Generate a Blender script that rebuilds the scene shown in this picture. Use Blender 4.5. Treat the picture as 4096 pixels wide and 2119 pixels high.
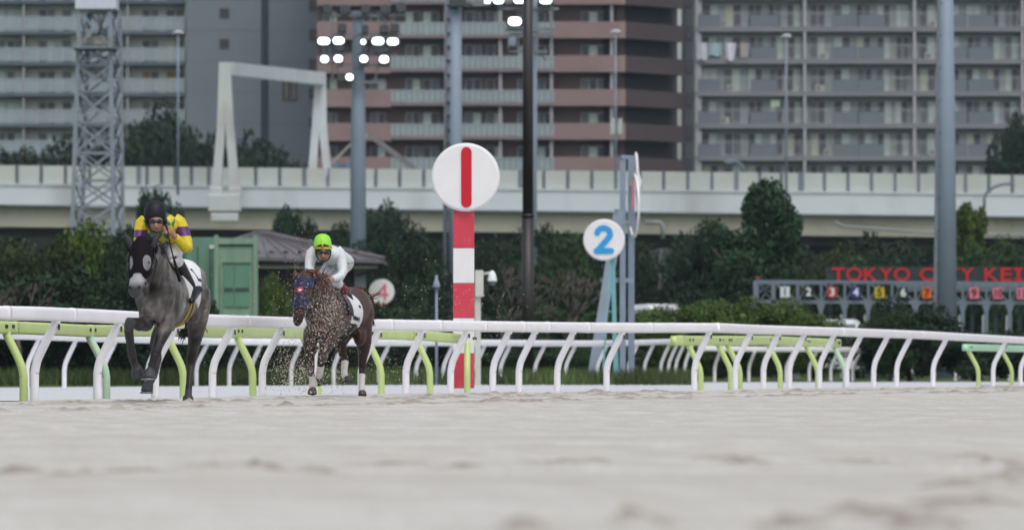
import bpy, bmesh, math, random
import numpy as np
from mathutils import Vector, Matrix
R = math.radians
random.seed(7)
rng = np.random.default_rng(5)
for _o in list(bpy.data.objects):
    bpy.data.objects.remove(_o)
S = bpy.context.scene
COL = S.collection

# ------------------------------------------------------------------ camera, sky, sun, exposure
FPX = 24000.0      # focal length in photo pixels (photo 4096 wide)
HC = 0.42          # camera height
HY = 1465.0        # horizon row in the photo
CXP = 2048.0
cam = bpy.data.cameras.new('camera')
camo = bpy.data.objects.new('camera', cam)
COL.objects.link(camo)
camo.location = (0, 0, HC)
camo.rotation_euler = (R(90), 0, 0)
cam.sensor_fit = 'HORIZONTAL'
cam.sensor_width = 36
cam.lens = FPX / 4096 * 36
cam.shift_y = (HY - 1059.5) / 4096
cam.clip_start = 0.5
cam.clip_end = 6000
cam.dof.use_dof = True
cam.dof.focus_distance = 73
cam.dof.aperture_fstop = 3.8
cam.dof.aperture_blades = 0
S.camera = camo

SUN_EL, SUN_AZ = 60, 205     # azimuth: light comes from behind the camera, a little from the right
W = bpy.data.worlds.new('World')
S.world = W
W.use_nodes = True
nt = W.node_tree
for n in list(nt.nodes):
    nt.nodes.remove(n)
sky = nt.nodes.new('ShaderNodeTexSky')
sky.sky_type = 'NISHITA'
sky.sun_disc = False
sky.sun_elevation = R(SUN_EL)
sky.sun_rotation = R(SUN_AZ - 90)
sky.air_density = 1.0
sky.dust_density = 4.0
hsv = nt.nodes.new('ShaderNodeHueSaturation')
hsv.inputs['Saturation'].default_value = 0.48
bg = nt.nodes.new('ShaderNodeBackground')
bg.inputs['Strength'].default_value = 0.15
wo = nt.nodes.new('ShaderNodeOutputWorld')
nt.links.new(sky.outputs[0], hsv.inputs['Color'])
nt.links.new(hsv.outputs[0], bg.inputs['Color'])
nt.links.new(bg.outputs[0], wo.inputs['Surface'])
sun = bpy.data.lights.new('sun', 'SUN')
sun.energy = 0.5
sun.angle = R(50)
sun.color = (1.0, 0.97, 0.93)
suno = bpy.data.objects.new('sun', sun)
COL.objects.link(suno)
_az = R(SUN_AZ)   # direction the light comes from, measured from +X, counter-clockwise... 
_dir = Vector((math.cos(R(-70)) * math.cos(R(SUN_EL)), math.sin(R(-70)) * math.cos(R(SUN_EL)), math.sin(R(SUN_EL))))
suno.rotation_euler = _dir.to_track_quat('Z', 'Y').to_euler()
sky.sun_rotation = math.atan2(_dir.x, _dir.y)
vs = S.view_settings
vs.view_transform = 'Standard'
vs.look = 'None'
vs.gamma = 1
vs.use_curve_mapping = False
vs.exposure = 0.24
S.cycles.use_denoising = True
S.cycles.max_bounces = 6

# ------------------------------------------------------------------ helpers
def P(x, y, d):
    """world point that stands at distance d where the photo shows pixel (x, y)"""
    return Vector(((x - CXP) * d / FPX, d, HC + (HY - y) * d / FPX))
def PX(x, d):
    return (x - CXP) * d / FPX
def PZ(y, d):
    return HC + (HY - y) * d / FPX

def lin(c):
    return tuple((v / 255 / 12.92) if v / 255 <= 0.04045 else ((v / 255 + 0.055) / 1.055) ** 2.4 for v in c)

_M = {}
def mat(name, col, rough=0.6, var=0.12, scale=3.0, bump=0.0, bscale=40.0, spec=0.4, metal=0.0, emit=0.0, attr=False, dirt=None, stretch=None, coat=0.0, alpha=1.0):
    if name in _M:
        return _M[name]
    m = bpy.data.materials.new(name)
    m.use_nodes = True
    t = m.node_tree
    b = t.nodes['Principled BSDF']
    b.inputs['Roughness'].default_value = rough
    b.inputs['Specular IOR Level'].default_value = spec
    b.inputs['Metallic'].default_value = metal
    b.inputs['Alpha'].default_value = alpha
    if coat:
        b.inputs['Coat Weight'].default_value = coat
        b.inputs['Coat Roughness'].default_value = 0.15
    tc = t.nodes.new('ShaderNodeTexCoord')
    mp = t.nodes.new('ShaderNodeMapping')
    t.links.new(tc.outputs['Object'], mp.inputs['Vector'])
    if stretch:
        mp.inputs['Scale'].default_value = stretch
    nz = t.nodes.new('ShaderNodeTexNoise')
    nz.inputs['Scale'].default_value = scale
    nz.inputs['Detail'].default_value = 5
    t.links.new(mp.outputs[0], nz.inputs['Vector'])
    rmp = t.nodes.new('ShaderNodeMapRange')
    rmp.inputs['From Min'].default_value = 0.3
    rmp.inputs['From Max'].default_value = 0.7
    rmp.inputs['To Min'].default_value = 1 - var
    rmp.inputs['To Max'].default_value = 1 + var
    t.links.new(nz.outputs['Fac'], rmp.inputs['Value'])
    mul = t.nodes.new('ShaderNodeMix')
    mul.data_type = 'RGBA'
    mul.blend_type = 'MULTIPLY'
    mul.inputs['Factor'].default_value = 1
    if attr:
        at = t.nodes.new('ShaderNodeAttribute')
        at.attribute_name = 'Col'
        t.links.new(at.outputs['Color'], mul.inputs['A'])
    else:
        mul.inputs['A'].default_value = (*col, 1)
    t.links.new(rmp.outputs[0], mul.inputs['B'])
    out = mul.outputs['Result']
    if dirt:   # (colour, amount, scale): stains with a shape of their own
        n2 = t.nodes.new('ShaderNodeTexNoise')
        n2.inputs['Scale'].default_value = dirt[2]
        n2.inputs['Detail'].default_value = 6
        mp2 = t.nodes.new('ShaderNodeMapping')
        t.links.new(tc.outputs['Object'], mp2.inputs['Vector'])
        mp2.inputs['Scale'].default_value = dirt[3] if len(dirt) > 3 else (1, 1, 1)
        t.links.new(mp2.outputs[0], n2.inputs['Vector'])
        r2 = t.nodes.new('ShaderNodeMapRange')
        r2.inputs['From Min'].default_value = 0.52
        r2.inputs['From Max'].default_value = 0.72
        r2.inputs['To Max'].default_value = dirt[1]
        t.links.new(n2.outputs['Fac'], r2.inputs['Value'])
        mx = t.nodes.new('ShaderNodeMix')
        mx.data_type = 'RGBA'
        t.links.new(r2.outputs[0], mx.inputs['Factor'])
        t.links.new(out, mx.inputs['A'])
        mx.inputs['B'].default_value = (*dirt[0], 1)
        out = mx.outputs['Result']
    t.links.new(out, b.inputs['Base Color'])
    if emit:
        b.inputs['Emission Color'].default_value = (*col, 1)
        b.inputs['Emission Strength'].default_value = emit
    if bump:
        n3 = t.nodes.new('ShaderNodeTexNoise')
        n3.inputs['Scale'].default_value = bscale
        n3.inputs['Detail'].default_value = 4
        t.links.new(tc.outputs['Object'], n3.inputs['Vector'])
        bp = t.nodes.new('ShaderNodeBump')
        bp.inputs['Strength'].default_value = bump
        bp.inputs['Distance'].default_value = 0.02
        t.links.new(n3.outputs['Fac'], bp.inputs['Height'])
        t.links.new(bp.outputs[0], b.inputs['Normal'])
    _M[name] = m
    return m

class MB:
    def __init__(s):
        s.v, s.f, s.m, s.sm = [], [], [], []
    def add(s, vs_, fs_, mi=0, smooth=False):
        o = len(s.v)
        s.v += [tuple(p) for p in vs_]
        for f in fs_:
            s.f.append([i + o for i in f]); s.m.append(mi); s.sm.append(smooth)
        return s
    def box(s, x0, x1, y0, y1, z0, z1, mi=0):
        vs_ = [(x0, y0, z0), (x1, y0, z0), (x1, y1, z0), (x0, y1, z0), (x0, y0, z1), (x1, y0, z1), (x1, y1, z1), (x0, y1, z1)]
        return s.add(vs_, [(0, 3, 2, 1), (4, 5, 6, 7), (0, 1, 5, 4), (1, 2, 6, 5), (2, 3, 7, 6), (3, 0, 4, 7)], mi)
    def bbox(s, c, size, b=0.01, mi=0):
        """box with chamfered edges"""
        hx, hy, hz = size[0] / 2, size[1] / 2, size[2] / 2
        b = min(b, hx * .9, hy * .9, hz * .9)
        bm = bmesh.new()
        bmesh.ops.create_cube(bm, size=1)
        for v in bm.verts:
            v.co = Vector((v.co.x * 2 * hx, v.co.y * 2 * hy, v.co.z * 2 * hz))
        bmesh.ops.bevel(bm, geom=list(bm.edges), offset=b, segments=2, profile=0.6, affect='EDGES')
        bm.verts.index_update()
        vs_ = [v.co + Vector(c) for v in bm.verts]
        fs_ = [[v.index for v in f.verts] for f in bm.faces]
        bm.free()
        return s.add(vs_, fs_, mi, False)
    def tube(s, pts, r, n=10, mi=0, caps=True, smooth=True, flat=None):
        pts = [Vector(p) for p in pts]
        N = len(pts)
        rr = r if isinstance(r, (list, tuple)) else [r] * N
        tang = []
        for i in range(N):
            a = pts[max(i - 1, 0)]; b = pts[min(i + 1, N - 1)]
            tang.append((b - a).normalized())
        t0 = tang[0]
        ref = Vector((0, 0, 1)) if abs(t0.z) < .9 else Vector((1, 0, 0))
        u = (ref - t0 * ref.dot(t0)).normalized()
        vs_ = []
        for i in range(N):
            t_ = tang[i]
            u = (u - t_ * u.dot(t_)).normalized()
            w = t_.cross(u)
            for k in range(n):
                a = 2 * math.pi * k / n
                d_ = u * math.cos(a) * rr[i] + w * math.sin(a) * rr[i]
                if flat:
                    d_ = Vector((d_.x * flat[0], d_.y * flat[1], d_.z * flat[2]))
                vs_.append(pts[i] + d_)
        fs_ = []
        for i in range(N - 1):
            for k in range(n):
                k2 = (k + 1) % n
                fs_.append((i * n + k, i * n + k2, (i + 1) * n + k2, (i + 1) * n + k))
        s.add(vs_, fs_, mi, smooth)
        if caps:
            o = len(s.v) - N * n
            s.f.append([o + k for k in range(n)][::-1]); s.m.append(mi); s.sm.append(False)
            s.f.append([o + (N - 1) * n + k for k in range(n)]); s.m.append(mi); s.sm.append(False)
        return s
    def beam(s, p0, p1, w, h, mi=0):
        p0, p1 = Vector(p0), Vector(p1)
        t_ = (p1 - p0).normalized()
        ref = Vector((0, 1, 0)) if abs(t_.y) < .9 else Vector((1, 0, 0))
        a = t_.cross(ref).normalized(); b = a.cross(t_).normalized()
        vs_ = []
        for p in (p0, p1):
            for sa, sb in ((-1, -1), (1, -1), (1, 1), (-1, 1)):
                vs_.append(p + a * sa * w / 2 + b * sb * h / 2)
        return s.add(vs_, [(3, 2, 1, 0), (4, 5, 6, 7), (0, 1, 5, 4), (1, 2, 6, 5), (2, 3, 7, 6), (3, 0, 4, 7)], mi)
    def disc(s, c, r, th, bev=.02, n=64, mi=0, ax=None):
        """round plate facing -Y with rounded rim"""
        c = Vector(c)
        prof = [(0, -th / 2), (r - bev, -th / 2), (r - bev * .3, -th / 2 + bev * .3), (r, -th / 2 + bev), (r, th / 2 - bev), (r - bev * .3, th / 2 - bev * .3), (r - bev, th / 2), (0, th / 2)]
        vs_, fs_ = [], []
        for (rad, y) in prof[1:-1]:
            for k in range(n):
                a = 2 * math.pi * k / n
                vs_.append(c + Vector((rad * math.cos(a), y, rad * math.sin(a))))
        m_ = len(prof) - 2
        for i in range(m_ - 1):
            for k in range(n):
                k2 = (k + 1) % n
                fs_.append((i * n + k, (i + 1) * n + k, (i + 1) * n + k2, i * n + k2))
        s.add(vs_, fs_, mi, True)
        o = len(s.v) - m_ * n
        s.f.append([o + k for k in range(n)]); s.m.append(mi); s.sm.append(False)
        s.f.append([o + (m_ - 1) * n + k for k in range(n)][::-1]); s.m.append(mi); s.sm.append(False)
        return s
    def prism(s, outline, y0, y1, mi=0):
        """outline: list of (x, z), extruded from y0 to y1"""
        n = len(outline)
        vs_ = [(x, y0, z) for x, z in outline] + [(x, y1, z) for x, z in outline]
        fs_ = [list(range(n)), list(range(2 * n - 1, n - 1, -1))]
        for k in range(n):
            k2 = (k + 1) % n
            fs_.append((k, n + k, n + k2, k2))
        return s.add(vs_, fs_, mi)
    def loft(s, pts, ref, n=18, mi=0):
        """pts: (pos, half_a, half_b); b runs along ref, a across it"""
        N = len(pts)
        pos = [Vector(p[0]) for p in pts]
        ref = Vector(ref)
        vs_ = []
        for i in range(N):
            t_ = (pos[min(i + 1, N - 1)] - pos[max(i - 1, 0)]).normalized()
            b = (ref - t_ * ref.dot(t_)).normalized()
            a = t_.cross(b)
            for k in range(n):
                an = 2 * math.pi * k / n
                vs_.append(pos[i] + a * math.cos(an) * pts[i][1] + b * math.sin(an) * pts[i][2])
        fs_ = []
        for i in range(N - 1):
            for k in range(n):
                k2 = (k + 1) % n
                fs_.append((i * n + k, i * n + k2, (i + 1) * n + k2, (i + 1) * n + k))
        fs_.append(list(range(n))[::-1])
        fs_.append([(N - 1) * n + k for k in range(n)])
        return s.add(vs_, fs_, mi, True)
    def ball(s, c, r, n=12, mi=0):
        c = Vector(c)
        rx, ry, rz = r if isinstance(r, (tuple, list)) else (r, r, r)
        pts = []
        m_ = n // 2
        vs_ = [c + Vector((0, 0, rz))]
        for i in range(1, m_):
            th = math.pi * i / m_
            for k in range(n):
                a = 2 * math.pi * k / n
                vs_.append(c + Vector((rx * math.sin(th) * math.cos(a), ry * math.sin(th) * math.sin(a), rz * math.cos(th))))
        vs_.append(c - Vector((0, 0, rz)))
        fs_ = [(0, 1 + k, 1 + (k + 1) % n) for k in range(n)]
        for i in range(m_ - 2):
            for k in range(n):
                k2 = (k + 1) % n
                fs_.append((1 + i * n + k, 1 + (i + 1) * n + k, 1 + (i + 1) * n + k2, 1 + i * n + k2))
        L = len(vs_) - 1
        fs_ += [(L, 1 + (m_ - 2) * n + (k + 1) % n, 1 + (m_ - 2) * n + k) for k in range(n)]
        return s.add(vs_, fs_, mi, True)
    def mesh(s, name, mats):
        me = bpy.data.meshes.new(name)
        me.from_pydata(s.v, [], s.f)
        for m in (mats if isinstance(mats, (list, tuple)) else [mats]):
            me.materials.append(m)
        me.polygons.foreach_set('material_index', s.m)
        me.polygons.foreach_set('use_smooth', s.sm)
        me.update()
        return me

def link(name, me, parent=None, loc=None):
    o = bpy.data.objects.new(name, me)
    COL.objects.link(o)
    if parent is not None:
        o.parent = parent
        w = Vector((0, 0, 0)); q = parent
        while q is not None:
            w += q.location; q = q.parent
        o.location = (Vector(loc) if loc is not None else Vector((0, 0, 0))) - w
    elif loc is not None:
        o.location = loc
    return o
def tag(o, label, cat, group=None):
    o['label'] = label; o['category'] = cat
    if group: o['group'] = group
    return o
def empty(name, loc, label, cat, group=None):
    o = bpy.data.objects.new(name, None)
    o.empty_display_size = .3
    COL.objects.link(o)
    o.location = loc
    return tag(o, label, cat, group)
def structure(name, me, loc=None):
    o = link(name, me, None, loc)
    o['kind'] = 'structure'
    return o
def copy_tree(o, parent=None):
    c = o.copy(); COL.objects.link(c); c.parent = parent
    for ch in list(o.children):
        copy_tree(ch, c)
    return c
def np_mesh(name, v, q, mats, col=None, smooth=False):
    me = bpy.data.meshes.new(name)
    v = np.asarray(v, dtype=np.float32); q = np.asarray(q, dtype=np.int32)
    n, k = q.shape
    me.vertices.add(len(v)); me.vertices.foreach_set('co', v.ravel())
    me.loops.add(n * k); me.loops.foreach_set('vertex_index', q.ravel())
    me.polygons.add(n)
    me.polygons.foreach_set('loop_start', np.arange(0, n * k, k, dtype=np.int32))
    me.polygons.foreach_set('use_smooth', np.full(n, smooth))
    for m in (mats if isinstance(mats, (list, tuple)) else [mats]):
        me.materials.append(m)
    me.update(calc_edges=True)
    if col is not None:
        a = me.color_attributes.new('Col', 'FLOAT_COLOR', 'POINT')
        c4 = np.ones((len(v), 4), dtype=np.float32); c4[:, :3] = col
        a.data.foreach_set('color', c4.ravel())
    return me
def text_mesh(body, size, extrude, mats, offset=0.0, sx=1.0):
    cu = bpy.data.curves.new('lettering', 'FONT')
    cu.body = body; cu.size = size; cu.extrude = extrude; cu.offset = offset
    cu.align_x = 'CENTER'; cu.align_y = 'CENTER'
    cu.resolution_u = 6
    ob = bpy.data.objects.new('lettering', cu)
    COL.objects.link(ob)
    bpy.context.view_layer.update()
    me = bpy.data.meshes.new_from_object(ob.evaluated_get(bpy.context.evaluated_depsgraph_get()))
    bpy.data.objects.remove(ob)
    me.materials.clear()
    me.materials.append(mats)
    me.transform(Matrix.Rotation(R(90), 4, 'X'))
    if sx != 1.0:
        me.transform(Matrix.Diagonal((sx, 1, 1, 1)))
    return me

# ------------------------------------------------------------------ ground
def interp(tab, x, c):
    xs = [t[0] for t in tab]; ys = [t[c] for t in tab]
    return float(np.interp(x, xs, ys))
# near fence: column, row of the rail top, pixel height of the fence (from the photo's perspective)
NEAR = [(-250, 1221, 392), (0, 1223, 384), (134, 1225, 380), (384, 1236, 365), (620, 1249, 352), (846, 1257, 340), (1050, 1264, 326), (1250, 1270, 315), (1500, 1276, 304), (2048, 1285, 287), (2430, 1290, 274), (2870, 1291, 261), (3030, 1299, 250), (3370, 1310, 233), (3690, 1323, 215), (4096, 1347, 190), (4400, 1365, 172)]
FH = 1.15
def near_d(x):
    return FPX * FH / interp(NEAR, x, 2)
fence_line = np.array([(PX(x, near_d(x)), near_d(x)) for x in range(-250, 4401, 50)])
def ground_mat(name, c1, c2, c3, rot, stretch, scale):
    m = bpy.data.materials.new(name); m.use_nodes = True
    t = m.node_tree; b = t.nodes['Principled BSDF']
    b.inputs['Roughness'].default_value = .9
    b.inputs['Specular IOR Level'].default_value = .15
    tc = t.nodes.new('ShaderNodeTexCoord')
    def noise(sc, stre=None, rz=0, det=5):
        mp = t.nodes.new('ShaderNodeMapping')
        mp.vector_type = 'POINT'
        mp.inputs['Rotation'].default_value = (0, 0, rz)
        if stre: mp.inputs['Scale'].default_value = stre
        t.links.new(tc.outputs['Object'], mp.inputs['Vector'])
        n = t.nodes.new('ShaderNodeTexNoise')
        n.inputs['Scale'].default_value = sc; n.inputs['Detail'].default_value = det
        t.links.new(mp.outputs[0], n.inputs['Vector'])
        return n.outputs['Fac']
    def rng_(f, a, b_, lo, hi):
        r = t.nodes.new('ShaderNodeMapRange')
        r.inputs['From Min'].default_value = a; r.inputs['From Max'].default_value = b_
        r.inputs['To Min'].default_value = lo; r.inputs['To Max'].default_value = hi
        t.links.new(f, r.inputs['Value']); return r.outputs[0]
    def mix(fac, A, B):
        x = t.nodes.new('ShaderNodeMix'); x.data_type = 'RGBA'
        t.links.new(fac, x.inputs['Factor'])
        for s_, v_ in (('A', A), ('B', B)):
            if isinstance(v_, tuple): x.inputs[s_].default_value = (*v_, 1)
            else: t.links.new(v_, x.inputs[s_])
        return x.outputs['Result']
    streak = rng_(noise(scale, stretch, rot), .42, .60, 0, 1)
    c = mix(streak, c1, c2)
    patch = rng_(noise(1.1, None, 0), .5, .75, 0, .6)
    c = mix(patch, c, c3)
    fine = rng_(noise(scale * 3.1, (stretch[0] * 1.5, stretch[1] * 3.5, 1), rot), .46, .64, 0, .8)
    c = mix(fine, c, c3)
    grain = rng_(noise(24, (1, .45, 1), 0, 4), .50, .66, 0, .7)
    c = mix(grain, c, c3)
    at = t.nodes.new('ShaderNodeAttribute'); at.attribute_name = 'Col'
    sep = t.nodes.new('ShaderNodeSeparateColor')
    t.links.new(at.outputs['Color'], sep.inputs[0])
    c = mix(sep.outputs[0], c, (.275, .243, .205))
    t.links.new(c, b.inputs['Base Color'])
    bp = t.nodes.new('ShaderNodeBump'); bp.inputs['Strength'].default_value = .5; bp.inputs['Distance'].default_value = .012
    t.links.new(noise(38, None, 0, 4), bp.inputs['Height'])
    t.links.new(bp.outputs[0], b.inputs['Normal'])
    return m
LANE = math.atan2(36, 11.4)     # the running direction of the track
sand_m = ground_mat('track_sand', (.585, .578, .548), (.475, .463, .43), (.405, .383, .34), -.12, (.05, .55, 1), 1.6)
inner_m = ground_mat('inner_sand', (.62, .635, .67), (.54, .555, .59), (.48, .485, .50), -LANE, (.12, 2.2, 1), 1.4)

def bump_field(X, Y):
    H = np.zeros_like(X); C = np.zeros_like(X)
    def mound(x, y, rx, ry, h, dark):
        xi = np.abs(X[0] - x) < rx * 3.2
        yi = np.abs(Y[:, 0] - y) < ry * 3.2
        if not xi.any() or not yi.any(): return
        ix = np.ix_(yi, xi)
        g = np.exp(-((X[ix] - x) / rx) ** 2 - ((Y[ix] - y) / ry) ** 2)
        H[ix] += h * g
        C[ix] = np.maximum(C[ix], dark * np.clip(g * 1.3, 0, 1))
    def cluster(x, y, size, h, dark, wide=1.0):
        for _ in range(16):
            a = rng.uniform(0, 6.28); q = rng.uniform(0, size)
            mound(x + math.cos(a) * q * 1.2 * wide, y + math.sin(a) * q * 1.3, max(.05, rng.uniform(.03, .10) * size / .3) * wide, max(.07, rng.uniform(.08, .2) * size / .3), h * rng.uniform(.15, .8), dark * rng.uniform(.3, 1))
    # two churned lanes next to the fence
    for (a, b, n, w, h) in (((-6.2, 51.5), (9.5, 103), 34, .5, .020), ((-5.2, 63), (10.4, 119), 34, .5, .020), ((-5.0, 68), (3.0, 100), 20, .4, .018)):
        for i in range(n):
            tt = (i + rng.uniform(-.3, .3)) / n
            x = a[0] + (b[0] - a[0]) * tt + rng.normal(0, w * .4); y = a[1] + (b[1] - a[1]) * tt + rng.normal(0, w)
            cluster(x, y, rng.uniform(.2, .5), h * rng.uniform(.5, 1.4), .95)
    # hoof marks closer to the camera
    for (px, py, h, sz) in ((60, 1885, .03, .13), (590, 1885, .034, .16), (930, 1865, .03, .12), (1010, 1875, .03, .12), (1230, 1885, .02, .1), (1560, 1858, .036, .15), (1850, 1865, .018, .08), (2240, 1843, .034, .14), (2330, 1850, .028, .14), (2900, 1842, .036, .12), (3000, 1850, .02, .1), (3440, 1842, .024, .16), (3870, 1835, .036, .11), (4030, 1852, .02, .1), (3950, 1930, .04, .15), (3800, 1960, .036, .12), (3760, 2030, .036, .12), (3900, 2010, .024, .12), (3460, 2060, .042, .11), (3620, 2075, .03, .11), (2570, 2105, .03, .06), (3150, 2110, .03, .08), (3720, 2112, .034, .1), (4080, 1905, .04, .12), (2100, 2130, .02, .05), (300, 1900, .014, .1)):
        d = HC * FPX / (py - HY)
        cluster(PX(px, d), d, sz * .8, h * (.20 if py < 1895 else .30), 1.0, 1.3)
    return H, C
xs = np.arange(-9, 14.01, .05)
ys = np.concatenate([np.arange(7.5, 30, .07), np.arange(30, 125, .10)])
X, Y = np.meshgrid(xs, ys)
H, C = bump_field(X, Y)
# gentle rolls left by the harrow, running along the track
across = (X * math.sin(LANE) - Y * math.cos(LANE))
H += .004 * np.sin(across * 5.1 + .8 * np.sin(Y * .3)) + .004 * np.sin(across * 13 + X)
H += .0045 * rng.normal(0, 1, H.shape) * np.clip(.25 + C * 3.2, 0, 2)
fx = np.interp(Y, fence_line[:, 1], fence_line[:, 0], left=-99, right=99)
keep = (X > fx - .25)
idx = np.arange(X.size).reshape(X.shape)
q = np.stack([idx[:-1, :-1], idx[:-1, 1:], idx[1:, 1:], idx[1:, :-1]], -1)
km = keep[:-1, :-1] & keep[:-1, 1:] & keep[1:, 1:] & keep[1:, :-1]
q = q[km]
used = np.unique(q); remap = np.full(X.size, -1); remap[used] = np.arange(len(used))
vv = np.stack([X.ravel(), Y.ravel(), H.ravel()], -1)[used]
cc = np.repeat(C.ravel()[used][:, None], 3, 1)
structure('race_track', np_mesh('race_track', vv, remap[q], sand_m, cc, True))
def sheet(name, pts, z, m):
    me = bpy.data.meshes.new(name)
    me.from_pydata([(x, y, z) for x, y in pts], [], [list(range(len(pts)))])
    me.materials.append(m); me.update()
    return structure(name, me)
# far end of the near track and the wide apron behind the camera
sheet('track_apron', [(-400, -60), (400, -60), (400, 135), (PX(3900, 150), 150), (PX(3960, 140), 132)] + [tuple(p) for p in fence_line[::-1] if p[1] < 132] + [(-400, 55)], -.035, sand_m)
sheet('inner_track', [(-120, 50), (60, 100), (60, 205), (PX(2500, 176), 176), (PX(2139, 163), 163), (PX(1500, 152), 152), (PX(850, 143), 143), (PX(0, 133), 133), (-120, 120)], -.045, inner_m)
grass_m = mat('infield_grass', (.062, .095, .032), .9, .5, .7, bump=.8, bscale=12, spec=.1, dirt=((.11, .12, .05), .6, .12))
sheet('infield', [(-420, 70), (420, 70), (420, 1000), (-420, 1000)], -.06, grass_m)
# ------------------------------------------------------------------ running rails
white_p = mat('white_rail_paint', (.85, .84, .88), .36, .02, 2.5, spec=.5, dirt=((.70, .68, .66), .25, 2.2))
green_p = mat('lime_rail_paint', (.50, .62, .235), .4, .05, 2.5, spec=.5, dirt=((.45, .50, .28), .4, 3.0))
mint_p = mat('mint_rail_paint', (.38, .68, .45), .4, .05, 2.5, spec=.5, dirt=((.42, .55, .38), .4, 3.0))
pale_p = mat('pale_mint_rail_paint', (.46, .62, .46), .4, .05, 2.5, spec=.5, dirt=((.42, .50, .40), .4, 3.0))
dark_p = mat('dark_bracket', (.02, .018, .018), .5)
joint_p = mat('rail_joint_grey', (.55, .56, .55), .5)

def rounded_rect(w, h, r, n=4):
    out = []
    for cx, cy, a0 in ((w / 2 - r, h / 2 - r, 0), (-w / 2 + r, h / 2 - r, 90), (-w / 2 + r, -h / 2 + r, 180), (w / 2 - r, -h / 2 + r, 270)):
        for i in range(n + 1):
            a = R(a0 + 90 * i / n)
            out.append((cx + r * math.cos(a), cy + r * math.sin(a)))
    return out
def sweep_rail(mb, pts, w, h, r, mi=0, drop=0):
    """rounded-rectangle rail through pts (centre of its top edge)"""
    sec = rounded_rect(w, h, r)
    n = len(sec); N = len(pts)
    vs_ = []
    for i in range(N):
        a = pts[max(i - 1, 0)]; b = pts[min(i + 1, N - 1)]
        t_ = Vector((b.x - a.x, b.y - a.y, 0)).normalized()
        s_ = Vector((t_.y, -t_.x, 0))
        for (x, z) in sec:
            vs_.append(pts[i] + s_ * x + Vector((0, 0, z - h / 2 - drop)))
    fs_ = []
    for i in range(N - 1):
        for k in range(n):
            k2 = (k + 1) % n
            fs_.append((i * n + k, (i + 1) * n + k, (i + 1) * n + k2, i * n + k2))
    fs_.append(list(range(n))); fs_.append([(N - 1) * n + k for k in range(n)][::-1])
    mb.add(vs_, fs_, mi, True)
def post_mesh(name, over, ztop, r, m, pts=None):
    """swan-neck post: straight foot, leaning neck, short upright head; over = overhang along +X"""
    prof = pts or [(0, -.22), (0, .30), (.0, .36), (.02, .44), (.06, .53), (.5, .80), (.62, .88), (.9, .845 * 1.0), (1.0, .93)]
    path = [(0, -.22), (0, .28), (.015, .36), (.07, .45), (.17, .54), (.55, .76), (.76, .87), (.9, .945), (.98, 1.0)]
    p = [Vector((over * a, 0, z / 1.0 * ztop if z > 0 else z)) for a, z in path]
    # Catmull-Rom through the path
    q = []
    for i in range(len(p) - 1):
        p0, p1, p2, p3 = p[max(i - 1, 0)], p[i], p[i + 1], p[min(i + 2, len(p) - 1)]
        for k in range(4):
            t_ = k / 4
            q.append(.5 * ((2 * p1) + (p2 - p0) * t_ + (2 * p0 - 5 * p1 + 4 * p2 - p3) * t_ ** 2 + (3 * p1 - p0 - 3 * p2 + p3) * t_ ** 3))
    q.append(p[-1])
    mb = MB()
    mb.tube(q, r, 14)
    return mb.mesh(name, m)
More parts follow.
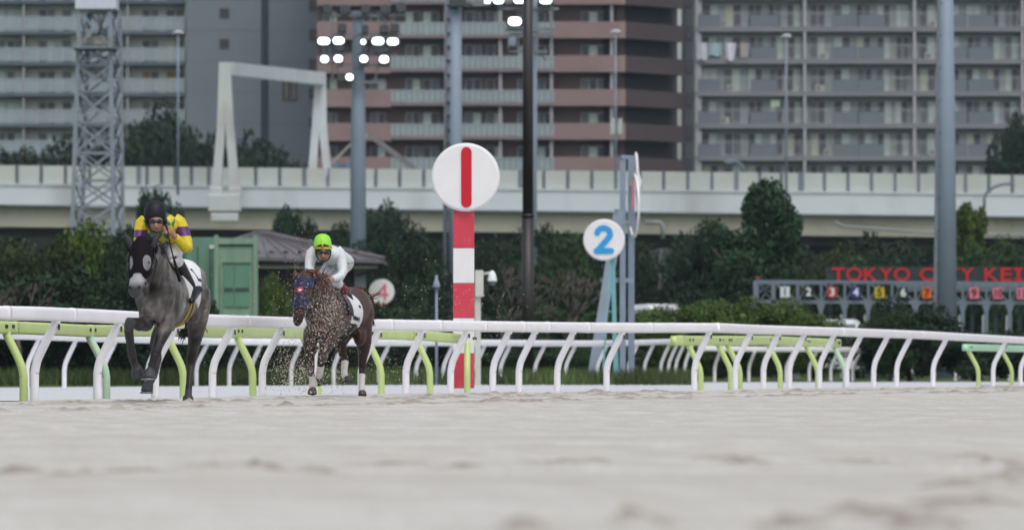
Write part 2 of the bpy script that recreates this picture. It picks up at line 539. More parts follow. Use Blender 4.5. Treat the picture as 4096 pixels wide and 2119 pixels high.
def make_fence(label, tab, posts, fh, over, rail, post_r, paint, joints, post_mats=None, ztop_gap=0.0, group=None, ends=None, step=None, zfix=True, name='running_rail'):
    """tab rows: column, row of rail top, pixel height; posts: columns of the post feet; over > 0 leans to the right"""
    def at(x):
        h = interp(tab, x, 2); k = h / fh; d = FPX / k
        zt = PZ(interp(tab, x, 1), d)
        return d, zt
    x0, x1 = ends if ends else (tab[0][0], tab[-1][0])
    dirs = {}
    def tangent(x):
        d0, _ = at(x - 40); d1, _ = at(x + 40)
        v = Vector((PX(x + 40, d1) - PX(x - 40, d0), d1 - d0, 0)).normalized()
        return v
    d0, _ = at(posts[0])
    root = empty(name, (PX(posts[0], d0), d0, 0), label, 'fence', group)
    mb = MB(); pts = []
    xs_ = list(np.arange(x0, x1 + 1, step or 60))
    for x in xs_:
        d, zt = at(x)
        pts.append(Vector((PX(x, d), d, zt)))
    sweep_rail(mb, pts, *rail)
    link('rail', mb.mesh('rail', paint), root)
    for x in joints:
        d, zt = at(x); t_ = tangent(x)
        c = Vector((PX(x, d), d, zt + .004))
        jb = MB()
        sweep_rail(jb, [c - t_ * .05, c + t_ * .05], rail[0] + .012, rail[1] + .008, rail[2] + .006)
        link('joint_sleeve', jb.mesh('joint_sleeve', paint), root)
    cache = {}
    for i, x in enumerate(posts):
        # the post foot stands beside the rail: the head carries the rail
        d, zt = at(x + over / fh * interp(tab, x, 2) * .95)
        m = (post_mats or {}).get(i, paint)
        key = (m.name, round(zt - rail[1], 2))
        if key not in cache:
            cache[key] = post_mesh('post', abs(over), zt - rail[1] + .012, post_r, m)
        t_ = tangent(x)
        side = Vector((t_.y, -t_.x, 0)) * (1 if over > 0 else -1)
        xr = x + over / fh * interp(tab, x, 2) * .95
        foot = Vector((PX(xr, d), d, 0)) - side * abs(over) * .98
        o = link('post', cache[key], root, foot)
        o.rotation_euler = (0, 0, math.atan2(side.y, side.x))
        o['foot'] = 1
        if over < 0:
            fz = Vector((t_.y, -t_.x, 0)) * (rail[0] / 2 + .002)
            for q_ in (-.14, -.10, .10, .14):
                p_ = Vector((PX(xr, d), d, zt - rail[1] * .42)) + fz + t_ * q_ * (1.0 if i % 2 else .9)
                bb = MB(); bb.bbox((0, 0, 0), (.018, .03, .045), .004)
                bo = link('bolt', cache.setdefault('BO', bb.mesh('bolt', dark_p)), root, p_)
                bo.rotation_euler = (0, 0, math.atan2(t_.y, t_.x) - R(90))
        if fh > 1.1 and 'BR' not in cache:
            bb = MB(); bb.bbox((0, 0, 0), (.012, .05, .07), .003); cache['BR'] = bb.mesh('bracket', dark_p)
        if fh > 1.1:
            b = bpy.data.objects.new('bracket', cache['BR']); COL.objects.link(b); b.parent = o
            b.location = (abs(over) * .93 + post_r * .95, -.01, (zt - rail[1]) * .93)
        del o['foot']
    return root
PN = [135, 388, 619, 849, 1049, 1255, 1443, 1620, 1799, 1968, 2073, 2227, 2424, 2775, 2941, 3054, 3158, 3278, 3387, 3495, 3587, 3733, 3973, 4083, 4180]
JN = [25, 288, 560, 990, 1560, 1755, 1935, 2090, 2190, 2350, 2600, 2870, 3030, 3270, 3370, 3580, 3690, 3870]
make_fence('long white swan-neck running rail beside the sand track, nearest the horses', NEAR, PN, FH, .29, (.10, .172, .045), .054, white_p, JN, step=45)
GREEN1 = [(x_, y_, interp(NEAR, x_, 2) * .957 * .95 / FH) for x_, y_ in ((-200, 1279), (0, 1283), (200, 1291), (350, 1299), (560, 1299), (830, 1303), (1200, 1310), (1524, 1317), (1700, 1323), (1850, 1336), (1862, 1337))]
PG = [97, 425, 733, 1010, 1272, 1526, 1722, 1925]
make_fence('long lime green running rail behind the horses, left of the red striped pole', GREEN1, PG, .95, -.24, (.10, .158, .03), .052, green_p, [55, 360, 650, 960, 1240, 1640, 1842], post_mats={1: pale_p}, ends=(-200, 1862), step=60)
# bolts on the lime rail
GREEN2 = [(x_, y_, interp(NEAR, x_, 2) * .957 * .98 / FH) for x_, y_ in ((2690, 1342), (2920, 1343), (3060, 1342), (3372, 1357), (3380, 1358))]
make_fence('short lime green running rail with a boxed left end, right of the middle', GREEN2, [2803, 2922, 2958, 3120, 3270, 3382], .98, -.24, (.12, .178, .03), .052, green_p, [2720, 2905, 3075, 3345], post_mats={5: pale_p}, ends=(2694, 3376), step=30)
GREEN3 = [(x_, y_, interp(NEAR, x_, 2) * .957 * .95 / FH) for x_, y_ in ((3850, 1375), (4017, 1379), (4300, 1388))]
GR3 = make_fence('mint green running rail end at the right edge behind the white rail', GREEN3, [3912, 4046, 4200], .95, -.24, (.12, .165, .03), .05, mint_p, [3880, 4012], post_mats={0: green_p, 1: green_p, 2: green_p}, ends=(3858, 4300), step=30)
INA = [(-200, 1316, 224), (100, 1326, 213), (400, 1337, 205), (850, 1351, 191), (1500, 1357, 182), (2000, 1358, 173), (2139, 1360, 170), (2350, 1361, 165), (2500, 1360, 158), (2690, 1355, 152), (2760, 1353, 150)]
PA = [-60, 108, 256, 415, 590, 785, 912, 1000, 1160, 1330, 1513, 1662, 1771, 1900, 2000, 2139, 2262, 2389, 2513, 2578, 2643, 2674, 2703, 2739]
make_fence('far white running rail in front of the infield grass, left half of the picture', INA, PA, 1.15, .27, (.10, .172, .045), .052, white_p, [300, 700, 1500, 2100, 2450], ends=(-200, 2750), step=50)
INB = [(2800, 1382, 138), (3020, 1386, 137), (3350, 1387, 134), (3600, 1397, 130), (3800, 1395, 127), (4096, 1388, 126), (4300, 1386, 124)]
PB = [2847, 2985, 3044, 3140, 3233, 3320, 3410, 3575, 3645, 3816, 3892, 3962, 4025, 4120]
make_fence('far white running rail on the right side in front of the low dark hedge', INB, PB, 1.08, .27, (.10, .172, .045), .052, white_p, [3100, 3500, 3900], ends=(2795, 4300), step=50)

# ------------------------------------------------------------------ marker poles and signs
red_p = mat('pole_red', (.55, .045, .075), .42, .06, 3, dirt=((.62, .12, .14), .5, 2.5))
wht = mat('sign_white', (.72, .72, .73), .4, .03, 3)
signred = mat('numeral_red', (.50, .008, .022), .4, .03)
blue_p = mat('numeral_blue', (.02, .30, .62), .4, .03)
dd = 99.0
m_ = dd / FPX
px0 = PX(1855, dd)
root = empty('furlong_pole', (px0, dd, 0), 'tall red and white striped pole carrying a round white board with a red bar', 'marker pole')
r = 42 * m_
ysr = [1600, 1552, 1413, 1272, 1133, 993, 840]
for i in range(6):
    mb = MB()
    z0, z1 = (PZ(ysr[i], dd) if i else -.3), PZ(ysr[i + 1], dd)
    mb.bbox((px0, dd, (z0 + z1) / 2), (2 * r, 2 * r, z1 - z0 - .004), .012)
    link('white_band' if i % 2 == 0 else 'red_band', mb.mesh('band', wht if i % 2 == 0 else red_p), root)
mb = MB(); mb.disc((PX(1863, dd), dd - r - .05, PZ(711, dd)), 137 * m_, .11, .045)
bd = link('round_board', mb.mesh('round_board', wht), root)
mb = MB()
o_ = []
hw = 21 * m_
for zc, a0 in ((PZ(612, dd), 0), (PZ(811, dd), 180)):
    for k in range(13):
        a = R(a0 + 180 * k / 12); o_.append((PX(1866, dd) + hw * math.cos(a), zc + hw * math.sin(a)))
mb.prism(o_, dd - r - .118, dd - r - .104)
link('numeral', mb.mesh('numeral', signred), bd)
mb = MB(); mb.beam((px0, dd - r + .02, PZ(650, dd)), (px0, dd - r + .02, PZ(835, dd)), .1, .08)
link('bracket', mb.mesh('bracket', joint_p), root)

def stroke(mb, pts, w, y0, y1, mi=0):
    """flat thick stroke with round ends through (x, z) points"""
    pts = [Vector((p[0], p[1])) for p in pts]
    L, Rr = [], []
    N = len(pts)
    for i in range(N):
        a, b = pts[max(i - 1, 0)], pts[min(i + 1, N - 1)]
        t_ = (b - a).normalized(); n_ = Vector((-t_.y, t_.x))
        L.append(pts[i] + n_ * w / 2); Rr.append(pts[i] - n_ * w / 2)
    def cap(c, t_, ):
        a0 = math.atan2(t_.y, t_.x)
        return [Vector((c.x + w / 2 * math.cos(a0 + R(90 - 180 * k / 8)), c.y + w / 2 * math.sin(a0 + R(90 - 180 * k / 8)))) for k in range(1, 8)]
    endc = cap(pts[-1], (pts[-1] - pts[-2]).normalized())
    stc = cap(pts[0], (pts[0] - pts[1]).normalized())
    # quads strip instead of one concave polygon
    for i in range(N - 1):
        mb.prism([tuple(L[i]), tuple(Rr[i]), tuple(Rr[i + 1]), tuple(L[i + 1])], y0, y1, mi)
    mb.prism([tuple(L[-1])] + [tuple(v) for v in endc] + [tuple(Rr[-1])], y0, y1, mi)
    mb.prism([tuple(Rr[0])] + [tuple(v) for v in stc] + [tuple(L[0])], y0, y1, mi)

# number 2 board on a light blue lattice stand
dd = 163.0; m_ = dd / FPX
root = empty('number_board_stand', (PX(2415, dd), dd, 0), 'pale turquoise lattice stand with a round white board showing a blue 2', 'marker sign')
mb = MB(); mb.disc((PX(2415, dd), dd - .15, PZ(960, dd)), 83 * m_, .1, .04)
bd = link('round_board', mb.mesh('round_board', wht), root)
mb = MB()
cx, cz = PX(2415, dd), PZ(960, dd)
arc = [(cx + 1 * m_ * (-1) + 26 * m_ * math.cos(R(a)), cz + 23 * m_ + 24 * m_ * math.sin(R(a))) for a in range(168, -30, -14)]
pts = arc + [(cx - 26 * m_ + (arc[-1][0] - cx + 26 * m_) * t_, cz - 44 * m_ + (arc[-1][1] - cz + 44 * m_) * t_) for t_ in (.75, .5, .25, .06)]
stroke(mb, pts, 24 * m_, dd - .219, dd - .206)
stroke(mb, [(cx - 29 * m_, cz - 44 * m_), (cx, cz - 44 * m_), (cx + 29 * m_, cz - 44 * m_)], 24 * m_, dd - .222, dd - .203)
link('numeral', mb.mesh('numeral', blue_p), bd)
teal = mat('turquoise_paint', (.16, .36, .39), .5, .08)
for (xa, xb, dy) in ((2446, 2408, -.25), (2450, 2464, .1), (2448, 2476, .4)):
    mb = MB(); mb.beam((PX(xa, dd), dd, PZ(985, dd)), (PX(xb, dd), dd + dy, -.1), .05 if xb != 2464 else .12, .06)
    link('leg', mb.mesh('leg', teal), root)
mb = MB()
for i, y in enumerate((1180, 1245, 1310, 1375)):
    f = (y - 985) / 530
    mb.beam((PX(2440 - 35 * f, dd), dd - .25 * f, PZ(y, dd)), (PX(2452 + 10 * f, dd), dd + .1 * f, PZ(y, dd)), .03, .03)
link('rungs', mb.mesh('rungs', teal), root)

# number 4 board
dd = 262.0; m_ = dd / FPX
root = empty('number_board_stand', (PX(1527, dd), dd, 0), 'small round white board with a pink 4, right of the brown horse', 'marker sign')
mb = MB(); mb.disc((PX(1527, dd), dd - .12, PZ(1167, dd)), 51 * m_, .1, .03)
bd = link('round_board', mb.mesh('round_board', wht), root)
pink = mat('faded_numeral', (.60, .16, .21), .5, .1)
mb = MB(); cx, cz = PX(1530, dd), PZ(1167, dd)
stroke(mb, [(cx + 10 * m_, cz + 26 * m_), (cx - 5 * m_, cz + 8 * m_), (cx - 20 * m_, cz - 10 * m_)], 10 * m_, dd - .186, dd - .174)
stroke(mb, [(cx - 20 * m_, cz - 12 * m_), (cx, cz - 12 * m_), (cx + 22 * m_, cz - 12 * m_)], 10 * m_, dd - .188, dd - .172)
stroke(mb, [(cx + 10 * m_, cz + 28 * m_), (cx + 10 * m_, cz), (cx + 10 * m_, cz - 30 * m_)], 11 * m_, dd - .190, dd - .171)
link('numeral', mb.mesh('numeral', pink), bd)
mb = MB(); mb.tube([(PX(1529, dd), dd, -.1), (PX(1529, dd), dd, PZ(1160, dd))], 13 * m_, 16)
link('post', mb.mesh('post', mat('orange_red_paint', (.55, .10, .06), .5)), root)

# finishing post seen edge on: two grey uprights, slanting stay, ring board
dd = 172.0; m_ = dd / FPX
steel = mat('galvanised_grey', (.21, .27, .345), .5, .08, 1.5, metal=.0, dirt=((.20, .21, .22), .5, 2.0))
root = empty('finishing_post', (PX(2500, dd), dd, 0), 'grey steel finishing post frame with an upright stay and a ring board seen edge on', 'finishing post')
for (x, w, dy, yt) in ((2491, 23, 0, 625), (2528, 25, .9, 622)):
    mb = MB(); mb.box(PX(x, dd) - w * m_ / 2, PX(x, dd) + w * m_ / 2, dd + dy, dd + dy + .2, -.1, PZ(yt, dd))
    link('upright', mb.mesh('upright', steel), root)
mb = MB(); mb.beam((PX(2477, dd), dd + .1, PZ(842, dd)), (PX(2364, dd), dd - .6, -.1), .30, .2)
link('stay', mb.mesh('stay', steel), root)
for (y, xa, xb, w) in ((1120, 2402, 2535, .13), (846, 2462, 2500, .13), (628, 2482, 2540, .1)):
    mb = MB(); mb.beam((PX(xa, dd), dd - .02, PZ(y, dd)), (PX(xb, dd), dd + .3, PZ(y, dd)), w, .1)
    link('crossbar', mb.mesh('crossbar', steel), root)
# ring board: axis almost along X, so it shows as thin ellipses
def ring_board(c, R_, wd, th, ang, m, name):
    mb = MB(); n = 48
    ax = Vector((math.cos(ang), math.sin(ang), 0)); u = Vector((-math.sin(ang), math.cos(ang), 0)); z = Vector((0, 0, 1))
    prof = [(R_ - wd, -th), (R_, -th), (R_, th), (R_ - wd, th)]
    vs_ = []; fs_ = []
    for (rr, a) in prof:
        for k in range(n):
            t_ = 2 * math.pi * k / n
            vs_.append(c + ax * a + u * rr * math.cos(t_) + z * rr * math.sin(t_))
    for i in range(4):
        for k in range(n):
            i2 = (i + 1) % 4; k2 = (k + 1) % n
            fs_.append((i * n + k, i * n + k2, i2 * n + k2, i2 * n + k))
    mb.add(vs_, fs_, 0, False)
    return mb.mesh(name, m)
c = Vector((PX(2536, dd), dd + .3, PZ(822, dd)))
h_ = 128 * m_
o = link('ring_board', ring_board(c, h_, .07, .03, R(8), wht, 'ring_board'), root)
mb = MB(); mb.beam(c + Vector((-.03, -.2, -.1)), c + Vector((-.02, -.2, .75)), .06, .06); link('red_stripe', mb.mesh('red_stripe', mat('faded_numeral', (.6, .16, .21))), root)
mb = MB(); mb.loft([(c + Vector((.13, 0, -.1)), .02, .05), (c + Vector((.12, 0, .35)), .05, .2), (c + Vector((.14, 0, .7)), .09, .25), (c + Vector((.10, 0, .95)), .05, .2), (c + Vector((.07, 0, 1.45)), .05, .12), (c + Vector((.06, 0, 1.54)), .02, .05)], (0, 1, 0), 12)
link('ornament', mb.mesh('ornament', wht), root)
# diagonal struts of the ring
mb = MB(); mb.beam(c + Vector((0, -.1, -.2)), c + Vector((0, 0, -.2)) + Vector((.05, 0, -.5)), .05, .05)
link('strut', mb.mesh('strut', steel), root)

# dark brown mast
dd = 185.0; m_ = dd / FPX
root = empty('dark_mast', (PX(2111, dd), dd, 0), 'tall dark brown mast right of the red striped pole, running out of the picture', 'mast')
brown = mat('dark_brown_paint', (.020, .017, .016), .45, .2, 1.2, spec=.5)
x = PX(2111, dd)
mb = MB(); mb.tube([(x, dd, -.1), (x, dd, PZ(862, dd))], [25.5 * m_, 24 * m_], 28); link('lower_tube', mb.mesh('tube', brown), root)
mb = MB(); mb.tube([(x, dd, PZ(862, dd)), (x, dd, PZ(-260, dd))], [21.5 * m_, 19 * m_], 28); link('upper_tube', mb.mesh('tube', brown), root)
mb = MB(); mb.tube([(x, dd, PZ(868, dd)), (x, dd, PZ(857, dd))], 26.5 * m_, 28); link('collar', mb.mesh('collar', brown), root)
mb = MB(); mb.ball((x, dd, PZ(-262, dd)), .16); link('cap', mb.mesh('cap', brown), root)

# cream camera post beside the striped pole
dd = 150.0; m_ = dd / FPX
cream = mat('cream_paint', (.50, .51, .46), .5, .06)
root = empty('camera_post', (PX(1915, dd), dd, 0), 'cream camera post with a white dome camera, right beside the striped pole', 'camera post')
x = PX(1911, dd)
mb = MB(); mb.box(x - .075, x + .075, dd - .07, dd + .07, -.1, PZ(1180, dd)); link('post', mb.mesh('post', cream), root)
mb = MB(); mb.bbox((PX(1917, dd), dd - .1, PZ(1134, dd)), (34 * m_, .2, 106 * m_), .02); link('housing', mb.mesh('housing', cream), root)
mb = MB(); mb.tube([(PX(1930, dd), dd - .05, PZ(1096, dd)), (PX(1960, dd), dd - .05, PZ(1092, dd)), (PX(1968, dd), dd - .05, PZ(1104, dd))], .035, 10); link('arm', mb.mesh('arm', cream), root)
def dome_camera(root, xx, yy, dd, s, hm=None):
    mb = MB(); mb.loft([((xx, dd, yy + .28 * s), .03 * s, .03 * s), ((xx, dd, yy + .2 * s), .09 * s, .09 * s), ((xx, dd, yy + .02 * s), .13 * s, .13 * s), ((xx, dd, yy - .02 * s), .13 * s, .13 * s)], (0, 1, 0), 16)
    h = link('camera_hood', mb.mesh('camera_hood', hm or wht), root)
    mb = MB(); mb.ball((xx, dd, yy - .03 * s), .11 * s, 14); link('dome', mb.mesh('dome', mat('dome_glass', (.08, .09, .10), .12, spec=.6)), h)
dome_camera(root, PX(1969, dd), PZ(1122, dd), dd - .05, .9)
root = empty('camera_post', (PX(1746, dd), dd, 0), 'thin grey post with a small dome camera left of the striped pole', 'camera post')
mb = MB(); mb.tube([(PX(1746, dd), dd, -.1), (PX(1746, dd), dd, PZ(1100, dd))], .035, 10); link('post', mb.mesh('post', steel), root)
dome_camera(root, PX(1746, dd), PZ(1146, dd), dd - .08, .7, steel)
# ------------------------------------------------------------------ vegetation
leaf_m = mat('foliage', (.06, .09, .04), .75, .25, 3, spec=.2, attr=True)
bark = mat('bark', (.07, .055, .045), .9, .3, 6, bump=.6, bscale=20)
TONES = {'dark': (.018, .036, .018), 'mid': (.028, .056, .021), 'ever': (.022, .050, .025), 'blue': (.017, .038, .021), 'yellow': (.056, .092, .020), 'bright': (.066, .112, .026), 'olive': (.032, .047, .017)}
def leaf_cloud(name, n, blobs, leaf, tone, seed, ground=False):
    g = np.random.default_rng(seed)
    B = np.array([b[:3] for b in blobs]); Rb = np.array([b[3] for b in blobs])
    w = Rb ** 2; w /= w.sum()
    bi = g.choice(len(blobs), n, p=w)
    dirs = g.normal(size=(n, 3)); dirs /= np.linalg.norm(dirs, axis=1)[:, None]
    rad = Rb[bi] * (.35 + .70 * g.random(n) ** .45)
    pos = B[bi] + dirs * rad[:, None] * np.array([1, 1, .9])
    nor = dirs * .8 + g.normal(size=(n, 3)) * .7
    nor /= np.linalg.norm(nor, axis=1)[:, None]
    t_ = np.cross(nor, g.normal(size=(n, 3))); t_ /= np.linalg.norm(t_, axis=1)[:, None]
    b_ = np.cross(nor, t_)
    s_ = leaf * g.uniform(.5, 1.25, n)[:, None]
    v = np.stack([pos - t_ * s_ * 1.2, pos + b_ * s_ * .7, pos + t_ * s_ * 1.2, pos - b_ * s_ * .7], 1).reshape(-1, 3)
    v[:, 2] = np.maximum(v[:, 2], 0.0)
    q = np.arange(4 * n).reshape(n, 4)
    bt = g.uniform(.7, 1.4, len(blobs))[bi] * g.uniform(.75, 1.3, n)
    hue = g.normal(0, .12, n)
    c = np.array(tone)[None, :] * bt[:, None]
    c[:, 0] *= 1 + hue
    c = np.repeat(c, 4, 0)
    return np_mesh(name, v, q, leaf_m, c)
def crown_blobs(kind, seed):
    g = random.Random(seed); bl = []
    if kind == 'round':        # unit tree: height 1, half width .5 (object scale gives the size)
        for _ in range(26):
            a = g.uniform(0, 6.283); u = g.uniform(-.9, .95); rr = math.sqrt(1 - u * u)
            bl.append((.36 * rr * math.cos(a), .36 * rr * math.sin(a), .58 + .27 * u - .05 * (rr < .45), g.uniform(.10, .19)))
        bl.append((0, 0, .6, .26)); bl.append((0, 0, .36, .2))
    if kind == 'cone':
        for _ in range(34):
            z = g.uniform(.06, .95); w = .40 * (1 - z) ** .6 + .03; a = g.uniform(0, 6.283)
            bl.append((w * math.cos(a) * g.uniform(.5, 1), w * math.sin(a) * g.uniform(.5, 1), z, g.uniform(.07, .16)))
        bl.append((0, 0, .4, .2)); bl.append((0, 0, .65, .14))
    if kind == 'lop':          # big lopsided crown with a heavy top
        for (x, z, r, k) in ((-.12, .22, .22, 9), (.14, .25, .24, 9), (-.02, .5, .25, 10), (.10, .78, .17, 10), (-.16, .62, .16, 6), (.22, .70, .10, 4), (.0, .9, .08, 4)):
            bl.append((x, 0, z, r * .8))
            for _ in range(k):
                a = g.uniform(0, 6.283); e = g.uniform(-1, 1)
                bl.append((x + r * .8 * math.cos(a) * math.sqrt(1 - e * e), r * .8 * math.sin(a) * math.sqrt(1 - e * e), z + r * .8 * e, g.uniform(.05, .11)))
    if kind == 'bush':
        for _ in range(34):
            a = g.uniform(0, 6.283); q = .44 * math.sqrt(g.random())
            zt = .86 * max(0, 1 - (q / .5) ** 4) ** .5 - (.10 if q < .12 else 0)
            bl.append((q * math.cos(a), q * math.sin(a), zt * g.uniform(.4, 1.0), g.uniform(.10, .20)))
        bl.append((0, 0, .25, .3))
    if kind == 'loose':
        for _ in range(30):
            a = g.uniform(0, 6.283); u = g.uniform(-.8, 1); rr = math.sqrt(1 - u * u) * g.uniform(.7, 1.1)
            bl.append((.36 * rr * math.cos(a), .36 * rr * math.sin(a), .62 + .30 * u, g.uniform(.05, .12)))
    if kind == 'hedge':
        for _ in range(40):
            bl.append((g.uniform(-.47, .47), g.uniform(-.3, .3), g.uniform(.15, .85), g.uniform(.10, .17)))
    return bl
_T = {}
def trunk_mesh(kind, seed):
    g = random.Random(seed); mb = MB()
    hgt = {'round': .45, 'cone': .7, 'lop': .6, 'bush': .3, 'loose': .5, 'hedge': .3}[kind]
    p = [(0, 0, -.03), (g.uniform(-.02, .02), 0, hgt * .4), (g.uniform(-.04, .04), 0, hgt)]
    mb.tube(p, [.030, .022, .012], 8)
    for k in range(7):
        a = k * .9 + g.uniform(-.3, .3); z = hgt * g.uniform(.45, .95); L = g.uniform(.2, .34)
        mb.tube([(0, 0, z), (L * .5 * math.cos(a), L * .5 * math.sin(a), z + .07), (L * math.cos(a), L * math.sin(a), z + .19)], [.012, .008, .003], 6)
    return mb.mesh('trunk', bark)
NL = {'round': 15000, 'cone': 9000, 'lop': 22000, 'bush': 13000, 'loose': 9000, 'hedge': 20000}
LS = {'round': .016, 'cone': .018, 'lop': .014, 'bush': .019, 'loose': .018, 'hedge': .012}
WF = {'round': 1.22, 'cone': 1, 'lop': 1.12, 'bush': 1.22, 'loose': 1.15, 'hedge': 1.0}
def plant(name, kind, tone, xp, ytop, wpx, d, label, cat, group=None, var=0, zbase=0.0, depth=None):
    key = (kind, tone, var)
    if key not in _T:
        sd = abs(hash((kind, var))) % 9999 if False else (sum(map(ord, kind)) * 7 + var * 131 + sum(map(ord, 'blue' if kind == 'lop' else tone)))
        _T[key] = (leaf_cloud('crown', NL[kind], crown_blobs(kind, sd), LS[kind], TONES[tone], sd), trunk_mesh(kind, sd))
    cm, tm = _T[key]
    x = PX(xp, d); h = (PZ(ytop, d) - zbase) * (1.12 if kind in ('bush', 'round') else 1.03); w = wpx * d / FPX * WF[kind]
    root = empty(name, (x, d, zbase), label, cat, group)
    yaw = (int(xp) * 37 % 360) if kind not in ('lop', 'hedge') else 0
    for nm, me in (('crown', cm), ('trunk', tm)):
        o = link(nm, me, root, (x, d, zbase))
        o.scale = (w, depth if depth else w, h)
        if yaw and not depth: o.rotation_euler = (0, 0, R(yaw))
    return root
plain = 'plant'
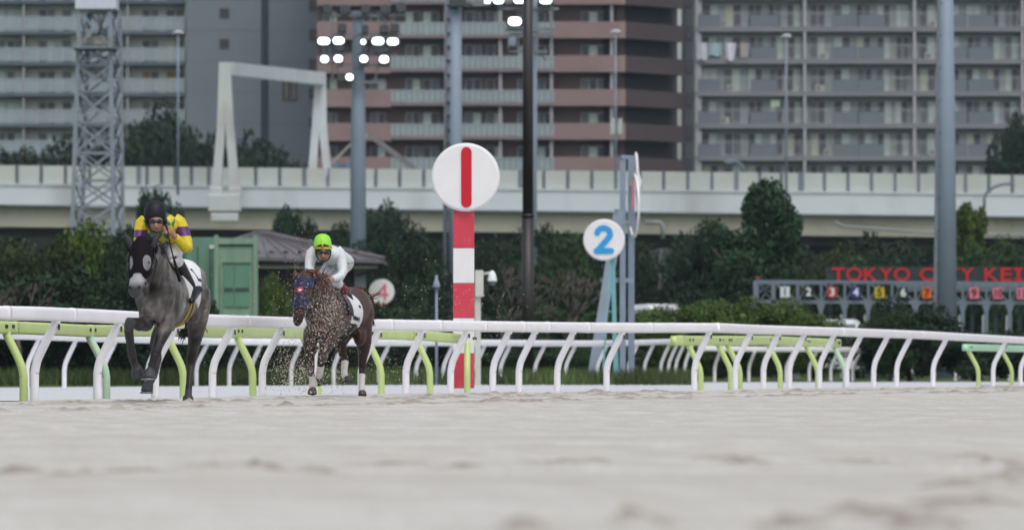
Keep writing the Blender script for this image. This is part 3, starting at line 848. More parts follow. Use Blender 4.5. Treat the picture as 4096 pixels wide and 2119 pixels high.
# (name, kind, tone, column, top row, width px, distance, label, category, variant)
PL = [
 # beyond the expressway
 ('broadleaf_tree', 'bush', 'dark', 60, 585, 420, 478, 'low dark tree crown above the expressway screen at the left edge', 'tree', 0),
 ('broadleaf_tree', 'bush', 'dark', 250, 545, 400, 480, 'dark tree crown above the expressway, half behind the lattice tower', 'tree', 1),
 ('broadleaf_tree', 'bush', 'dark', 510, 490, 380, 482, 'dark tree crown just right of the lattice tower above the expressway', 'tree', 0),
 ('broadleaf_tree', 'bush', 'dark', 650, 448, 440, 486, 'tallest dark tree in front of the grey balconies left of the white gantry', 'tree', 1),
 ('broadleaf_tree', 'bush', 'dark', 800, 505, 330, 480, 'dark tree touching the left leg of the white gantry above the expressway', 'tree', 0),
 ('broadleaf_tree', 'bush', 'dark', 1020, 560, 300, 480, 'dark tree standing between the two legs of the white gantry', 'tree', 1),
 ('broadleaf_tree', 'bush', 'dark', 1130, 568, 280, 484, 'smaller dark tree left of the right leg of the white gantry', 'tree', 0),
 ('broadleaf_tree', 'round', 'dark', 4120, 525, 330, 480, 'round dark tree above the expressway at the right edge', 'tree', 1),
 # in front of the expressway
 ('broadleaf_tree', 'round', 'blue', 640, 770, 190, 300, 'dark tree rising behind the black helmeted jockey', 'tree', 0),
 ('broadleaf_tree', 'round', 'blue', 1175, 820, 170, 310, 'slim dark tree above the ridge of the tiled hut', 'tree', 1),
 ('broadleaf_tree', 'round', 'dark', 1480, 808, 280, 330, 'dark tree behind the thick grey floodlight pole', 'tree', 0),
 ('broadleaf_tree', 'bush', 'dark', 1640, 920, 260, 285, 'dark bushy tree above the board with the 4', 'tree', 0),
 ('broadleaf_tree', 'bush', 'dark', 2010, 935, 250, 290, 'dark bushy tree between the striped pole and the brown mast', 'tree', 1),
 ('broadleaf_tree', 'bush', 'mid', 2250, 930, 300, 290, 'green bushy tree left of the board with the blue 2', 'tree', 0),
 ('broadleaf_tree', 'bush', 'dark', 2590, 970, 240, 300, 'dark bushy tree right of the finishing post', 'tree', 1),
 ('broadleaf_tree', 'bush', 'blue', 2800, 905, 290, 280, 'rounded green tree above the white van', 'tree', 0),
 ('evergreen_tree', 'lop', 'ever', 3020, 735, 540, 265, 'largest tree, tall lopsided dark evergreen beside the starting gate', 'tree', 0),
 ('broadleaf_tree', 'bush', 'olive', 3330, 1000, 320, 300, 'olive bushy tree right of the tall evergreen behind the gate', 'tree', 0),
 ('broadleaf_tree', 'bush', 'dark', 3570, 950, 360, 330, 'wide dark bushy tree over the red lettering', 'tree', 1),
 ('broadleaf_tree', 'loose', 'yellow', 3880, 832, 260, 300, 'yellowish loose tree right of the tall grey pole', 'tree', 0),
 ('broadleaf_tree', 'bush', 'dark', 4080, 950, 280, 320, 'dark bushy tree at the right edge above the gate', 'tree', 0),
 ('broadleaf_tree', 'bush', 'dark', 3740, 965, 260, 335, 'dark bushy tree standing behind the tall grey pole', 'tree', 0),
 # the dark wood edge under the expressway
 ('broadleaf_tree', 'bush', 'dark', -20, 952, 420, 345, 'dark tree mass at the left edge below the expressway', 'tree', 1),
 ('broadleaf_tree', 'bush', 'dark', 260, 970, 380, 350, 'dark tree mass at the foot of the lattice tower', 'tree', 0),
 ('broadleaf_tree', 'bush', 'dark', 880, 980, 380, 352, 'dark tree mass above the green container roof', 'tree', 1),
 ('broadleaf_tree', 'bush', 'dark', 1330, 1002, 360, 350, 'dark tree mass behind the hut roof', 'tree', 0),
 ('broadleaf_tree', 'bush', 'dark', 1790, 1002, 330, 352, 'dark tree mass behind the striped pole under the expressway', 'tree', 1),
 ('broadleaf_tree', 'bush', 'dark', 2440, 1025, 330, 350, 'dark tree mass behind the blue 2 board under the expressway', 'tree', 0),
 ('broadleaf_tree', 'bush', 'dark', 3180, 975, 360, 352, 'dark tree mass directly behind the tall evergreen', 'tree', 1),
 ('broadleaf_tree', 'bush', 'dark', 3440, 1025, 330, 352, 'dark tree mass under the expressway above the gate numbers', 'tree', 0),
 ('broadleaf_tree', 'bush', 'dark', 570, 961, 380, 352, 'dark tree mass between the lattice tower and the black helmet', 'tree', 0),
 ('broadleaf_tree', 'bush', 'dark', 1100, 970, 380, 356, 'dark tree mass above the middle of the hut roof', 'tree', 1),
 ('broadleaf_tree', 'bush', 'blue', 1560, 900, 330, 300, 'dark broad tree between the floodlight pole and the striped pole', 'tree', 1),
 ('broadleaf_tree', 'bush', 'dark', 2130, 950, 340, 330, 'dark tree mass behind the brown mast', 'tree', 0),
 ('broadleaf_tree', 'bush', 'dark', 2690, 1002, 300, 345, 'dark tree mass between the finishing post and the rounded tree', 'tree', 1),
 ('broadleaf_tree', 'bush', 'olive', 2930, 985, 300, 290, 'olive bushy tree filling the gap left of the tall evergreen', 'tree', 0),
 ('broadleaf_tree', 'bush', 'mid', 3450, 1040, 300, 285, 'low green bushy tree left of the red letter C', 'tree', 1),
 ('broadleaf_tree', 'bush', 'dark', 3680, 985, 330, 300, 'dark bushy tree left of the tall grey pole over the gate', 'tree', 0),
 ('broadleaf_tree', 'bush', 'mid', 3990, 960, 300, 288, 'green bushy tree right of the yellowish tree over the gate', 'tree', 1),
 # left foreground shrubs behind the rail
 ('shrub', 'bush', 'olive', -20, 955, 330, 205, 'dark olive shrub at the left edge behind the white rail', 'shrub', 0),
 ('shrub', 'bush', 'olive', 170, 930, 320, 200, 'tall olive shrub under the lattice tower', 'shrub', 1),
 ('shrub', 'bush', 'yellow', 380, 885, 330, 202, 'yellowish green shrub left of the grey horse', 'shrub', 0),
 ('shrub', 'bush', 'dark', 560, 900, 330, 198, 'dark shrub directly behind the head of the grey horse', 'shrub', 1),
 ('shrub', 'bush', 'dark', 250, 1060, 420, 175, 'low dark shrub left of the grey horse behind the rail', 'shrub', 0),
 ('shrub', 'bush', 'dark', 40, 1080, 380, 178, 'low dark shrub at the left edge behind the rail', 'shrub', 1),
 ('shrub', 'bush', 'dark', 470, 1090, 360, 172, 'low dark shrub behind the chest of the grey horse', 'shrub', 0),
 ('shrub', 'bush', 'dark', 700, 1130, 300, 180, 'low dark shrub between the grey horse and the green container', 'shrub', 1),
 ('shrub', 'bush', 'yellow', 1100, 1090, 120, 238, 'small yellow green shrub against the wall of the hut', 'shrub', 0),
]
for (nm, kind, tone, xp, yt, w, d, lab, cat, var) in PL:
    plant(nm, kind, tone, xp, yt, w, d, lab, cat, None, var)
# low shrubs along the infield behind the rails
LOW = [(1580, 1225, 300, 215, 'mid', 'low green shrub below the board with the 4'), (1830, 1235, 280, 218, 'dark', 'low dark shrub at the foot of the striped pole'),
 (2050, 1240, 270, 215, 'dark', 'low dark shrub left of the brown mast foot'), (2270, 1222, 300, 218, 'mid', 'low green shrub right of the brown mast foot'),
 (2420, 1245, 280, 212, 'mid', 'low green shrub at the foot of the finishing post'), (2640, 1238, 260, 205, 'bright', 'low bright shrub in front of the white van'),
 (2790, 1228, 250, 205, 'bright', 'low bright shrub under the rounded green tree'), (2960, 1205, 300, 208, 'bright', 'bright shrub left of the starting gate'),
 (3130, 1222, 260, 205, 'bright', 'bright shrub in front of gate stall one'), (3270, 1262, 240, 200, 'yellow', 'low yellow green shrub in front of gate stalls two and three'),
 (3500, 1285, 220, 198, 'mid', 'low green shrub in front of gate stall four'), (3640, 1215, 330, 196, 'blue', 'round bluish shrub left of the tall grey pole in front of the gate'),
 (3560, 1240, 200, 195, 'mid', 'green shrub nestled at the left of the round bluish shrub'), (3900, 1330, 330, 190, 'dark', 'low dark shrub at the foot of the tall grey pole'), (4100, 1330, 300, 190, 'mid', 'low green shrub at the right edge before the gate'),
 (1000, 1262, 300, 200, 'mid', 'low green shrub between the two horses'), (1330, 1255, 260, 200, 'dark', 'low dark shrub behind the brown horse'),
 (760, 1280, 320, 190, 'dark', 'low dark shrub behind the hind legs of the grey horse')]
for i, (xp, yt, w, d, tone, lab) in enumerate(LOW):
    plant('shrub', 'bush', tone, xp, yt, w, d, lab, 'shrub', None, i % 2)
# clipped hedge pieces between the far rails and the shrubs
HG = [(-60, 1365, 700, 205, 'mid', 'long low dark hedge behind the far rail at the left edge'), (560, 1368, 640, 207, 'mid', 'long low green hedge behind the legs of the grey horse'),
 (1180, 1385, 640, 205, 'mid', 'long low dark hedge behind the legs of the brown horse'), (2270, 1380, 620, 198, 'mid', 'long low green hedge behind the brown mast foot'),
 (2880, 1392, 620, 222, 'dark', 'long low dark hedge behind the short lime rail'), (3440, 1378, 640, 224, 'dark', 'long low dark hedge in front of the middle gate stalls'), (4010, 1375, 560, 226, 'dark', 'long low dark hedge at the right edge behind the far rail')]
for i, (xp, yt, w, d, tone, lab) in enumerate(HG):
    plant('hedge', 'hedge', tone, xp, yt, w, d, lab, 'hedge', None, i % 2, depth=3.0)
# unmown grass in front of the hedges
def grass_strip(name, n, xa, xb, da, db, hgt, seed):
    g_ = np.random.default_rng(seed)
    d = g_.uniform(da, db, n); x = (g_.uniform(xa, xb, n) - CXP) * d / FPX
    h = hgt * g_.uniform(.4, 1.2, n); lean = g_.normal(0, .12, (n, 2)); w = g_.uniform(.012, .03, n); a = g_.uniform(0, 3.14, n)
    b0 = np.stack([x - w * np.cos(a), d - w * np.sin(a), np.full(n, -.06)], 1); b1 = np.stack([x + w * np.cos(a), d + w * np.sin(a), np.full(n, -.06)], 1)
    tp = np.stack([x + lean[:, 0], d + lean[:, 1], h], 1)
    c = np.array([[.055, .088, .027]]) * g_.uniform(.5, 1.35, n)[:, None] * (1 + .35 * np.sin(x * .9 + 2 * np.sin(x * .37)))[:, None]
    me = np_mesh(name, np.stack([b0, b1, tp], 1).reshape(-1, 3), np.arange(3 * n).reshape(n, 3), leaf_m, np.repeat(c, 3, 0))
    o = link(name, me); o['kind'] = 'stuff'
    return tag(o, 'unmown green grass behind the far white rails', 'grass')
grass_strip('tall_grass', 26000, -120, 2760, 150, 202, .38, 3)
# bare winter-looking branches
def bare_tree(xp, ytop, d, seed, label):
    g = random.Random(seed); mb = MB(); x = PX(xp, d); H = PZ(ytop, d)
    root = empty('bare_tree', (x, d, 0), label, 'tree')
    mb.tube([(x, d, -.05), (x + .05, d, H * .25), (x - .04, d, H * .45)], [.10, .08, .06], 8)
    link('trunk', mb.mesh('trunk', mat('bare_bark', (.10, .085, .08), .9, .2)), root)
    mb = MB()
    def br(p, dr, L, r, k):
        q = p + dr * L
        mb.tube([p, (p + q) / 2 + Vector((g.uniform(-.05, .05), 0, .04)) * L, q], [r, r * .8, r * .55], 5)
        if k:
            for _ in range(3):
                nd = (dr + Vector((g.uniform(-.8, .8), g.uniform(-.6, .6), g.uniform(-.1, .5)))).normalized()
                br(q, nd, L * g.uniform(.6, .85), r * .6, k - 1)
    for k in range(5):
        br(Vector((x - .03, d, H * g.uniform(.28, .45))), Vector((g.uniform(-.9, .9), g.uniform(-.5, .5), .8)).normalized(), H * .2, .05, 3)
    link('branches', mb.mesh('branches', _M['bare_bark']), root)
bare_tree(2270, 1010, 205, 3, 'bare grey branched tree between the brown mast and the finishing post')
bare_tree(70, 1080, 165, 5, 'bare grey branched shrub at the left edge behind the rail')
bare_tree(2010, 1020, 205, 8, 'bare grey branched tree right of the camera post')
# ------------------------------------------------------------------ expressway
conc = mat('fascia_concrete', (.54, .60, .63), .7, .05, .15, dirt=((.22, .215, .20), .55, .35, (.5, 1, .12)))
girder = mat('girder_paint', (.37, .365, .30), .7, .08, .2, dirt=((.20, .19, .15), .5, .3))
screen_m = mat('screen_panel', (.44, .485, .46), .35, .10, .18, spec=.5, dirt=((.50, .44, .40), .5, .25))
postm = mat('screen_post', (.15, .19, .23), .6)
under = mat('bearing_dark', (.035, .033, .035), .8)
def hw(x):   # distance of the near edge of the expressway at column x
    return 430 + (x / 4096) * 22
def hz(yl, yr, x):
    d = hw(x); return PZ(yl + (yr - yl) * x / 4096, d)
x0, x1 = -400, 4500
def hp(x, y_off, z):
    d = hw(x) + y_off
    return (PX(x, hw(x)), d, z)
def slab(name, yl0, yr0, yl1, yr1, o0, o1, m, parent):
    """long box between rows (bottom yl0..yr0, top yl1..yr1) and depth offsets o0..o1"""
    za0, za1 = hz(yl0, yr0, x0), hz(yl1, yr1, x0); zb0, zb1 = hz(yl0, yr0, x1), hz(yl1, yr1, x1)
    v = [hp(x0, o0, za0), hp(x1, o0, zb0), hp(x1, o1, zb0), hp(x0, o1, za0), hp(x0, o0, za1), hp(x1, o0, zb1), hp(x1, o1, zb1), hp(x0, o1, za1)]
    mb = MB(); mb.add(v, [(0, 3, 2, 1), (4, 5, 6, 7), (0, 1, 5, 4), (1, 2, 6, 5), (2, 3, 7, 6), (3, 0, 4, 7)])
    return link(name, mb.mesh(name, m), parent)
hwy = empty('expressway_viaduct', (PX(2048, 441), 441, 0), 'long pale elevated expressway crossing the whole picture behind the trees', 'viaduct')
slab('fascia', 819, 867, 737, 776, 0, 1.0, conc, hwy)
slab('fascia_lip', 823, 871, 817, 865, -.12, .02, postm, hwy)
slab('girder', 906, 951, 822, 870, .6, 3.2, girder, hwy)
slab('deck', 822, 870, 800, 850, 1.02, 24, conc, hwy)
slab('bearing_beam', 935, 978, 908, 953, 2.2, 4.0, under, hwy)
slab('rear_girder', 925, 970, 823, 871, 21, 22.5, girder, hwy)
slab('coping', 742, 781, 735, 774, -.10, .5, conc, hwy)
# screen: panels and posts
px_ = [x0 + 60, 70 - 97 * 3, 70 - 97 * 2, 70 - 97]
xs_ = list(np.arange(-317, 560, 97)) + [592, 650, 704, 769, 838] + list(np.arange(930, 3100, 96)) + [3128, 3205] + list(np.arange(3300, 4500, 94))
xs_ = [float(v) for v in xs_]
for i, x in enumerate(xs_):
    d = hw(x)
    z0, z1 = hz(737, 776, x), hz(660, 699, x)
    w = .16 if i % 9 else .3
    if x in (3205.0,): w = .42
    mb = MB(); mb.box(PX(x, d) - w / 2, PX(x, d) + w / 2, d - .06, d + .12, z0 - .35, z1 + .02)
    link('screen_post', mb.mesh('screen_post', postm), hwy)
    if i < len(xs_) - 1:
        x2 = xs_[i + 1]; d2 = hw(x2)
        a0, a1 = hz(737, 776, x) + .06, hz(661, 700, x); b0, b1 = hz(737, 776, x2) + .06, hz(661, 700, x2)
        A, B_ = PX(x, d) + w / 2 + .004, PX(x2, d2) - .17
        mb = MB(); mb.add([(A, d, a0), (B_, d2, b0), (B_, d2, b1), (A, d, a1), (A, d + .05, a0), (B_, d2 + .05, b0), (B_, d2 + .05, b1), (A, d + .05, a1)], [(0, 1, 2, 3), (7, 6, 5, 4), (0, 4, 5, 1), (3, 2, 6, 7), (0, 3, 7, 4), (1, 5, 6, 2)])
        link('screen_panel', mb.mesh('screen_panel', screen_m), hwy)
# cantilever brackets under the deck and piers
for x in np.arange(-300, 4500, 64):
    d = hw(x); zt = hz(822, 870, x)
    mb = MB(); mb.prism([(-.05, 0), (.05, 0), (.05, .02), (-.05, .02)], 0, .01)
    mb = MB(); X_ = PX(x, d)
    mb.add([(X_ - .04, d + .3, zt - .01), (X_ + .04, d + .3, zt - .01), (X_ + .04, d + .59, zt - .01), (X_ - .04, d + .59, zt - .01), (X_ - .04, d + .59, zt - 1.3), (X_ + .04, d + .59, zt - 1.3)], [(0, 1, 2, 3), (0, 4, 5, 1), (0, 3, 4), (1, 5, 2), (3, 2, 5, 4)])
    link('web_stiffener', mb.mesh('web_stiffener', girder), hwy)
for x in (-200, 760, 1750, 2760, 3700):
    d = hw(x) + 8
    mb = MB(); X_ = PX(x, d); zt = PZ(960, d)
    mb.bbox((X_, d + 3, zt / 2 - .5), (2.6, 3, zt), .15)
    mb.bbox((X_, d + 3, zt + .0), (3.2, 14, 1.4), .1)
    link('pier', mb.mesh('pier', mat('pier_concrete', (.20, .20, .19), .8, .1, .3)), hwy)
# rain pipes hanging below the girder
pipe = mat('pipe_grey', (.24, .26, .27), .5)
def pipe_run(pts, r, d):
    mb = MB(); mb.tube([P(x, y, d) for x, y in pts], r, 8); link('drain_pipe', mb.mesh('drain_pipe', pipe), hwy)
pipe_run([(3340, 884), (3352, 896), (3380, 906), (3700, 930), (4200, 945)], .09, 436)
pipe_run([(2580, 890), (2640, 889), (2650, 900), (2652, 955)], .15, 434)
pipe_run([(2440, 893), (2560, 892)], .12, 434)
mb = MB(); X_ = PX(2762, 444); mb.box(X_ - .03, X_ + .03, hw(2762) - .013, hw(2762) + .01, PZ(850, 445), PZ(772, 445)); link('expansion_joint', mb.mesh('expansion_joint', postm), hwy)
# added wall, coloured near black to stand for the shade below the viaduct
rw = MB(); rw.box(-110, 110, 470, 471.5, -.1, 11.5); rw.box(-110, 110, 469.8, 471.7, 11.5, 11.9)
o = link('under_deck_shade', rw.mesh('under_deck_shade', mat('shade_wall_black', (.018, .018, .020), .9, .2, .2)), None)
tag(o, 'added dark wall standing in for the shadow under the expressway', 'wall')

# ------------------------------------------------------------------ white gantry over the expressway
gm = mat('gantry_white', (.49, .535, .54), .55, .05, .4, dirt=((.33, .24, .18), .6, .6, (1, 1, .35)))
dA, dB = 427.0, 455.0
gr = empty('portal_gantry', (PX(900, dA), dA, 0), 'white portal gantry with splayed A-shaped legs straddling the expressway', 'gantry')
def quadbar(name, a, b, ha, hb, th):
    mb = MB(); mb.beam(a, b, ha, th); link(name, mb.mesh(name, gm), gr)
tl = P(900, 274, dA); tr = P(1283, 315, dB)
mb = MB()
u = (tr - tl); 
bm_w = .9
def vbox(name, a, b, h, w):
    a, b = Vector(a), Vector(b); t_ = (b - a).normalized(); sd = Vector((t_.y, -t_.x, 0)).normalized()
    mb = MB(); vs_ = []
    for p in (a, b):
        for s1, s2 in ((-1, -1), (1, -1), (1, 1), (-1, 1)):
            vs_.append(p + sd * s1 * w / 2 + Vector((0, 0, s2 * h / 2)))
    mb.add(vs_, [(3, 2, 1, 0), (4, 5, 6, 7), (0, 1, 5, 4), (1, 2, 6, 5), (2, 3, 7, 6), (3, 0, 4, 7)])
    return link(name, mb.mesh(name, gm), gr)
vbox('beam', tl + u * .035, tr, 50 / FPX * 440, .8)
def leg(top, split, feet, d, wt, ws, wf):
    mb = MB()
    def seg(xa, ya, wa, xb, yb, wb, y0):
        a, b = P(xa, ya, d), P(xb, yb, d); sc = d / FPX / 2
        vs_ = []
        for yy in (y0, y0 + .8):
            vs_ += [(a.x - wa * sc, yy, a.z), (a.x + wa * sc, yy, a.z), (b.x + wb * sc, yy, b.z), (b.x - wb * sc, yy, b.z)]
        mb.add(vs_, [(0, 1, 2, 3)[::-1], (4, 5, 6, 7), (0, 4, 5, 1), (3, 2, 6, 7), (0, 3, 7, 4), (1, 5, 6, 2)])
    seg(top[0], top[1], wt, split[0], split[1], ws, d - .4)
    for fx_, fy_ in feet:
        s_ = -1 if fx_ < split[0] else 1
        seg(split[0] + s_ * ws * .25, split[1] - 1, ws * .5, fx_, fy_, wf, d - .4)
    link('leg', mb.mesh('leg', gm), gr)
leg((899, 250), (902, 497), ((866, 760), (940, 760)), dA, 44, 66, 38)
leg((1283, 290), (1277, 528), ((1249, 700), (1312, 700)), dB, 40, 62, 32)
mb = MB(); mb.bbox(P(899, 812, dA), (130 * dA / FPX, 1.2, 70 * dA / FPX), .1); mb.bbox(P(899, 870, dA), (110 * dA / FPX, 1.2, 34 * dA / FPX), .1)
mb.bbox(P(866, 770, dA), (52 * dA / FPX, 1.0, 40 * dA / FPX), .1); mb.bbox(P(940, 770, dA), (52 * dA / FPX, 1.0, 40 * dA / FPX), .1)
link('foot_bracket', mb.mesh('foot_bracket', gm), gr)

# lamp posts and small things along the expressway
def lamp_post(xp, yb, yt, d, label, w=.09):
    root = empty('lamp_post', (PX(xp, d), d, PZ(yb, d)), label, 'lamp post')
    mb = MB(); mb.tube([P(xp, yb, d), P(xp, yt, d)], [w, w * .7], 8); link('pole', mb.mesh('pole', steel), root)
    mb = MB(); c = P(xp, yt - 4, d); mb.loft([(c + Vector((-.42, 0, 0)), .05, .10), (c + Vector((-.1, 0, .06)), .16, .2), (c + Vector((.25, 0, .05)), .14, .18), (c + Vector((.42, 0, 0)), .05, .1)], (0, 1, 0), 10)
    link('lantern', mb.mesh('lantern', mat('lantern_grey', (.45, .47, .50), .4)), root)
lamp_post(712, 780, 138, 428.5, 'thin grey lamp post in front of the grey balconies right of the lattice tower')
lamp_post(3145, 775, 152, 445, 'thin grey lamp post in front of the grey flats at right')
lamp_post(2462, 770, 135, 446, 'thin grey lamp post before the pink building with a small box halfway')
rt = empty('signal_box', (PX(2466, 442), 441.5, PZ(506, 441.5)), 'small pale green equipment box hung on the lamp post by the pink building', 'equipment box')
for xx, hh in ((2450, 64), (2480, 62)):
    mb = MB(); mb.bbox(P(xx, 506, 441.5), (18 * 441.5 / FPX, .3, hh * 441.5 / FPX), .04); link('box', mb.mesh('box', mat('box_pale', (.42, .46, .45), .5)), rt)
mb = MB(); mb.beam(P(2458, 540, 441.6), P(2474, 540, 441.6), .1, .1); link('clamp', mb.mesh('clamp', postm), rt)
def curved_lamp(pts, d, label, head, r=.10):
    root = empty('street_lamp', P(pts[0][0], pts[0][1], d), label, 'street lamp')
    mb = MB(); mb.tube([P(x, y, d) for x, y in pts], r, 8); link('arm', mb.mesh('arm', postm), root)
    mb = MB(); c = P(head[0], head[1], d); mb.bbox(c, (.7, .3, .16), .05); link('lantern', mb.mesh('lantern', postm), root)
curved_lamp([(3937, 838), (3937, 790), (3948, 768), (3975, 748), (4010, 737), (4042, 735)], 425, 'dark curved street lamp before the expressway at right', (4040, 738))
curved_lamp([(2988, 700), (2975, 668), (2950, 648), (2925, 640), (2912, 643)], 462, 'small curved street lamp behind the expressway screen left of the grey flats', (2915, 648), .07)
dk = MB(); dk.beam(P(1478, 540, 470), P(1662, 678, 470), .42, .4)
o = link('steel_brace', dk.mesh('steel_brace', mat('brace_grey', (.16, .155, .15), .6)), None); o_ = o
tag(o, 'dark slanting steel brace below the pink balconies right of the floodlight pole', 'brace')
dk = MB(); dk.beam(P(1462, 535, 468), P(1446, 600, 468), .25, .3)
dk.beam(P(1325, 655, 468), P(1420, 560, 468), .14, .2)
o = link('steel_strut', dk.mesh('steel_strut', mat('strut_pale', (.34, .33, .31), .6)), None)
tag(o, 'pale slanting strut left of the floodlight pole above the expressway screen', 'strut')
tb = MB(); rngt = random.Random(4)
nx = 14
vs_ = []
for j in range(3):
    for i in range(nx):
        x = 1290 + (1410 - 1290) * i / (nx - 1)
        p = P(x, 715 - j * 32 - (6 * math.sin(i * 1.3) if j == 2 else 0), 472 - j * .4)
        vs_.append(p + Vector((0, rngt.uniform(-.15, .15), 0)))
fs_ = [(j * nx + i, j * nx + i + 1, (j + 1) * nx + i + 1, (j + 1) * nx + i) for j in range(2) for i in range(nx - 1)]
vs_ += [v + Vector((0, 1.5, 0)) for v in vs_]
fs_ += [tuple(k + 3 * nx for k in f[::-1]) for f in fs_]
tb.add(vs_, fs_, 0, True)
o = link('tarpaulin', tb.mesh('tarpaulin', mat('tarp_blue', (.36, .46, .60), .6)), None)
tag(o, 'pale blue tarpaulin beside the right leg of the white gantry', 'tarpaulin')

# ------------------------------------------------------------------ apartment blocks
glass_d = mat('glass_dark', (.030, .040, .050), .15, .2, .8, spec=.6)
glass_m = mat('glass_mid', (.10, .13, .14), .2, .2, .8, spec=.6)
curt = mat('curtain_pale', (.62, .74, .66), .6, .12, 2)
curt2 = mat('curtain_cream', (.62, .65, .48), .6, .12, 2)
curt3 = mat('curtain_ochre', (.34, .20, .06), .6, .12, 2)
frame_m = mat('window_frame', (.40, .46, .48), .4)
WINMESH = {}
def win_frame(w, h, m=None):
    key = ('f', w, h, (m or frame_m).name)
    if key not in WINMESH:
        mb = MB(); t_ = .07
        mb.box(0, w, -.06, .04, 0, t_); mb.box(0, w, -.06, .04, h - t_, h); mb.box(0, t_, -.06, .04, t_, h - t_); mb.box(w - t_, w, -.06, .04, t_, h - t_); mb.box(w / 2 - .04, w / 2 + .04, -.05, .04, t_, h - t_)
        WINMESH[key] = mb.mesh('window', m or frame_m)
    return WINMESH[key]
VARS = [(glass_d, glass_m), (glass_d, curt), (curt, glass_d), (curt, curt), (glass_m, glass_d), (glass_m, curt), (curt2, glass_d), (glass_d, glass_d), (curt3, glass_d)]
def win_pane(w, h, k):
    key = ('p', w, h, k)
    if key not in WINMESH:
        mb = MB(); t_ = .07
        mb.box(t_ * .9, w / 2, -.01, .0, t_ * .9, h - t_ * .9, 0)
        mb.box(w / 2 + .001, w - t_ * .9, -.025, -.015, t_ * .9, h - t_ * .9, 1)
        WINMESH[key] = mb.mesh('pane', list(VARS[k]))
    return WINMESH[key]
def add_window(root, x, y, z, w, h, k, fm=None):
    o = link('window', win_frame(w, h, fm), root, (x, y, z))
    p = bpy.data.objects.new('pane', win_pane(w, h, k)); COL.objects.link(p); p.parent = o
    return o
def add_ac(x, y, z, label):
    key = 'AC'
    if key not in WINMESH:
        mb = MB(); mb.bbox((0, 0, .3), (.8, .3, .6), .02); WINMESH[key] = mb.mesh('body', mat('appliance_white', (.52, .52, .48), .5))
        mb = MB(); mb.tube([(-.12, -.152, .3), (-.12, -.165, .3)], .22, 16); WINMESH['ACf'] = mb.mesh('fan_grille', mat('grille_grey', (.2, .2, .2), .6))
    root = empty('air_conditioner', (x, y, z), label, 'air conditioner', 'air conditioners on the balconies')
    link('body', WINMESH['AC'], root, (x, y, z)); link('fan_grille', WINMESH['ACf'], root, (x, y, z))
wr = random.Random(11)

# --- A: grey block at left with frosted balcony rails
dA_ = 530.0
wallA = mat('stucco_cream', (.55, .59, .53), .8, .06, .4)
slabA = mat('slab_slate', (.095, .125, .16), .7, .08, .3)
railA = mat('frosted_rail', (.34, .42, .46), .35, .06, .6, spec=.5, alpha=.62)
greyA = mat('tile_grey', (.162, .192, .225), .7, .04, .3)
colA = mat('pilaster_cream', (.33, .35, .33), .7, .05)
rA = empty('apartment_block', (-36, dA_, 0), 'grey apartment block at left with frosted balcony rails and a blank tiled end wall', 'apartment block')
XA0, XA1 = -50.0, PX(738, dA_)
pitch = 2.73; ztop = PZ(125, dA_)
mb = MB(); mb.box(XA0, XA1, dA_ + 1.6, dA_ + 10, 0, ztop + 3 * pitch + .3); link('wall', mb.mesh('wall', wallA), rA)
mb = MB(); mb.box(XA0 - .3, XA1 + .1, dA_ - .2, dA_ + 10.3, ztop + 3 * pitch + .3, ztop + 3 * pitch + 1.1); link('roof', mb.mesh('roof', slabA), rA)
partA = [PX(94, dA_), PX(510, dA_)]
for i in range(-2, 7):
    z = ztop - i * pitch
    mb = MB(); mb.box(XA0, XA1, dA_ - .05, dA_ + 1.6, z - .30, z); link('balcony_slab', mb.mesh('balcony_slab', slabA), rA)
    for (a, b) in ((XA0, partA[0] - .09), (partA[0] + .09, partA[1] - .09), (partA[1] + .09, XA1)):
        mb = MB(); mb.box(a, b, dA_ + .02, dA_ + .06, z + .08, z + 1.22)
        o = link('balcony_rail', mb.mesh('balcony_rail', railA), rA)
        mb = MB(); mb.box(a, b, dA_ - .01, dA_ + .09, z + 1.22, z + 1.28)
        n_ = max(2, int((b - a) / 1.1))
        for k in range(n_ + 1):
            xx = a + .03 + (b - a - .06) * k / n_
            mb.box(xx - .02, xx + .02, dA_ - .01, dA_ + .019, z, z + 1.22)
        link('rail_frame', mb.mesh('rail_frame', frame_m), o)
    for p_ in partA:
        mb = MB(); mb.box(p_ - .08, p_ + .08, dA_ + .1, dA_ + 1.59, z, z + pitch - .3); link('party_wall', mb.mesh('party_wall', colA), rA)
    for base in (partA[0] - 9.2, partA[0], partA[1]):
        for off, w_ in ((1.2, 1.5), (3.3, 1.7), (6.2, 1.3), (7.6, 1.4)):
            x = base + off
            if x < XA0 + .2 or x + w_ > XA1: continue
            if base == partA[1] and off > 3.5: continue
            k = wr.choice([0, 1, 2, 5, 1, 6, 3, 0, 7, 5])
            if base == partA[1] and i == 2: k = 8
            add_window(rA, x, dA_ + 1.56, z + .02, w_, 2.0, k)
XA2, XA3, XA4, XA5 = PX(747, dA_), PX(1045, dA_), PX(1073, dA_), PX(1268, dA_)
mb = MB(); mb.box(XA1 + .0, XA2, dA_ + .3, dA_ + 1.6, 0, ztop + 3 * pitch); link('pilaster', mb.mesh('pilaster', colA), rA)
hA = ztop + 3 * pitch + 2.0
for (a, b, yy) in ((XA2, XA3, dA_ - .4), (XA4, XA5, dA_ + .5)):
    n_ = 13
    for i in range(-3, 11):
        z = ztop - i * pitch
        mb = MB(); mb.box(a, b, yy, yy + 9, max(z - pitch + .03, 0) if i < 10 else 0, z); link('end_wall', mb.mesh('end_wall', greyA), rA)
    mb = MB(); mb.box(a + .02, b - .02, yy + .03, yy + 8.9, 0, ztop + 3 * pitch + .2); link('wall_core', mb.mesh('wall_core', slabA), rA)
mb = MB(); mb.box(XA3, XA4, dA_ + 1.5, dA_ + 8, 0, hA - 2); link('recess', mb.mesh('recess', slabA), rA)
winr = mat('window_rim_dark', (.05, .055, .06), .5)
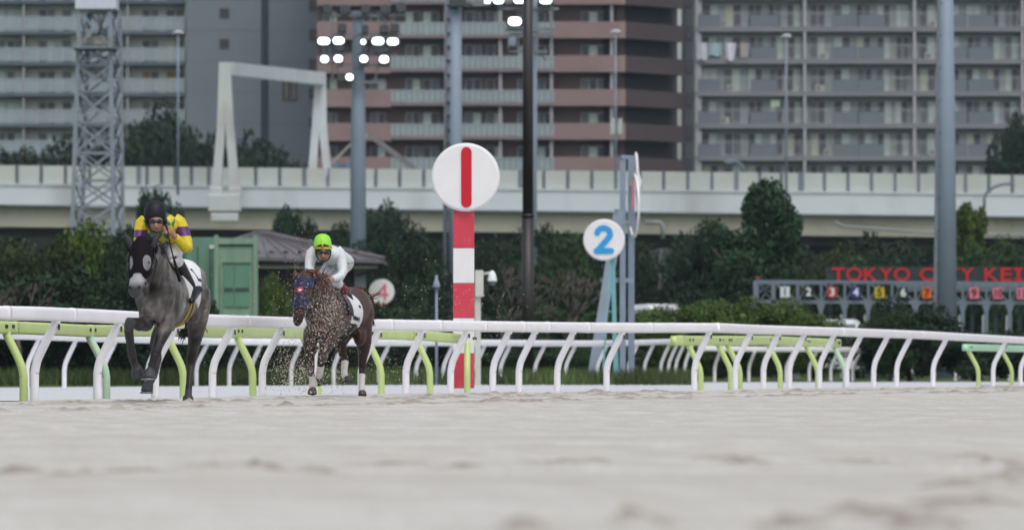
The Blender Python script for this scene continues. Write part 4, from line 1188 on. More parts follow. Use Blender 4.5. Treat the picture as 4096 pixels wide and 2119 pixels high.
for i in range(-2, 5):
    yr = 54 + i * 122
    z = PZ(yr + 18, dA_)
    add_window(rA, PX(880, dA_), dA_ - .42, z, .82, .8, 7, winr)
    z2 = PZ(20 + 118 * i + 20, dA_)
    add_window(rA, PX(1236, dA_), dA_ + .47, z2, .80, .92, 7, winr)
mb = MB()
for k in range(5):
    xx = PX(1128 + k * 15, dA_); mb.box(xx, xx + .1, dA_ + .42, dA_ + .497, PZ(402, dA_), PZ(322, dA_))
o = add_window(rA, PX(1128, dA_), dA_ + .47, PZ(400, dA_), 1.36, 1.7, 7, winr)
link('window_bars', mb.mesh('window_bars', mat('bars_beige', (.30, .28, .21), .6)), o)

# --- B: pink block
dB_ = 515.0
pinkB = mat('tile_pink', (.245, .175, .172), .75, .06, .35, dirt=((.20, .125, .12), .4, .3))
pinkR = mat('tile_pink_shaded', (.072, .055, .058), .75, .06, .35)  # shade on the side wing put into a darker tile colour
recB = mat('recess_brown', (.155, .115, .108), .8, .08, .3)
recD = mat('recess_shaded', (.042, .044, .05), .8, .08, .3)  # side wing recess, its shade put into the colour
beigeB = mat('corner_beige', (.27, .205, .175), .7, .05)
railB = mat('balcony_glass_grey', (.31, .38, .40), .3, .05, .8, spec=.5, alpha=.7)
whiteB = mat('pillar_white', (.36, .35, .36), .6)
rB = empty('apartment_block', (0, dB_, 0), 'pink tiled apartment block in the middle with grey glass balcony rails', 'apartment block')
XB0, XB1, XB2, XB3 = PX(1268, dB_), PX(1566, dB_), PX(2215, dB_), PX(2500, dB_)
pitchB = 2.9; zB = PZ(87, dB_)
topB = zB + 3 * pitchB
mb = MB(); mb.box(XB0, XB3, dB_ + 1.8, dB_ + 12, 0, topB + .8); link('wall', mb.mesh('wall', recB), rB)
mb = MB(); mb.box(XB0 - .2, XB3 + .2, dB_ - .2, dB_ + 12.2, topB + .8, topB + 1.6); link('roof', mb.mesh('roof', pinkB), rB)
# side wing turned away to the right
s0 = Vector((XB3, dB_, 0)); s1 = Vector((PX(2737, dB_ + 7), dB_ + 7, 0)); sv = (s1 - s0); sl = sv.length; sv.normalize(); sn = Vector((sv.y, -sv.x, 0))
def sbox(a, b, o0, o1, z0, z1, m, name):
    mb = MB(); vs_ = []
    for z in (z0, z1):
        for (t_, o_) in ((a, o0), (b, o0), (b, o1), (a, o1)):
            p = s0 + sv * t_ - sn * o_; vs_.append((p.x, p.y, z))
    mb.add(vs_, [(0, 3, 2, 1), (4, 5, 6, 7), (0, 1, 5, 4), (1, 2, 6, 5), (2, 3, 7, 6), (3, 0, 4, 7)])
    return link(name, mb.mesh(name, m), rB)
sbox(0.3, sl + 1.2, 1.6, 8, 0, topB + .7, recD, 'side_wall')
for i in range(-2, 6):
    z1 = zB - i * pitchB; z0 = z1 - 1.43
    mb = MB(); mb.box(XB2 + .01, XB3, dB_, dB_ + .18, z0, z1); link('parapet', mb.mesh('parapet', pinkB), rB)
    mb = MB(); mb.box(XB0, XB1 - .01, dB_, dB_ + .18, z0 - .1, z1 - .35 + .35); link('parapet', mb.mesh('parapet', pinkB), rB)
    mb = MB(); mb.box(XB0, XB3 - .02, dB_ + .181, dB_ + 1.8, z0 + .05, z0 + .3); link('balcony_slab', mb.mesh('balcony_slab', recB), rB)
    mb = MB(); mb.box(XB1, XB2, dB_ - .04, dB_ + .17, z0 + .02, z0 + .30); link('slab_edge', mb.mesh('slab_edge', mat('slab_pinkgrey', (.20, .165, .175), .7)), rB)
    mb = MB(); mb.box(XB1 + .02, XB2 - .02, dB_ + .04, dB_ + .08, z0 + .34, z1 - .12); o = link('balcony_rail', mb.mesh('balcony_rail', railB), rB)
    mb = MB(); mb.box(XB1, XB2, dB_ + .0, dB_ + .11, z1 - .12, z1 - .06)
    for k in range(29):
        xx = XB1 + .03 + (XB2 - XB1 - .06) * k / 28
        mb.box(xx - .03, xx + .03, dB_ + .0, dB_ + .039, z0 + .30, z1 - .12)
    link('rail_frame', mb.mesh('rail_frame', frame_m), o)
    mb = MB(); mb.box(XB3 - .42, XB3 + .03, dB_ - .03, dB_ + .3, z0, z1 + .005); link('corner_pier', mb.mesh('corner_pier', beigeB), rB)
    for xp in (1783, 2001, 2206, 2447):
        xx = PX(xp, dB_); mb = MB(); mb.box(xx - .12, xx + .12, dB_ + .3, dB_ + 1.79, z1 - .1, z1 + 1.47); link('party_wall', mb.mesh('party_wall', whiteB), rB)
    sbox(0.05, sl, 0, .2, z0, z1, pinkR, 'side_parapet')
    sbox(0.05, sl, .2, 1.6, z0 + .02, z0 + .25, recD, 'side_slab')
    sbox(sl - 1.1, sl - 1.02, .25, .33, z1, z1 + 1.47, slabA, 'side_post')
    for (xp, w_) in ((1290, 1.2), (1480, 1.3), (1620, 1.3), (1690, 1.4), (1860, 1.4), (1945, 1.4), (2070, 1.3), (2150, 1.3), (2325, 1.4), (2390, 1.4)):
        add_window(rB, PX(xp, dB_), dB_ + 1.77, z0 + .35, w_, 2.05, wr.choice([0, 1, 4, 5, 2, 7, 0, 4]))
# narrow dark stair windows between the pink block and the grey flats
XS0, XS1 = PX(2737, dB_ + 7) + .02, PX(2772, 525)
mb = MB(); mb.box(XS0, XS1, 523.5, 531, 0, topB); link('stair_tower', mb.mesh('stair_tower', mat('stair_grey', (.07, .075, .085), .8)), rB)
for i in range(-2, 6):
    add_window(rB, XS0 + .08, 523.48, PZ(160 + i * 132, 523.5), .72, 1.2, 7, winr)

# --- C: grey flats at right
dC_ = 525.0
wallC = mat('flats_wall', (.40, .455, .455), .8, .07, .4)
slabC = mat('flats_slab', (.20, .21, .23), .75, .07, .3)
panC = mat('flats_panel', (.145, .172, .205), .7, .05, .4)
whC = mat('flats_pillar', (.38, .38, .40), .6, .05)
rC = empty('apartment_block', (30, dC_, 0), 'grey apartment block at right with solid grey balcony panels and bar railings', 'apartment block')
XC0, XC1 = PX(2772, dC_), PX(4330, dC_)
pC = 2.82; zC = PZ(108, dC_)
topC = zC + 3 * pC
mb = MB(); mb.box(XC0, XC1, dC_ + 1.5, dC_ + 11, 0, topC + .6); link('wall', mb.mesh('wall', wallC), rC)
mb = MB(); mb.box(XC0 - .2, XC1 + .2, dC_ - .2, dC_ + 11.2, topC + .6, topC + 1.4); link('roof', mb.mesh('roof', slabC), rC)
cols = [PX(2786, dC_), PX(3219, dC_), PX(3658, dC_), PX(4090, dC_)]
lit_m = mat('lit_window', (.75, .9, .7), .5, emit=.12)
acs = []
for i in range(-2, 6):
    z = zC - i * pC
    mb = MB(); mb.box(XC0 + .05, XC1, dC_ - .02, dC_ + 1.5, z - .42, z); link('balcony_slab', mb.mesh('balcony_slab', slabC), rC)
    segs = []
    for c_i, c in enumerate(cols):
        nx_ = cols[c_i + 1] if c_i < 3 else XC1
        offs = ((0, 2.1), (4.75, 7.05)) if c_i == 0 else ((2.4, 4.62), (4.72, 6.95))
        last = c + .12
        for (a, b) in offs:
            a_, b_ = c + a, min(c + b, XC1)
            if a_ >= XC1: continue
            mb = MB(); mb.box(max(a_, XC0), b_, dC_ + .0, dC_ + .12, z + .0, z + 1.06); link('balcony_panel', mb.mesh('balcony_panel', panC), rC)
            if a_ - last > .2: segs.append((last, a_ - .02))
            last = b_ + .02
        if nx_ - .12 - last > .2: segs.append((last, nx_ - .12))
        mb = MB(); mb.box(c - .11, c + .11, dC_ - .04, dC_ + 1.49, z, z + pC - .42); link('pillar', mb.mesh('pillar', whC), rC)
    for (a, b) in segs:
        mb = MB(); mb.box(a, b, dC_ + .04, dC_ + .08, z + 1.12, z + 1.17); mb.box(a, b, dC_ + .04, dC_ + .08, z + .1, z + .14)
        n_ = max(2, int((b - a) / .16))
        for k in range(n_ + 1):
            xx = a + (b - a) * k / n_; mb.box(xx - .014, xx + .014, dC_ + .045, dC_ + .075, z + .14, z + 1.12)
        link('bar_railing', mb.mesh('bar_railing', whC), rC)
    mb = MB(); mb.box(XC0 + .1, XC1, dC_ + .045, dC_ + .075, z + 1.28, z + 1.32); link('hand_rail', mb.mesh('hand_rail', whC), rC)
    for c_i, c in enumerate(cols):
        for off, w_ in ((.5, 1.4), (2.5, 1.5), (4.6, 1.3), (6.4, 1.2), (8.0, 1.2)):
            if c + off + w_ > XC1: continue
            if c_i == 3 and off > 3: continue
            add_window(rC, c + off + wr.uniform(-.1, .1), dC_ + 1.46, z + .02, w_, 2.05, wr.choice([0, 1, 2, 3, 5, 1, 2, 5, 6, 7, 4]))
        if c_i < 3 and i in (0, 1, 2, 3, 4) and (i + c_i) % 3 != 1:
            acs.append((c + (1.0 + .37 * ((i * 7 + c_i * 3) % 4)) if c_i else c + 2.5 + .3 * (i % 3), dC_ + 1.0, z))
mb = MB(); mb.box(XC0 - .03, XC0 + .75, dC_ + .2, dC_ + 1.49, 0, topC + .5); link('end_pier', mb.mesh('end_pier', whC), rC)
for n_, (x, y, z) in enumerate(acs):
    add_ac(x, y, z, 'small white air conditioner standing on a balcony of the grey flats')
mb = MB(); mb.box(PX(3086, dC_), PX(3122, dC_), dC_ + 1.38, dC_ + 1.42, PZ(425, dC_), PZ(398, dC_)); link('lit_window', mb.mesh('lit_window', lit_m), rC)
# washing hung over the second balcony rail
def cloth(xa, xb, ya, yb, col, name, label, taper=0.0, sd=0):
    g = random.Random(sd); n = 9; m = 7; vs_ = []
    for j in range(m):
        for i in range(n):
            f = i / (n - 1); v = j / (m - 1)
            x = xa + (xb - xa) * (.5 + (f - .5) * (1 - taper * v))
            p = P(x, ya + (yb - ya) * v + (3 * math.sin(f * 9 + sd) if j == m - 1 else 0), dC_ - .14)
            vs_.append(p + Vector((0, .05 * math.sin(f * 8 + sd) - .05, 0)))
    k0 = len(vs_)
    fs_ = [(j * n + i, j * n + i + 1, (j + 1) * n + i + 1, (j + 1) * n + i)[::-1] for j in range(m - 1) for i in range(n - 1)]
    vs_ += [v + Vector((0, .02, 0)) for v in vs_]
    fs_ += [tuple(q_ + k0 for q_ in f[::-1]) for f in fs_]
    mb = MB(); mb.add(vs_, fs_, 0, True)
    o = link(name, mb.mesh(name, mat('cloth_' + str(sd), col, .8, .04)), None)
    tag(o, label, 'laundry', 'washing on the balcony')
cloth(2786, 2830, 172, 240, (.50, .50, .58), 'bed_sheet', 'white sheet, leftmost washing hung over the balcony of the grey flats', 0, 1)
cloth(2834, 2886, 174, 224, (.30, .42, .46), 'towel', 'pale teal towel hung beside the white sheet on the balcony', 0, 2)
cloth(2903, 2944, 173, 244, (.58, .58, .68), 'shirt', 'bright white shirt hung right of the teal towel on the balcony', .35, 3)
cloth(2962, 2994, 174, 228, (.36, .32, .33), 'towel', 'pinkish grey towel, rightmost washing on the balcony of the grey flats', .1, 4)
# ------------------------------------------------------------------ lattice tower with white cabin
dd = 345.0; m_ = dd / FPX
lat = mat('lattice_steel', (.225, .27, .32), .55, .1, .6, dirt=((.18, .17, .16), .5, 1.0))
root = empty('lattice_tower', (PX(385, dd), dd, 0), 'grey steel lattice tower carrying a white box, left of the jockey in yellow', 'tower')
def tw(y):    # half width (m), depth (m) and centre at row y
    t_ = (y - 40) / 900
    xl = 318 - 30 * max(0, t_) ** 1.2; xr = 440 + 14 * t_
    return PX(xl, dd), PX(xr, dd)
rows = [1480, 1250, 1080, 935, 825, 720, 610, 490, 365, 262, 190, 45]
DY = 2.0
SK = .42        # the far face shows a little to the right
legs = {}
for s_ in (0, 1):
    for f_ in (0, 1):
        pts = []
        for y in (1480, 935, 45):
            xl, xr = tw(y); x = xl if s_ == 0 else xr
            pts.append(Vector((x + f_ * SK, dd + f_ * DY, PZ(y, dd))))
        mb = MB(); 
        for a, b in zip(pts[:-1], pts[1:]): mb.beam(a, b, .24, .24)
        link('leg', mb.mesh('leg', lat), root)
for f_ in (0, 1):
    for a, b in zip(rows[:-1], rows[1:]):
        xl0, xr0 = tw(a); xl1, xr1 = tw(b); o_ = f_ * SK; y_ = dd + f_ * DY + (-.06 if not f_ else .06)
        mb = MB()
        mb.beam((xl0 + o_, y_, PZ(a, dd)), (xr1 + o_, y_, PZ(b, dd)), .12, .05)
        mb.beam((xr0 + o_, y_ + .06, PZ(a, dd)), (xl1 + o_, y_ + .06, PZ(b, dd)), .12, .05)
        mb.beam((xl1 + o_, y_ + .12, PZ(b, dd)), (xr1 + o_, y_ + .12, PZ(b, dd)), .11, .05)
        link('bracing', mb.mesh('bracing', lat), root)
for s_ in (0, 1):
    for a, b in zip(rows[:-1], rows[1:]):
        x0_, x1_ = tw(a)[s_], tw(b)[s_]
        mb = MB(); mb.beam((x0_, dd, PZ(a, dd)), (x1_ + SK, dd + DY, PZ(b, dd)), .1, .05); mb.beam((x0_ + SK, dd + DY, PZ(a, dd)), (x1_, dd, PZ(b, dd)), .1, .05)
        link('bracing', mb.mesh('bracing', lat), root)
xl, xr = PX(302, dd), PX(466, dd)
mb = MB(); mb.bbox(((xl + xr) / 2, dd + 1, PZ(-50, dd)), (xr - xl, 2.6, 176 * m_), .03)
link('cabin', mb.mesh('cabin', mat('cabin_white', (.58, .62, .72), .5, .04)), root)
# maintenance platform with clutter
mb = MB(); mb.box(PX(292, dd), PX(462, dd), dd - .8, dd + 3, PZ(196, dd), PZ(190, dd)); link('platform', mb.mesh('platform', lat), root)
mb = MB()
for k in range(10):
    xx = PX(294 + k * 18.2, dd); mb.beam((xx, dd - .78, PZ(190, dd)), (xx, dd - .78, PZ(152, dd)), .05, .05)
mb.beam((PX(292, dd), dd - .84, PZ(152, dd)), (PX(462, dd), dd - .84, PZ(152, dd)), .06, .05); mb.beam((PX(292, dd), dd - .84, PZ(170, dd)), (PX(462, dd), dd - .84, PZ(170, dd)), .05, .05)
link('guard_rail', mb.mesh('guard_rail', mat('platform_beige', (.24, .24, .21), .6)), root)
for (xp, yp, w, h) in ((330, 172, 40, 26), (398, 168, 46, 30), (430, 176, 30, 22), (352, 140, 20, 40)):
    mb = MB(); mb.bbox(P(xp, yp, dd + .3), (w * m_, .5, h * m_), .05); link('equipment_case', mb.mesh('equipment_case', mat('platform_beige', (.24, .24, .21), .6)), root)
mb = MB(); mb.tube([P(392, 60, dd - .1), P(405, 100, dd - .1), P(395, 140, dd - .1)], .09, 8); mb.tube([P(420, 60, dd - .1), P(402, 105, dd - .1)], .08, 8)
link('cable', mb.mesh('cable', mat('cable_dark', (.06, .065, .07), .6)), root)

# ------------------------------------------------------------------ floodlight poles
lens_on = mat('lamp_lit', (.86, .97, 1.0), .4, 0, emit=3.5)
lens_off = mat('lamp_glass_off', (.05, .06, .07), .15, spec=.6)
house = mat('lamp_housing', (.055, .062, .07), .5)
polem = mat('pole_blue_grey', (.205, .265, .335), .5, .05, .5, dirt=((.19, .20, .22), .4, .8))
def flood(root, xp, yp, d, w, h, on, roundish=True):
    m1 = d / FPX; c = P(xp, yp, d)
    mb = MB(); mb.bbox(c + Vector((0, .32, 0)), (w * m1 * 1.0, .5, h * m1 * 1.05), .08); hs = link('floodlight', mb.mesh('floodlight', house), root)
    mb = MB(); w, h = w * (.80 if on else 1), h * (.80 if on else 1)
    sec = rounded_rect(w * m1 * .94, h * m1 * .94, min(w, h) * m1 * .42, 6)
    mb.prism([(c.x + a, c.z + b) for a, b in sec], d + .045, d + .08)
    link('lens', mb.mesh('lens', lens_on if on else lens_off), hs)
def arm(root, x0_, x1_, y, d, th=.1):
    m1 = d / FPX
    mb = MB(); mb.beam((PX(x0_, d), d + .65, PZ(y, d)), (PX(x1_, d), d + .65, PZ(y, d)), th, th); mb.beam((PX(x0_, d), d + 1.1, PZ(y - 6, d)), (PX(x1_, d), d + 1.1, PZ(y - 6, d)), th * .8, th * .8)
    link('cross_arm', mb.mesh('cross_arm', mat('arm_grey', (.20, .22, .245), .6)), root)
d = 320.0; m_ = d / FPX
root = empty('floodlight_pole', (PX(1431, d), d, 0), 'grey floodlight pole with rows of lit lamps between the white gantry and the pink block', 'floodlight pole')
mb = MB(); mb.tube([(PX(1429, d), d + 1.4, -.1), (PX(1430, d), d + 1.4, PZ(560, d)), (PX(1431, d), d + 1.4, PZ(45, d))], [36 * m_, 30 * m_, 22 * m_], 24); link('pole', mb.mesh('pole', polem), root)
mb = MB(); mb.box(PX(1404, d), PX(1462, d), d + .9, d + 1.9, PZ(54, d), PZ(42, d)); link('pole_cap', mb.mesh('pole_cap', polem), root)
for (x, y, w, h, on) in ((1295, 165, 60, 34, 1), (1354, 163, 56, 34, 1), (1512, 165, 60, 36, 1), (1571, 167, 56, 34, 1), (1453, 168, 24, 24, 1), (1298, 237, 40, 34, 1), (1353, 235, 42, 34, 1), (1455, 236, 40, 34, 1), (1536, 238, 46, 36, 1), (1398, 309, 36, 32, 1),
    (1310, 36, 38, 36, 0), (1380, 38, 42, 36, 0), (1463, 36, 38, 36, 0), (1540, 38, 42, 36, 0), (1604, 32, 40, 40, 0), (1367, 112, 36, 36, 0), (1460, 116, 28, 32, 0), (1536, 116, 36, 34, 0), (1580, 112, 34, 36, 0), (1358, 193, 36, 24, 0), (1458, 198, 22, 24, 0), (1530, 198, 54, 22, 0), (1366, 312, 34, 28, 0)):
    flood(root, x, y, d, w, h, on)
arm(root, 1290, 1620, 62, d); arm(root, 1320, 1600, 138, d); arm(root, 1290, 1590, 218, d); arm(root, 1350, 1560, 262, d); arm(root, 1360, 1540, 328, d)
for a, b in (((1345, 262), (1362, 330)), ((1512, 262), (1500, 328)), ((1575, 60), (1550, 190)), ((1545, 330), (1538, 365)), ((1330, 60), (1330, 330)), ((1540, 62), (1540, 262))):
    mb = MB(); mb.beam(P(a[0], a[1], d + .7), P(b[0], b[1], d + .7), .09, .09)
    link('hanger', mb.mesh('hanger', _M['arm_grey']), root)

d = 300.0; m_ = d / FPX
root = empty('grey_mast', (PX(1820, d), d, 0), 'grey mast with a thinner riser beside it, rising behind the round white board', 'mast')
mb = MB(); mb.tube([(PX(1822, d), d, -.1), (PX(1820, d), d, PZ(-150, d))], [30 * m_, 25 * m_], 24); link('pole', mb.mesh('pole', polem), root)
mb = MB(); mb.tube([(PX(1775, d), d + .2, -.1), (PX(1790, d), d + .2, PZ(-150, d))], [9 * m_, 9 * m_], 10); mb.tube([(PX(1788, d), d - .1, PZ(820, d)), (PX(1797, d), d - .1, PZ(-150, d))], [6 * m_, 6 * m_], 8); link('riser', mb.mesh('riser', mat('riser_grey', (.20, .22, .25), .6)), root)
mb = MB()
for y in range(20, 800, 55): mb.box(PX(1786, d), PX(1800, d), d - .3, d - .2, PZ(y + 8, d), PZ(y, d))
link('clips', mb.mesh('clips', house), root)
mb = MB(); mb.bbox(P(1830, 12, d - .5), (70 * m_, .5, 34 * m_), .05); mb.bbox(P(1862, -20, d - .5), (60 * m_, .5, 30 * m_), .05); link('floodlight', mb.mesh('floodlight', house), root)
mb = MB(); mb.beam(P(1800, 26, d - .4), P(1960, 18, d - .4), .12, .1); mb.beam(P(1850, 4, d - .4), P(1890, 26, d - .4), .08, .1); link('cross_arm', mb.mesh('cross_arm', _M['arm_grey']), root)

d = 310.0; m_ = d / FPX
root = empty('floodlight_pole', (PX(2141, d), d, 0), 'slim grey floodlight pole behind the brown mast, large lit lamps at the top edge', 'floodlight pole')
mb = MB(); mb.tube([(PX(2140, d), d + 1.2, -.1), (PX(2140, d), d + 1.2, PZ(-150, d))], [9 * m_, 8 * m_], 14); link('pole', mb.mesh('pole', polem), root)
for (x, y, w, h, on) in ((1950, 4, 30, 32, 1), (1994, 0, 54, 40, 1), (2078, -2, 60, 40, 1), (2183, 0, 62, 40, 1), (2059, 86, 66, 40, 1), (2300, -40, 50, 36, 0)):
    flood(root, x, y, d, w, h, on)
arm(root, 1985, 2235, 34, d, .13); arm(root, 2020, 2220, 118, d, .13); arm(root, 2040, 2215, 136, d, .08); arm(root, 2035, 2190, 206, d, .08)
for a, b in (((2032, 136), (2034, 200)), ((2075, 136), (2072, 200)), ((2208, 20), (2205, 200)), ((2150, 30), (2150, 200))):
    mb = MB(); mb.beam(P(a[0], a[1], d + .7), P(b[0], b[1], d + .7), .07, .07)
    link('hanger', mb.mesh('hanger', _M['arm_grey']), root)
mb = MB(); mb.tube([P(2135, 215, d), P(2160, 213, d), P(2178, 236, d), P(2186, 240, d)], .035, 8); link('cable', mb.mesh('cable', house), root)
mb = MB(); mb.bbox(P(2050, 170, d + .2), (30 * m_, .3, 34 * m_), .05); link('control_gear', mb.mesh('control_gear', polem), root)

d = 240.0; m_ = d / FPX
root = empty('floodlight_pole', (PX(3785, d), d, 0), 'thickest grey pole in the picture, right side, with a cable duct along its left edge', 'floodlight pole')
mb = MB(); mb.tube([(PX(3787, d), d, -.1), (PX(3785, d), d, PZ(600, d)), (PX(3782, d), d, PZ(-300, d))], [43 * m_, 37 * m_, 28 * m_], 32); link('pole', mb.mesh('pole', polem), root)
mb = MB()
pa, pb = (3738, 1400), (3758, -300)
mb.beam((PX(pa[0], d), d - .12, PZ(pa[1], d)), (PX(pb[0], d), d - .12, PZ(pb[1], d)), .14, .14)
link('cable_duct', mb.mesh('cable_duct', mat('duct_grey', (.16, .185, .22), .6)), root)
mb = MB()
mb.tube([(PX(3749, d), d - .16, PZ(1400, d)), (PX(3765, d), d - .1, PZ(-300, d))], .014, 6)
link('conduit', mb.mesh('conduit', whC), root)
mb = MB()
for y in range(-250, 1350, 130): mb.box(PX(3745 + (1400 - y) * .012, d), PX(3768 + (1400 - y) * .010, d), d - .26, d - .20, PZ(y + 7, d), PZ(y, d))
link('clips', mb.mesh('clips', house), root)
mb = MB(); mb.bbox((PX(3782, d), d, PZ(-310, d)), (1.8, .8, .3), .05)
link('pole_cap', mb.mesh('pole_cap', polem), root)

# ------------------------------------------------------------------ green container and tiled hut
d = 218.0; m_ = d / FPX
gcont = mat('container_green', (.125, .25, .185), .55, .12, .8, dirt=((.10, .19, .145), .5, 1.2), stretch=(6, 6, .5))
gcont2 = mat('container_light_green', (.20, .32, .225), .55, .14, .8, dirt=((.15, .25, .17), .5, 1.2), stretch=(6, 6, .5))
gdark = mat('container_door', (.11, .25, .165), .5, .1, .8)
gline = mat('container_shadow_gap', (.04, .075, .06), .7)
root = empty('green_container', (PX(890, d), d, 0), 'green metal container cabin with a paler projecting front, right of the grey horse', 'container')
mb = MB(); mb.bbox(((PX(700, d) + PX(884, d)) / 2, d + 1.3, PZ(950, d) / 2), (PX(884, d) - PX(700, d), 2.4, PZ(950, d)), .03)
link('rear_wall', mb.mesh('rear_wall', gcont), root)
mb = MB()
for xp in (742, 790, 840): mb.box(PX(xp, d) - .02, PX(xp, d) + .02, d + .085, d + .14, .1, PZ(985, d))
link('seam', mb.mesh('seam', gline), root)
xa, xb = PX(866, d), PX(1027, d)
mb = MB(); mb.bbox(((xa + xb) / 2, d + .2, PZ(958, d) / 2), (xb - xa, 1.9, PZ(958, d)), .02); link('front_wall', mb.mesh('front_wall', gcont2), root)
for xp in (866, 1022):
    mb = MB(); mb.box(PX(xp, d) - .04, PX(xp, d) + .11, d - .86, d - .74, 0, PZ(942, d)); link('corner_post', mb.mesh('corner_post', gcont2), root)
mb = MB(); mb.box(xa + .12, xb - .06, d - .85, d - .752, PZ(978, d), PZ(954, d)); link('top_beam', mb.mesh('top_beam', gcont2), root)
mb = MB(); mb.box(xa + .12, xb - .06, d - .79, d - .752, PZ(986, d), PZ(978.5, d)); link('gap', mb.mesh('gap', gline), root)
for i, (a, b) in enumerate(((899, 939), (942, 1002))):
    mb = MB(); mb.box(PX(a, d), PX(b, d), d - .80, d - .752, PZ(1228, d), PZ(1057, d)); o = link('door', mb.mesh('door', gdark), root)
    mb = MB(); mb.box(PX(a, d) + .02, PX(b, d) - .02, d - .83, d - .802, PZ(1165, d), PZ(1152, d)); link('door_bar', mb.mesh('door_bar', gline), o)
mb = MB(); mb.box(PX(895, d), PX(1006, d), d - .83, d - .752, PZ(1056, d), PZ(1051, d)); link('lintel', mb.mesh('lintel', gline), root)
mb = MB(); mb.box(PX(838, d), PX(856, d), d + .05, d + .095, PZ(994, d), PZ(980, d)); link('plate', mb.mesh('plate', wht), root)
for xp in (915, 925, 960, 985):
    pass
mb = MB(); 
for k in range(9): mb.box(PX(882 + k * 15, d), PX(884 + k * 15, d), d - .775, d - .752, .2, PZ(1058, d)) if not 895 < 882 + k * 15 < 1004 else None
link('rib', mb.mesh('rib', gcont), root)

d = 262.0; m_ = d / FPX
roofm = mat('roof_tile', (.135, .128, .138), .55, .15, .8, dirt=((.08, .07, .075), .5, .7))
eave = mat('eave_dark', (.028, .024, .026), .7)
hutw = mat('hut_boards', (.045, .033, .027), .8, .2, 1.5, stretch=(4, 1, .4))
root = empty('tiled_hut', (PX(1200, d), d, 0), 'low brown hut with a grey tiled roof behind the brown horse', 'hut')
zE, zR = PZ(1030, d), PZ(934, d + 3)
xl, xr, xrg0, xrg1 = PX(760, d), PX(1535, d), PX(1010, d), PX(1060, d)
yA, yB, yM = d - 1.0, d + 7, d + 3
mb = MB()
v = [(xl, yA, zE + .05), (xr, yA, zE - .12), (xr, yB, zE - .12), (xl, yB, zE + .05), (xrg0, yM, zR), (xrg1, yM, zR)]
v += [(x, y, z - .14) for x, y, z in v[:4]]
mb.add(v, [(0, 1, 5, 4), (1, 2, 5), (2, 3, 4, 5), (3, 0, 4), (0, 6, 7, 1), (1, 7, 8, 2), (2, 8, 9, 3), (3, 9, 6, 0)])
rf = link('roof', mb.mesh('roof', roofm), root)
mb = MB()
mb.tube([(xrg0 - .1, yM, zR + .02), (xrg1, yM, zR + .02), (xr + .05, yA, zE - .05)], .09, 8); mb.tube([(xrg0, yM, zR + .02), (xl, yA, zE + .1)], .09, 8)
link('ridge_tiles', mb.mesh('ridge_tiles', roofm), rf)
mb = MB()
for k in range(11):
    f = (k + .5) / 11; a = Vector((xl, yA, zE + .05)).lerp(Vector((xr, yA, zE - .12)), f); b = Vector((xrg0, yM, zR)).lerp(Vector((xrg1, yM, zR)), f)
    mb.tube([a + Vector((0, 0, .03)), b + Vector((0, 0, .03))], .035, 6)
link('roll_seams', mb.mesh('roll_seams', roofm), rf)
mb = MB()
for k in range(9):
    xp = 1030 + k * 56; f = .28; a = Vector((PX(xp, d), yA + (yM - yA) * .22, zE + (zR - zE) * .22 - .02)); mb.bbox(a, (.2, .3, .14), .04)
link('snow_guards', mb.mesh('snow_guards', eave), rf)
mb = MB(); mb.box(PX(800, d), PX(1528, d), yA + .2, yA + .35, PZ(1062, d), zE - .19); link('eave_shade_strip', mb.mesh('eave_shade', eave), root)  # dark strip coloured as the shade under the eave
mb = MB(); mb.box(PX(800, d), PX(1512, d), yA + .36, yA + .5, PZ(1074, d), PZ(1052, d)); link('soffit_board', mb.mesh('soffit_board', mat('soffit_pale', (.31, .32, .29), .6, .06)), root)
mb = MB(); mb.box(PX(800, d), PX(1420, d), d + .6, d + 6.5, -.1, zE - .16); link('wall', mb.mesh('wall', hutw), root)
mb = MB(); mb.box(PX(1418, d), PX(1462, d), d + .2, d + .6, -.1, PZ(1074, d)); link('porch_post', mb.mesh('porch_post', mat('porch_blue_grey', (.19, .21, .235), .6)), root)
mb = MB(); mb.beam(P(1425, 1100, d), P(1510, 1080, d), .1, .12); link('porch_brace', mb.mesh('porch_brace', eave), root)

# ------------------------------------------------------------------ starting gate
d = 252.0; m_ = d / FPX
gs = mat('gate_steel', (.155, .195, .24), .5, .08, .8)
gs2 = mat('gate_panel', (.20, .245, .295), .5, .06, .5)
root = empty('starting_gate', (PX(3023, d), d, 0), 'grey steel starting gate with coloured stall numbers and red lettering above', 'starting gate')
XE = 4460
mb = MB(); mb.beam(P(3020, 1124, d), P(XE, 1134, d), .10, .10); mb.beam(P(3020, 1132, d + 1.6), P(XE, 1140, d + 1.6), .09, .09); link('top_chord', mb.mesh('top_chord', gs), root)
mb = MB(); mb.beam(P(3020, 1206, d), P(XE, 1212, d), .15, .12); mb.beam(P(3020, 1208, d + 1.6), P(XE, 1214, d + 1.6), .12, .1); link('bottom_chord', mb.mesh('bottom_chord', gs), root)
mb = MB(); mb.box(PX(3100, d), PX(XE, d), d + .2, d + 1.4, PZ(1214, d), PZ(1206, d)); link('catwalk', mb.mesh('catwalk', mat('catwalk_brown', (.075, .07, .07), .8)), root)
mb = MB(); mb.beam(P(3022, 1122, d), P(3022, 1460, d), .19, .16); mb.beam(P(3028, 1122, d + 1.6), P(3028, 1460, d + 1.6), .16, .14); link('end_post', mb.mesh('end_post', gs), root)
mb = MB(); mb.beam(P(3091, 1126, d), P(3091, 1460, d), .13, .12); mb.beam(P(3096, 1126, d + 1.6), P(3096, 1460, d + 1.6), .12, .12); link('end_post', mb.mesh('end_post', gs), root)
mb = MB()
